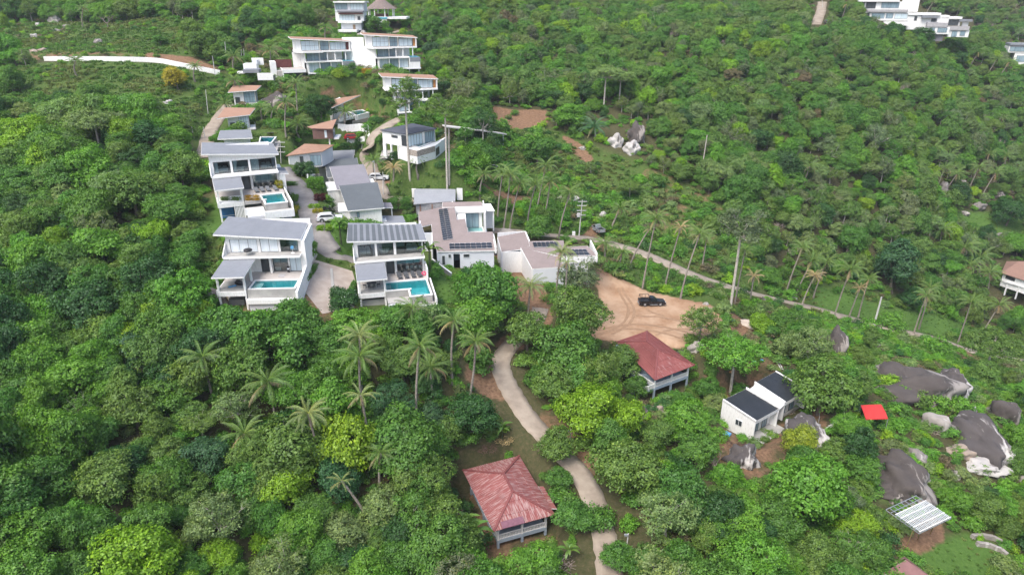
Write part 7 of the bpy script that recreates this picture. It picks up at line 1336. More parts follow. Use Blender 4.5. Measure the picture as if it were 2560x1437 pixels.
# brown-roofed house at the right edge, roof at the lower edge, red canopy, glass-roofed shed
ze6 = zm(1900, 400, 3.124); FY = fr(ze6, 1880, 885, 205, 20); t = root(FY, 'brown_roof_house', 'white house with a brown tiled hip roof at the right edge')
c = cor(FY, ze6, [(1885, 880, 0), (2130, 960, 0), (2250, 830, 0), (1925, 790, .0)]); rid = cor(FY, ze6, [(2020, 790, 1.9), (2110, 790, 1.9)])
for face in ([c[0], c[1], rid[0]], [c[1], c[2], rid[1], rid[0]], [c[2], c[3], rid[1]], [c[3], c[0], rid[0], rid[1]]): v = [Vector(q_) for q_ in face]; MB().hexa([q_ - Vector((0, 0, .16)) for q_ in v], v).build('roof_slope', BRTILE, t)
ins = shrink(c, .9)
for i in range(4): wallq(t, (*ins[i], 0), (*ins[(i + 1) % 4], 0), -4.2, -.17, .2, WALL, 'house_wall')
L01 = math.dist(ins[0], ins[1]); wallwin(t, ins[0], ins[1], 1, L01 * .45, -1.5, -.5, 3, DARKGLASS); prism(t, 'balcony', WALL, [(ins[0][0] - .5, ins[0][1] - 1.6), (ins[1][0], ins[1][1] - 1.6), (ins[1][0], ins[1][1]), (ins[0][0] - .5, ins[0][1])], -2.4, -2.0)
for u in (.1, .5, .9): x, y = ins[0][0] + (ins[1][0] - ins[0][0]) * u, ins[0][1] + (ins[1][1] - ins[0][1]) * u - 1.4; box(t, 'post', WALL, x - .15, x + .15, y, y + .3, -6.5, -2.41)
FZ = Frame(2220, 1435, 84, 25); t, pz, x0, x1, y0, y1 = mono_house(FZ, 'brown_roof_house', 'reddish brown roof cut by the lower right edge', [tuple(FZ.G(*q_)) for q_ in ((2205, 1432, 0), (2330, 1470, 0), (2320, 1437, .4), (2265, 1398, .5))], simple('red_brown_roof', (.25, .13, .12), (.19, .095, .09), 1, .7), -2.6, .3, .15, BROWNW)
_g = ground_at(2187, 1056); FRD = Frame(2150, 1040, float((_g - V_C) @ V_F) - 2.2, 5); t = root(FRD, 'red_canopy', 'bright red canvas canopy between trees and dark rock', 'canopy'); c = [Vector(FRD.G(*q_)) for q_ in ((2152, 1012, .9), (2165, 1048, 0), (2220, 1046, 0), (2203, 1010, .9))]; MB().hexa([v - Vector((0, 0, .08)) for v in c], c).build('canopy_sheet', REDT, t)
c2 = [c[3], c[2], Vector(FRD.G(2215, 1030, .2))]; MB().hexa([v - Vector((0, 0, .08)) for v in c2], c2).build('canopy_side', REDT, t)
for v in c: MB().bar(v - Vector((0, 0, .1)), v - Vector((0, 0, 2.8)), .08).build('post', STEEL, t)
zs = zm(2180, 1210, 7.5625); t = root(FS, 'glass_roof_shed', 'open shed with a pale corrugated translucent roof on bamboo props', 'shed'); pl_ = cor(FS, zs, [(905, 912, 0), (1500, 630, 0), (1010, 305, .5), (430, 575, .5)]); pzs = planez(pl_); TRANS = glass_mat('translucent_sheet', (.80, .9, .9), .5)
m, n, b = nodemat('pale_sheet'); b.inputs['Base Color'].default_value = (.36, .43, .45, 1); b.inputs['Roughness'].default_value = .3; b.inputs['Alpha'].default_value = .42
nst = 4
for k in range(nst):
    u0, u1 = k / nst, (k + 1) / nst; A_ = [Vector(q_) for q_ in pl_]; q_ = [A_[0].lerp(A_[3], u0), A_[1].lerp(A_[2], u0), A_[1].lerp(A_[2], u1), A_[0].lerp(A_[3], u1)]; q_ = [v + Vector((0, 0, .02 * k)) for v in q_]; V = []; F = []; nn_ = 64
    for i in range(nn_ + 1):
        w_ = .05 * math.sin(i * math.pi / 1.5); V += [q_[0].lerp(q_[1], i / nn_) + Vector((0, 0, w_)), q_[3].lerp(q_[2], i / nn_) + Vector((0, 0, w_))]
        if i: F.append((2 * i - 2, 2 * i, 2 * i + 1, 2 * i - 1))
    MB().add(V, F).build('roof_sheet', m, t)
mb = MB(); A_ = [Vector(q_) + Vector((0, 0, .10)) for q_ in pl_]
for u in np.linspace(0.03, .97, 20): mb.bar(A_[0].lerp(A_[1], u), A_[3].lerp(A_[2], u), .05, .03)
for u in (.02, .27, .52, .77, .98): mb.bar(A_[0].lerp(A_[3], u), A_[1].lerp(A_[2], u), .10, .03)
o_ = mb.build('sheet_ribs', WHITEC, t); o_['kind'] = 'stuff'
mb = MB(); A_ = [Vector(q_) - Vector((0, 0, .14)) for q_ in pl_]
for u in np.linspace(0, 1.35, 8): mb.bar(A_[0].lerp(A_[3], u), A_[1].lerp(A_[2], u), .07, .09)
for u in np.linspace(0, 1, 9): mb.bar(A_[0].lerp(A_[1], u) - Vector((0, 0, .08)), A_[0].lerp(A_[1], u) + (A_[3].lerp(A_[2], u) - A_[0].lerp(A_[1], u)) * 1.35 - Vector((0, 0, .08)), .06, .08)
mb.build('roof_frame', STEEL, t)
for (a, b_, h), (a2, b2), m2 in (((900, 905, -.1), (870, 1030), BAMB), ((1160, 790, -.1), (1105, 920), BAMB), ((790, 850, -.1), (650, 1150), BAMB), ((560, 700, -.1), (500, 850), STEEL), ((1380, 560, -.1), (1400, 640), STEEL), ((1240, 630, -.1), (1160, 790), BAMB)):
    q0 = Vector(FS.G(*zs(a, b_), h)); q1 = Vector(FS.loc(ground_at(*zs(a2, b2)))); MB().bar(q0, q1 - Vector((0, 0, .2)), .1).build('prop', m2, t)
# white road wall, parking court, gallery, garden walls
def wall_line(name, label, px, h, th, mat, cat='wall', group=None, base=.6, cap=None):
    P_ = [ground_at(*q_) for q_ in px]; o = P_[0]; t = empty(name, label, cat, o, 0, group)
    for i in range(len(P_) - 1):
        a = Vector(P_[i] - o); b2 = Vector(P_[i + 1] - o); MB().bar(a + Vector((0, 0, (h - base) / 2)), b2 + Vector((0, 0, (h - base) / 2)), th, h + base).build('wall_panel', mat, t)
    return t
wl_ = smooth_line([(112, 153), (200, 153), (300, 154), (390, 157), (440, 166), (490, 176), (550, 188)], 3); wall_line('road_wall', 'long low white wall along the upper left hillside road', [tuple(q_) for q_ in wl_], 1.25, .35, WALL)
wall_line('court_wall', 'white wall of the parking court beside the brown cube house', [(845, 322), (870, 325), (900, 322), (922, 326)], 1.3, .25, WALL); wall_line('court_wall', 'lower white wall of the parking court with motorbikes', [(868, 350), (890, 355), (912, 348)], .8, .25, WALL)
t = drape('parking_court', gpoly([(862, 330), (922, 328), (928, 345), (905, 356), (868, 350)]), WHITEC, .09)
wall_line('garden_wall', 'white garden wall left of the second row house', [(770, 452), (800, 448), (803, 470)], 1.4, .25, WALL); wall_line('garden_wall', 'short white garden wall by the parked white car', [(825, 498), (832, 520)], 1.0, .2, WALL)
pg = [ground_at(a, b_) for a, b_ in ((1112, 345), (1180, 352), (1258, 362))]; o = pg[0]; t = empty('covered_gallery', 'long white flat-roofed gallery on posts behind the tall trunks', 'gallery', o)
for i in range(2): a = Vector(pg[i] - o) + Vector((0, 0, 3.0)); b2 = Vector(pg[i + 1] - o) + Vector((0, 0, 3.0)); MB().bar(a, b2, 3.0, .3).build('roof', POLE, t); MB().bar(a - Vector((0, 0, 1.65)), a - Vector((0, 0, 3.5)), .2).build('post', WALL, t); MB().bar(b2 - Vector((0, 0, .2)), b2 - Vector((0, 0, 3.5)), .2).build('post', WALL, t); MB().bar(a.lerp(b2, .5) - Vector((0, 0, .2)), a.lerp(b2, .5) - Vector((0, 0, 3.5)), .2).build('post', WALL, t)
zq = zm(590, 130, 12.19)
FO = fr(zq, 210, 540, 186, 8); t = root(FO, 'outbuilding', 'small white outbuildings left of the three-storey villas'); bx, wn = facade(FO, t, zq)
bx('shed_wall', WALL, 210, 370, 640, 540, 1, 4); bx('shed_wall', WALLB, 480, 255, 650, 380, 1.5, 4); bx('back_wall', WALL, 470, 190, 850, 400, 4.2, 4.5); bx('lower_roof', SHING, 200, 545, 700, 640, -2.5, .9); bx('long_wall', WALL, 640, 650, 1160, 860, -3, -2.7); bx('doorway', DARKGLASS, 1125, 720, 1200, 880, -3.05, -3.001); bx('side_roof', WALL, 30, 610, 260, 660, -1, 1)
# ------------------------------------------------------------------ boulders
def rockmat(name, c1, c2, white, wamt, streak=(1, 1, .3)):
    m, n, b = nodemat(name); tc = N(n, 'ShaderNodeTexCoord'); mp = N(n, 'ShaderNodeMapping'); mp.inputs['Scale'].default_value = streak; n.links.new(tc.outputs['Object'], mp.inputs[0])
    t = N(n, 'ShaderNodeTexNoise'); t.inputs['Scale'].default_value = 1.1; t.inputs['Detail'].default_value = 8; t.inputs['Roughness'].default_value = .65; n.links.new(mp.outputs[0], t.inputs['Vector'])
    base = ramp(n, noise(n, .8, 8, .7), [(.3, c2), (.7, c1)]); col = mix(n, ramp(n, t.outputs[0], [(wamt, (0, 0, 0)), (wamt + .06, (1, 1, 1))]), base, white)
    n.links.new(col, b.inputs['Base Color']); b.inputs['Roughness'].default_value = .95; bp = N(n, 'ShaderNodeBump', i_Strength=.5, i_Distance=.15); n.links.new(noise(n, 1.6, 8, .7), bp.inputs['Height']); n.links.new(bp.outputs[0], b.inputs['Normal']); return m
RKD = rockmat('dark_granite', (.10, .086, .078), (.05, .042, .039), (.27, .245, .225), .54, (1.8, .5, .5)); RKM = rockmat('streaked_granite', (.10, .088, .085), (.055, .048, .047), (.46, .44, .42), .53, (1.6, .5, .5)); RKP = rockmat('pale_granite', (.36, .33, .30), (.22, .20, .18), (.48, .46, .43), .58); RKW = rockmat('white_granite', (.50, .48, .455), (.33, .315, .30), (.15, .135, .13), .57); RKG = rockmat('grey_granite', (.24, .22, .205), (.15, .135, .125), (.38, .36, .34), .58); RKT = rockmat('tan_granite', (.34, .275, .22), (.24, .19, .15), (.58, .52, .45), .62)
ROCKS = '''2292 945 200 120 D broad dark rock slab with pale cracks on the right slope|2375 945 70 110 M grey streaked rock shoulder at the right of the broad dark slab|2440 1065 110 150 M long sloping rock with a white washed foot|2245 1165 115 125 D steep dark rock face above the glass-roofed shed|2505 1018 66 88 D dark egg-shaped boulder standing alone at the right
2235 925 100 90 D dark rounded boulder at the left of the broad rock slab|2335 985 90 60 G grey brown boulder below the shoulder of the broad slab|2400 1010 70 60 M streaked boulder joining the broad slab to the sloping rock|2085 842 52 100 D tall dark boulder behind the pale sage tree|2178 857 36 22 D small dark boulder in shrubs above the broad rock slab|2008 1062 95 100 M dark smooth rock with pale run marks beside the black-roofed house|1855 1125 80 90 M dark rock with pale dust below the water tank|2452 1145 110 44 W low white rock ledge at the right|2340 1045 75 60 P pale broken rock below the broad slab
2400 1120 60 45 T tan rock outcrop left of the white ledge|2225 1225 75 45 D dark rock foot above the glass-roofed shed|2290 1130 45 50 G grey split rock right of the steep rock face|1587 325 46 72 D dark upper boulder of the split pair on the hillside|1540 345 32 48 W white boulder left of the dark split boulder|1578 362 40 50 W white and dark lower boulder of the split pair
422 253 22 14 W white boulder alone in the meadow|137 46 26 28 P leaning pale boulder at the upper left|98 61 18 12 W small pale boulder below the leaning one|87 88 22 16 W rounded pale boulder on the upper left grass|245 103 24 20 G grey boulder above the white road wall|85 126 22 14 T tan boulder at the left end of the bare strip|106 124 24 14 T flat tan boulder beside the bare strip|35 122 22 10 P pale flat boulder at the far left of the bare strip
715 16 36 22 G flat grey boulder at the top edge|767 42 22 24 W pale tilted boulder at the top, left of the flat-roofed villa|668 70 14 12 P small pale boulder on the upper wooded slope|15 266 14 12 W white boulder at the left edge of the meadow|282 275 14 10 W small white boulder at the lower edge of the meadow|165 65 20 12 G grey low boulder right of the leaning pale boulder|140 75 24 12 G grey broken boulder below the leaning pale boulder
688 247 66 56 D large dark boulder between the two small terracotta houses|908 85 26 30 P pale boulder by the hilltop garage|925 92 26 20 P pale round boulder right of the hilltop garage|2066 546 30 26 D dark boulder in the green of the right slope|2356 463 20 34 G upright grey boulder under the right palms|2405 455 24 20 G grey boulder second under the right palms|2445 510 34 26 G grey jagged rocks on the right grass slope|2490 478 44 24 D dark flat boulder at the top of the right grass slope|2412 530 22 14 P pale boulder on the right grass slope|2530 470 34 24 D dark boulder near the right edge above the grass|2500 585 26 18 G low grey boulder at the lower right grass
1424 492 44 24 W heap of white broken rock by the leaning palm|1400 492 26 16 P pale broken rock left of the white heap|1462 525 16 12 T tan boulder behind the power pole|1478 534 16 12 T tan boulder right of the power pole|1492 545 18 14 P pale boulder above the silver pickup|1508 533 16 16 W white boulder above the silver pickup|1268 578 52 24 P wide pale boulder behind the zigzag-roofed house|1200 400 24 14 T tan boulder on the slope below the tall trunks|1230 414 26 12 W white flat stone on the slope below the tall trunks|1152 398 18 16 T tan round boulder near the slate-roofed villa|1456 368 18 10 P pale stone on the bare diagonal scar
890 818 62 26 T pale tan rock below the striped-roof villa|540 735 56 66 G grey brown rock left of the wood-edge villa|112 665 26 40 G grey rock showing in the left wood|1765 758 14 10 P pale stone at the sand edge by the white trunk|1775 770 16 10 T tan stone at the sand edge|1905 748 16 22 D dark stone behind the white trunk|1740 860 34 40 P pale broken concrete beside the upper red-roofed house|1700 880 30 24 D dark boulder under the eave of the upper red-roofed house|1640 1020 44 34 T tan rock below the upper red-roofed house|1600 1025 38 40 D dark rock below the upper red-roofed house
1720 228 28 16 D dark boulder in the upper right wood|1745 232 22 20 D second dark boulder in the upper right wood|1602 58 22 12 D dark boulder in the wood near the top centre|1550 8 40 14 D dark flat rock at the top centre edge|2318 268 20 26 D dark upright boulder on the right ridge|2205 240 14 14 G grey boulder hidden on the right ridge|1850 400 20 12 G grey boulder low in the right wood|2380 1180 40 22 P pale rubble below the white ledge|2310 1195 26 18 P pale stone right of the steep rock face|2560 1195 30 30 P pale stone at the right edge|2050 1105 30 24 D dark rock above the yellow tree|1985 745 20 14 G grey stone by the valley road'''
MATK = dict(D=RKD, M=RKM, P=RKP, W=RKW, G=RKG, T=RKT); RM = [ico(4, i, .42, freq=1.7) for i in range(9)]
for me_ in RM: pass
for i, e in enumerate(ROCKS.replace('\n', '|').split('|')):
    a = e.split(' ', 5); px, py, w_, h_ = map(float, a[:4]); p = ground_at(px, py + h_ * .32); d = float((p - V_C) @ V_F); W_ = w_ * d / FPX; H_ = h_ * d / FPX
    o = link('boulder', RM[i % 9].copy(), None, (p[0], p[1], p[2] + H_ * .05), (0, 0, random.uniform(-.3, .3))); o.data.materials.clear(); o.data.materials.append(MATK[a[4]])
    big = w_ > 90; o.scale = (W_ * .56, max(W_ * .42, H_ * (.75 if big else .45)), H_ * (.42 if big else .5))
    tag(o, a[5], 'boulder', 'boulders on the hillside')
# ------------------------------------------------------------------ poles
POLES = '''1456 500 1447 592 .24 4 concrete power pole with crossarms and a transformer by the valley road|700 352 702 408 .16 3 white pole with short crossarms beside the yellow-hedge villa|514 225 520 285 .16 0 bare white pole left of the upper terracotta house|562 105 567 160 .2 0 tall white pole at the end of the white road wall|531 140 538 190 .18 0 white pole second from the end of the white road wall|603 124 604 153 .14 0 left of two thin white poles by the outbuildings|609 122 611 152 .14 0 right of two thin white poles by the outbuildings|475 297 482 332 .16 0 grey leaning pole left of the lane near the yellow-hedge villa|508 318 513 347 .16 0 short white pole at the left lane
935 402 939 455 .18 1 white pole with a small box behind the row houses|957 430 958 488 .16 0 grey thin pole right of the row houses|1427 1073 1425 1117 .16 1 short pale pole with a lamp beside the lower lane|1571 1333 1565 1378 .16 1 short pale pole with a lamp right of the lower lane bottom|2204 742 2184 816 .42 0 thick leaning concrete post beside the valley road|1768 338 1757 408 .3 0 bare dead trunk over the bright tree on the right slope|1122 322 1123 457 .38 0 slim bare trunk just right of the tallest pale trunk|2055 0 2057 20 .2 0 pole beside the far road'''
for i, e in enumerate(POLES.replace('\n', '|').split('|')):
    a = e.split(' ', 6); tx, ty, bx_, by_, r_ = map(float, a[:5]); n_ = int(a[5]); b_ = ground_at(bx_, by_); r = ray(tx, ty); top = V_C + (b_[1] - V_C[1]) / r[1] * r; h = top[2] - b_[2]; dx = top[0] - b_[0]
    dead = 'trunk' in a[6]; t = empty('dead_trunk' if dead else 'utility_pole', a[6], 'trunk' if dead else 'pole', b_, 0, None if dead else 'utility poles'); MB().tube([(0, 0, -.6), (dx * .5, 0, h * .5), (dx, 0, h)], [r_ * .62, r_ * .52, r_ * .4], 8).build('shaft', PALE_BARK if dead else POLE, t)
    if n_ >= 3:
        for k in range(n_):
            z = h - .35 - k * (1.0 if k < 2 else 1.1); u = dx * z / h; c = MB().bar((u - 1.1, -.12, z), (u + 1.1, -.12, z), .12, .12).build('crossarm', POLE, t)
            mb = MB()
            for x in (-1, -.5, .5, 1): mb.tube([(u + x, -.12, z + .06), (u + x, -.12, z + .28)], [.05, .035], 6)
            mb.build('insulator', SHING_M, c)
        if n_ == 4: u = dx * .62; box(t, 'transformer', POLE, u - .95, u - .25, -.35, .2, h * .55, h * .55 + .9); box(t, 'meter_box', WALL, -1.6, -.9, -.2, .3, 0, 1.3)
    elif n_: box(t, 'lamp_box', STEEL, dx - .45, dx + .02, -.12, .12, h - .35, h - .12)
# wires between the poles of the village
# ------------------------------------------------------------------ vehicles
PAINTK = simple('black_car_paint', (.012, .012, .014), (.01, .01, .012), 1, .25); PAINTS = simple('silver_car_paint', (.42, .45, .48), (.38, .41, .44), 1, .3, .5); PAINTW = simple('white_car_paint', (.72, .73, .74), None, 1, .25); PAINTR = simple('red_car_paint', (.35, .02, .025), None, 1, .3); PAINTG = simple('dark_green_paint', (.02, .06, .045), None, 1, .3)
TYRE = simple('tyre_rubber', (.02, .02, .02), (.03, .028, .026), 3, .9); LAMP = simple('lamp_lens', (.75, .77, .78), None, 2, .15); TAIL = simple('tail_lens', (.4, .02, .02), None, 2, .25); CARGL = simple('car_glass', (.02, .025, .03), None, 1, .06)
def wheel(p, x, y, r=.38, w_=.25):
    s = 1 if y > 0 else -1; t = MB().tube([(x, y - w_ / 2, r), (x, y + w_ / 2, r)], [r, r], 18).build('wheel', TYRE, p); MB().tube([(x, y + s * (w_ / 2 - .02), r), (x, y + s * (w_ / 2 + .012), r)], [r * .62, r * .58], 12).build('rim', STEEL, t)
def prof(poly, y0, y1, inset=0):
    """side outline (x,z) extruded across the car; inset narrows it upwards"""
    mb = MB(); zs_ = [q[1] for q in poly]; lo, hi = min(zs_), max(zs_); f = lambda z: inset * (z - lo) / (hi - lo + 1e-6)
    return mb.hexa([(x, y1 - f(z), z) for x, z in poly], [(x, y0 + f(z), z) for x, z in poly])
def arch(cx, r, z0, n_=6): return [(cx + r * math.cos(a), z0 + r * math.sin(a)) for a in np.linspace(math.pi, 0, n_)]
def car(loc, psi, kind, paint, name, label):
    t = empty(name, label, 'pickup' if kind == 'pickup' else 'car', loc, psi, 'parked vehicles')
    L2, wb, hw = (2.65, 1.55, .92) if kind == 'pickup' else (2.3, 1.35, .9); top = .98 if kind == 'pickup' else .95
    low = [(-L2, .42)] + arch(-wb, .45, .38) + arch(wb, .45, .38) + [(L2 - .05, .40), (L2, .68), (L2 - .12, .86), (L2 - 1.15, 1.0), (L2 - 1.6, 1.03)]
    if kind == 'pickup':
        body = prof(low + [(-.55, 1.03), (-.55, top), (-L2, top)], -hw, hw, .05).build('body', paint, t, bevel=.035)
        box(t, 'bed_liner', BLACK, -L2 + .12, -.68, -hw + .14, hw - .14, .90, .99); mb = MB()
        for y in (-hw + .02, hw - .14): mb.box(-L2 + .02, -.57, y, y + .11, top - .01, top + .16)
        mb.build('bed_wall', paint, t); box(t, 'tailgate', paint, -L2 - .03, -L2 + .06, -hw + .03, hw - .03, .62, top + .16)
        cab = [(-.55, 1.0), (1.05, 1.02), (.42, 1.62), (.2, 1.70), (-.45, 1.72)]; gl = [(-.42, 1.08), (.86, 1.08), (.36, 1.55), (-.36, 1.60)]; ws = [(1.03, 1.04), (.43, 1.63)]
    else:
        body = prof(low + [(-L2 + .1, 1.0), (-L2, .85)], -hw, hw, .05).build('body', paint, t, bevel=.035)
        cab = [(-L2 + .08, .98), (1.0, 1.0), (.35, 1.52), (.1, 1.58), (-L2 + .75, 1.56), (-L2 + .25, 1.3)]; gl = [(-L2 + .45, 1.06), (.82, 1.06), (.28, 1.45), (-L2 + .85, 1.46)]; ws = [(.98, 1.02), (.36, 1.53)]
    c = prof(cab, -hw + .06, hw - .06, .14).build('cabin', paint, t, bevel=.03)
    for s in (-1, 1):
        f = lambda z: hw - .045 - .14 * (z - 1.0) / .7
        MB().hexa([(x, s * (f(z) - .03), z) for x, z in gl], [(x, s * f(z), z) for x, z in gl]).build('side_window', CARGL, c)
        d = box(t, 'door', paint, -.5, .95, s * (hw - .02) if s > 0 else -hw - .012, hw + .012 if s > 0 else -hw + .02, .5, .96); box(d, 'handle', STEEL, -.38, -.2, s * (hw + .013), s * (hw + .04), .86, .90)
        box(t, 'headlight', LAMP, L2 - .22, L2 - .01, s * .5, s * .84, .68, .83); box(t, 'tail_light', TAIL, -L2 - .035, -L2 + .03, s * .72, s * .88, .7, .95); box(t, 'mirror', paint, .78, .92, s * (hw + .02), s * (hw + .2), 1.02, 1.16)
        if kind == 'pickup': box(t, 'side_step', STEEL, -.6, 1.0, s * (hw + .0), s * (hw + .16), .36, .43)
        for x in (-wb, wb): wheel(t, x, s * (hw - .12))
    MB().hexa([(ws[0][0] - .02, -.72, ws[0][1] + .04), (ws[0][0] - .02, .72, ws[0][1] + .04), (ws[1][0] + .03, .62, ws[1][1] - .02), (ws[1][0] + .03, -.62, ws[1][1] - .02)], [(ws[0][0] + .05, -.72, ws[0][1] + .04), (ws[0][0] + .05, .72, ws[0][1] + .04), (ws[1][0] + .09, .62, ws[1][1] - .02), (ws[1][0] + .09, -.62, ws[1][1] - .02)]).build('windscreen', CARGL, c)
    box(t, 'bumper', BLACK, L2 - .08, L2 + .08, -hw + .1, hw - .1, .42, .6); box(t, 'bumper', STEEL, -L2 - .12, -L2 - .03, -hw + .1, hw - .1, .45, .58); return t
pt = ground_at(1629, 761); t = car(pt, math.radians(2), 'pickup', PAINTK, 'pickup_truck', 'black pickup with a tall rack over its bed, parked on the sand')
mb = MB()
for y in (-.8, .8):
    for x in (-2.5, -1.85, -1.2, -.62): mb.bar((x, y, 1.1), (x, y, 1.95), .06)
    mb.bar((-2.53, y, 1.95), (-.55, y, 1.95), .07)
for x in (-2.5, -.62): mb.bar((x, -.8, 1.95), (x, .8, 1.95), .06)
mb.build('rack', BLACK, t)
car(ground_at(1493, 577), math.radians(110), 'pickup', PAINTS, 'pickup_truck', 'silver pickup nosed into the green beside the valley road')
car(ground_at(825, 553), math.radians(12), 'suv', PAINTW, 'parked_car', 'white car parked half under the banana leaves by the villa lane'); car(ground_at(947, 450), math.radians(5), 'suv', PAINTW, 'parked_car', 'white car behind the row houses near a pole'); car(ground_at(884, 349), math.radians(8), 'suv', PAINTR, 'parked_car', 'red car in the white parking court'); car(ground_at(2066, 60), math.radians(80), 'suv', PAINTG, 'parked_car', 'dark green car beside the far road')
def bike(px, py, psi, paint, label):
    t = empty('motorbike', label, 'motorbike', ground_at(px, py), math.radians(psi), 'parked motorbikes')
    for x in (-.6, .6): MB().tube([(x, -.05, .28), (x, .05, .28)], [.28, .28], 14).build('wheel', TYRE, t)
    prof([(-.75, .55), (-.3, .32), (.3, .3), (.5, .62), (.55, .95), (.42, .95), (.3, .5), (-.1, .5), (-.2, .72), (-.8, .75)], -.13, .13).build('body', paint, t); box(t, 'seat', BLACK, -.75, -.12, -.14, .14, .755, .84, bevel=.03); MB().bar((.45, -.33, 1.02), (.45, .33, 1.02), .04).build('handlebar', BLACK, t); box(t, 'headlight', LAMP, .56, .64, -.08, .08, .8, .95)
for a in ((878, 343, 60, BLACK, 'left black motorbike in the white parking court'), (885, 342, 60, BLACK, 'middle black motorbike in the white parking court'), (893, 342, 60, BLACK, 'right black motorbike in the white parking court'), (818, 527, 20, BLACK, 'black motorbike above the white car by the villa lane'), (893, 725, 70, BLACK, 'dark motorbike between the driveway hedge and the striped-roof villa'), (1101, 332, 90, BLACK, 'dark motorbike at the end of the white gallery')): bike(*a)
# ------------------------------------------------------------------ brushwood, stepping stones, hedges, low walls, bits of garden
def brush(px, py, wpx, label, mat, seed):
    p = ground_at(px, py); d = float((p - V_C) @ V_F); R_ = wpx * d / FPX / 2; rng = random.Random(seed); mb = MB()
    for k in range(130):
        a = rng.uniform(0, 6.28); r = R_ * math.sqrt(rng.random()) * .8; q = Vector((r * math.cos(a), r * math.sin(a), rng.uniform(0, .5) * (1 - r / R_) * R_ * .8)); dd = Vector((rng.uniform(-1, 1), rng.uniform(-1, 1), rng.uniform(-.15, .45))) * rng.uniform(.4, 1.0) * .8; mb.bar(q, q + dd, .035)
    t = empty('brushwood_pile', label, 'brushwood', p, 0, 'piles of cut branches'); mb.build('branches', mat, t)
DKTW = simple('dark_brown_twig', (.15, .085, .065), (.09, .055, .045), 3, .95)
for i, a in enumerate(((1215, 1118, 75, 'dark brown pile of cut branches above the lower red-roofed house', DKTW), (1262, 1100, 60, 'pale pile of dry stalks beside the lower lane', BAMB), (1405, 1408, 70, 'grey pile of sticks at the lower edge below the red-roofed house', TWIG), (1125, 1290, 60, 'dark pile of branches left of the lower red-roofed house', DKTW), (1955, 1020, 80, 'pale brushwood on the rock beside the black-roofed house', TWIG), (1840, 1120, 70, 'rust brown brushwood below the black-roofed house', DKTW), (1880, 1110, 60, 'grey brushwood below the house terrace', TWIG), (1925, 810, 70, 'rust brown pile of dry leaves and branches behind the boulder tree', DKTW), (1690, 405, 60, 'rust brown dead shrub on the middle slope', DKTW), (2320, 1075, 60, 'pale dry branches on the rock slope', TWIG), (1615, 560, 60, 'dry brush on the bare middle slope', TWIG), (820, 1010, 40, 'pale dry stalks below the banana plants', BAMB))): brush(*a[:4], a[4], i)
for i in range(11):
    px = 2040 + i * 6.2; py = 1092 - i * 4.6; p = ground_at(px, py); o = MB().box(-.5, .5, -.2, .2, -.1, .1).build('stepping_stone', POLE, None, tuple(p + np.array([0, 0, .06])), (0, 0, .5), bevel=.03); tag(o, 'pale rectangular stepping stone of the path right of the black-roofed house', 'stepping stone', 'stepping stones of the garden path')
for px in ([(2428, 1345), (2452, 1342), (2480, 1347), (2500, 1357)], [(2440, 1362), (2470, 1366), (2500, 1378), (2515, 1390)]): wall_line('stone_wall', 'low curved pale stone wall on the lower right grass, %s' % ('upper' if px[0][0] < 2435 else 'lower'), px, .6, .5, RKP)
for i, (px, py, rx, ry, h, tn, lab) in enumerate(((775, 690, .45, 3.6, .9, 'mid', 'long clipped hedge beside the driveway and the wood-edge villa'), (700, 465, 3.2, .5, .8, 'mid', 'clipped hedge in front of the terracotta hip-roofed house'), (785, 520, 1.0, .7, .7, 'lime', 'round lime shrub beside the villa lane'), (795, 532, .9, .7, .7, 'yellow', 'yellow green shrub above the white car'), (812, 575, 1.3, .8, .8, 'lime', 'lime shrub at the lawn corner below the white car'), (800, 500, 1.0, .9, 1.2, 'red', 'dark red shrub beside the white garden wall'), (790, 470, 1.6, 1.3, 2.2, 'bright', 'bright green palm-like shrub by the row houses'), (735, 530, .7, 2.0, .8, 'yellow', 'yellow flowering border between the lane and the yellow-hedge villa'), (738, 500, .6, 1.6, .8, 'olive', 'green border between the lane and the yellow-hedge villa'),
  (541, 350, 1.0, 2.2, 1.0, 'bright', 'clipped hedge beside the left lane'), (950, 350, .6, 4.5, 1.0, 'mid', 'long hedge on the lane left of the slate-roofed villa'), (945, 285, 3.6, .6, .8, 'mid', 'hedge along the curved lane above the parking court'), (880, 375, 2.6, 1.6, 2.0, 'dark', 'big rounded dark hedge below the parking court'), (905, 360, 1.6, 1.2, 1.8, 'dark', 'dark bush beside the lane at the parking court'), (1030, 178, 2.6, 1.2, 2.0, 'orange', 'orange yellow shrub below the right three-storey villa'), (918, 183, 1.4, .8, 1.2, 'orange', 'small orange shrub between the three-storey villas'), (580, 655, 1.2, .9, 1.2, 'red', 'dark red shrub left of the wood-edge villa'), (1000, 395, 2.2, 1.0, 1.4, 'dark', 'dark hedge in front of the slate-roofed villa'), (720, 400, 1.8, 1.4, 1.8, 'mid', 'rounded shrub left of the terracotta hip-roofed house'), (640, 345, 1.2, .8, .8, 'olive', 'low shrub by the blue square pool'), (985, 330, 2.0, .7, 1.0, 'bright', 'clipped green bank beside the slate-roofed villa'), (960, 260, 1.2, 1.0, 1.3, 'dark', 'dark shrub with white flowers left of the half-hidden villa'), (905, 300, 3.0, .6, .8, 'lime', 'lime border under the pool house'), (1000, 520, 2.4, 1.6, 2.2, 'mid', 'leafy clump right of the dark-roofed row house'), (1015, 560, 1.6, 1.6, 1.6, 'bright', 'bright clump between the row house and the solar house'))): shrub_thing(ground_at(px, py), rx, ry, h, tn, 'hedge' if 'hedge' in lab or 'border' in lab else 'shrub', lab, 'hedge' if 'hedge' in lab or 'border' in lab else 'shrub', 'garden hedges and shrubs', 40 + i, 1.0, random.uniform(-.2, .2), .2)
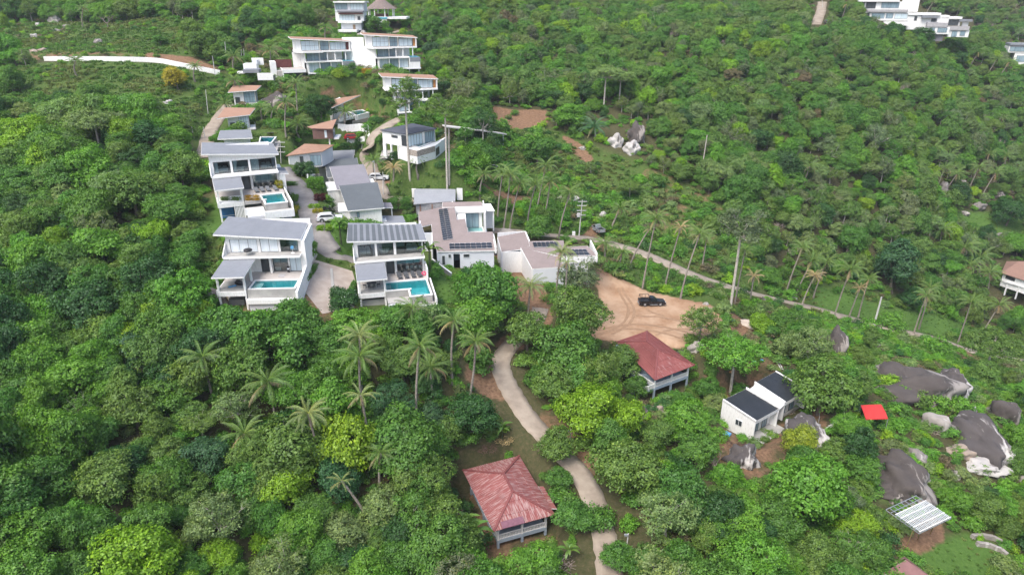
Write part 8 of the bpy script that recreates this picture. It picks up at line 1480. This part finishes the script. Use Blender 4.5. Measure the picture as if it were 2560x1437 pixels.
a, b_ = ground_at(828, 672), ground_at(832, 720); t = empty('drain_strip', 'narrow dark gravel strip down the middle of the driveway', 'drain', a); MB().bar((0, 0, .1), Vector(b_ - a) + Vector((0, 0, .1)), .45, .06).build('gravel', CONCR, t)
p = ground_at(1817, 1075)
t = empty('fence', 'thin steel rail fence along the rock edge right of the black-roofed house', 'fence', ground_at(2045, 1035)); o = ground_at(2045, 1035); pts_ = [Vector(ground_at(*q_) - o) for q_ in ((2045, 1030), (2046, 1055), (2042, 1080), (2032, 1095))]
for i in range(4): MB().bar(pts_[i], pts_[i] + Vector((0, 0, 1.1)), .06).build('post', STEEL, t)
for i in range(3): MB().bar(pts_[i] + Vector((0, 0, 1.05)), pts_[i + 1] + Vector((0, 0, 1.05)), .05).build('rail', STEEL, t)
t = empty('ladder', 'white ladder lying behind the black-roofed house', 'ladder', ground_at(1955, 925)); mb = MB()
for x in (-.2, .2): mb.bar((x, 0, .1), (x, 2.2, .5), .06)
mb.build('side_rail', WALL, t)
for k in range(7): y = .15 + k * .3; MB().bar((-.2, y, .1 + y * .18), (.2, y, .1 + y * .18), .05).build('rung', WALL, t)
p = ground_at(1870, 812); o = link('sand_heap', ico(3, 77, .3, 3.6, 2.2, .7), None, tuple(p)); o.data.materials.append(simple('pale_sand', (.55, .47, .39), (.44, .36, .29), 1, 1)); tag(o, 'pale heap of sand right of the truck lot with a blue sheet', 'sand heap')

TRK = simple('rutted_sand', (.31, .20, .125), (.25, .155, .09), 1.5, 1)
for k, px in enumerate(([(1545, 720), (1570, 770), (1560, 805), (1520, 830)], [(1556, 720), (1584, 770), (1576, 806), (1530, 836)], [(1480, 832), (1560, 822), (1640, 828), (1700, 845)], [(1490, 822), (1565, 812), (1650, 816), (1720, 830)], [(1590, 790), (1650, 792), (1720, 806), (1765, 800)], [(1640, 838), (1690, 822), (1740, 826)], [(1600, 735), (1620, 775), (1660, 790)])):
    l = smooth_line([ground_at(*q_)[:2] for q_ in px], 8); d = np.gradient(l, axis=0); d /= np.linalg.norm(d, axis=1)[:, None]; nn_ = np.column_stack([-d[:, 1], d[:, 0]]); wv = (.22 + .14 * RNG.random(len(l)))[:, None]; V = []; 
    for s_ in (-1, 0, 1): e = l + nn_ * wv * s_; V.append(np.column_stack([e, gz(e[:, 0], e[:, 1]) + (.045 if s_ else .03)]))
    V = np.stack(V, 1).reshape(-1, 3); f = [(i * 3 + j, (i + 1) * 3 + j, (i + 1) * 3 + j + 1, i * 3 + j + 1) for i in range(len(l) - 1) for j in range(2)]
    tag(link('path', mesh_np('tyre_track', V, np.array(f)[:, ::-1], [TRK])), kind='structure')
# ------------------------------------------------------------------ the air: thin even haze round the whole place
hb = MB().box(-430, 570, -70, 730, float(ZZ.min()) - 1.5, max(float(ZZ.max()) + 25, 120)).build('haze', [])
hm = bpy.data.materials.new('thin_haze'); hm.use_nodes = True; hm.node_tree.nodes.clear(); ho = hm.node_tree.nodes.new('ShaderNodeOutputMaterial'); hv = hm.node_tree.nodes.new('ShaderNodeVolumePrincipled')
hv.inputs['Color'].default_value = (.86, .92, 1.0, 1); hv.inputs['Density'].default_value = .00018; hv.inputs['Anisotropy'].default_value = .2; hm.node_tree.links.new(hv.outputs[0], ho.inputs['Volume'])
hb.data.materials.append(hm); tag(hb, kind='stuff', label='thin pale haze in the air over the valley')
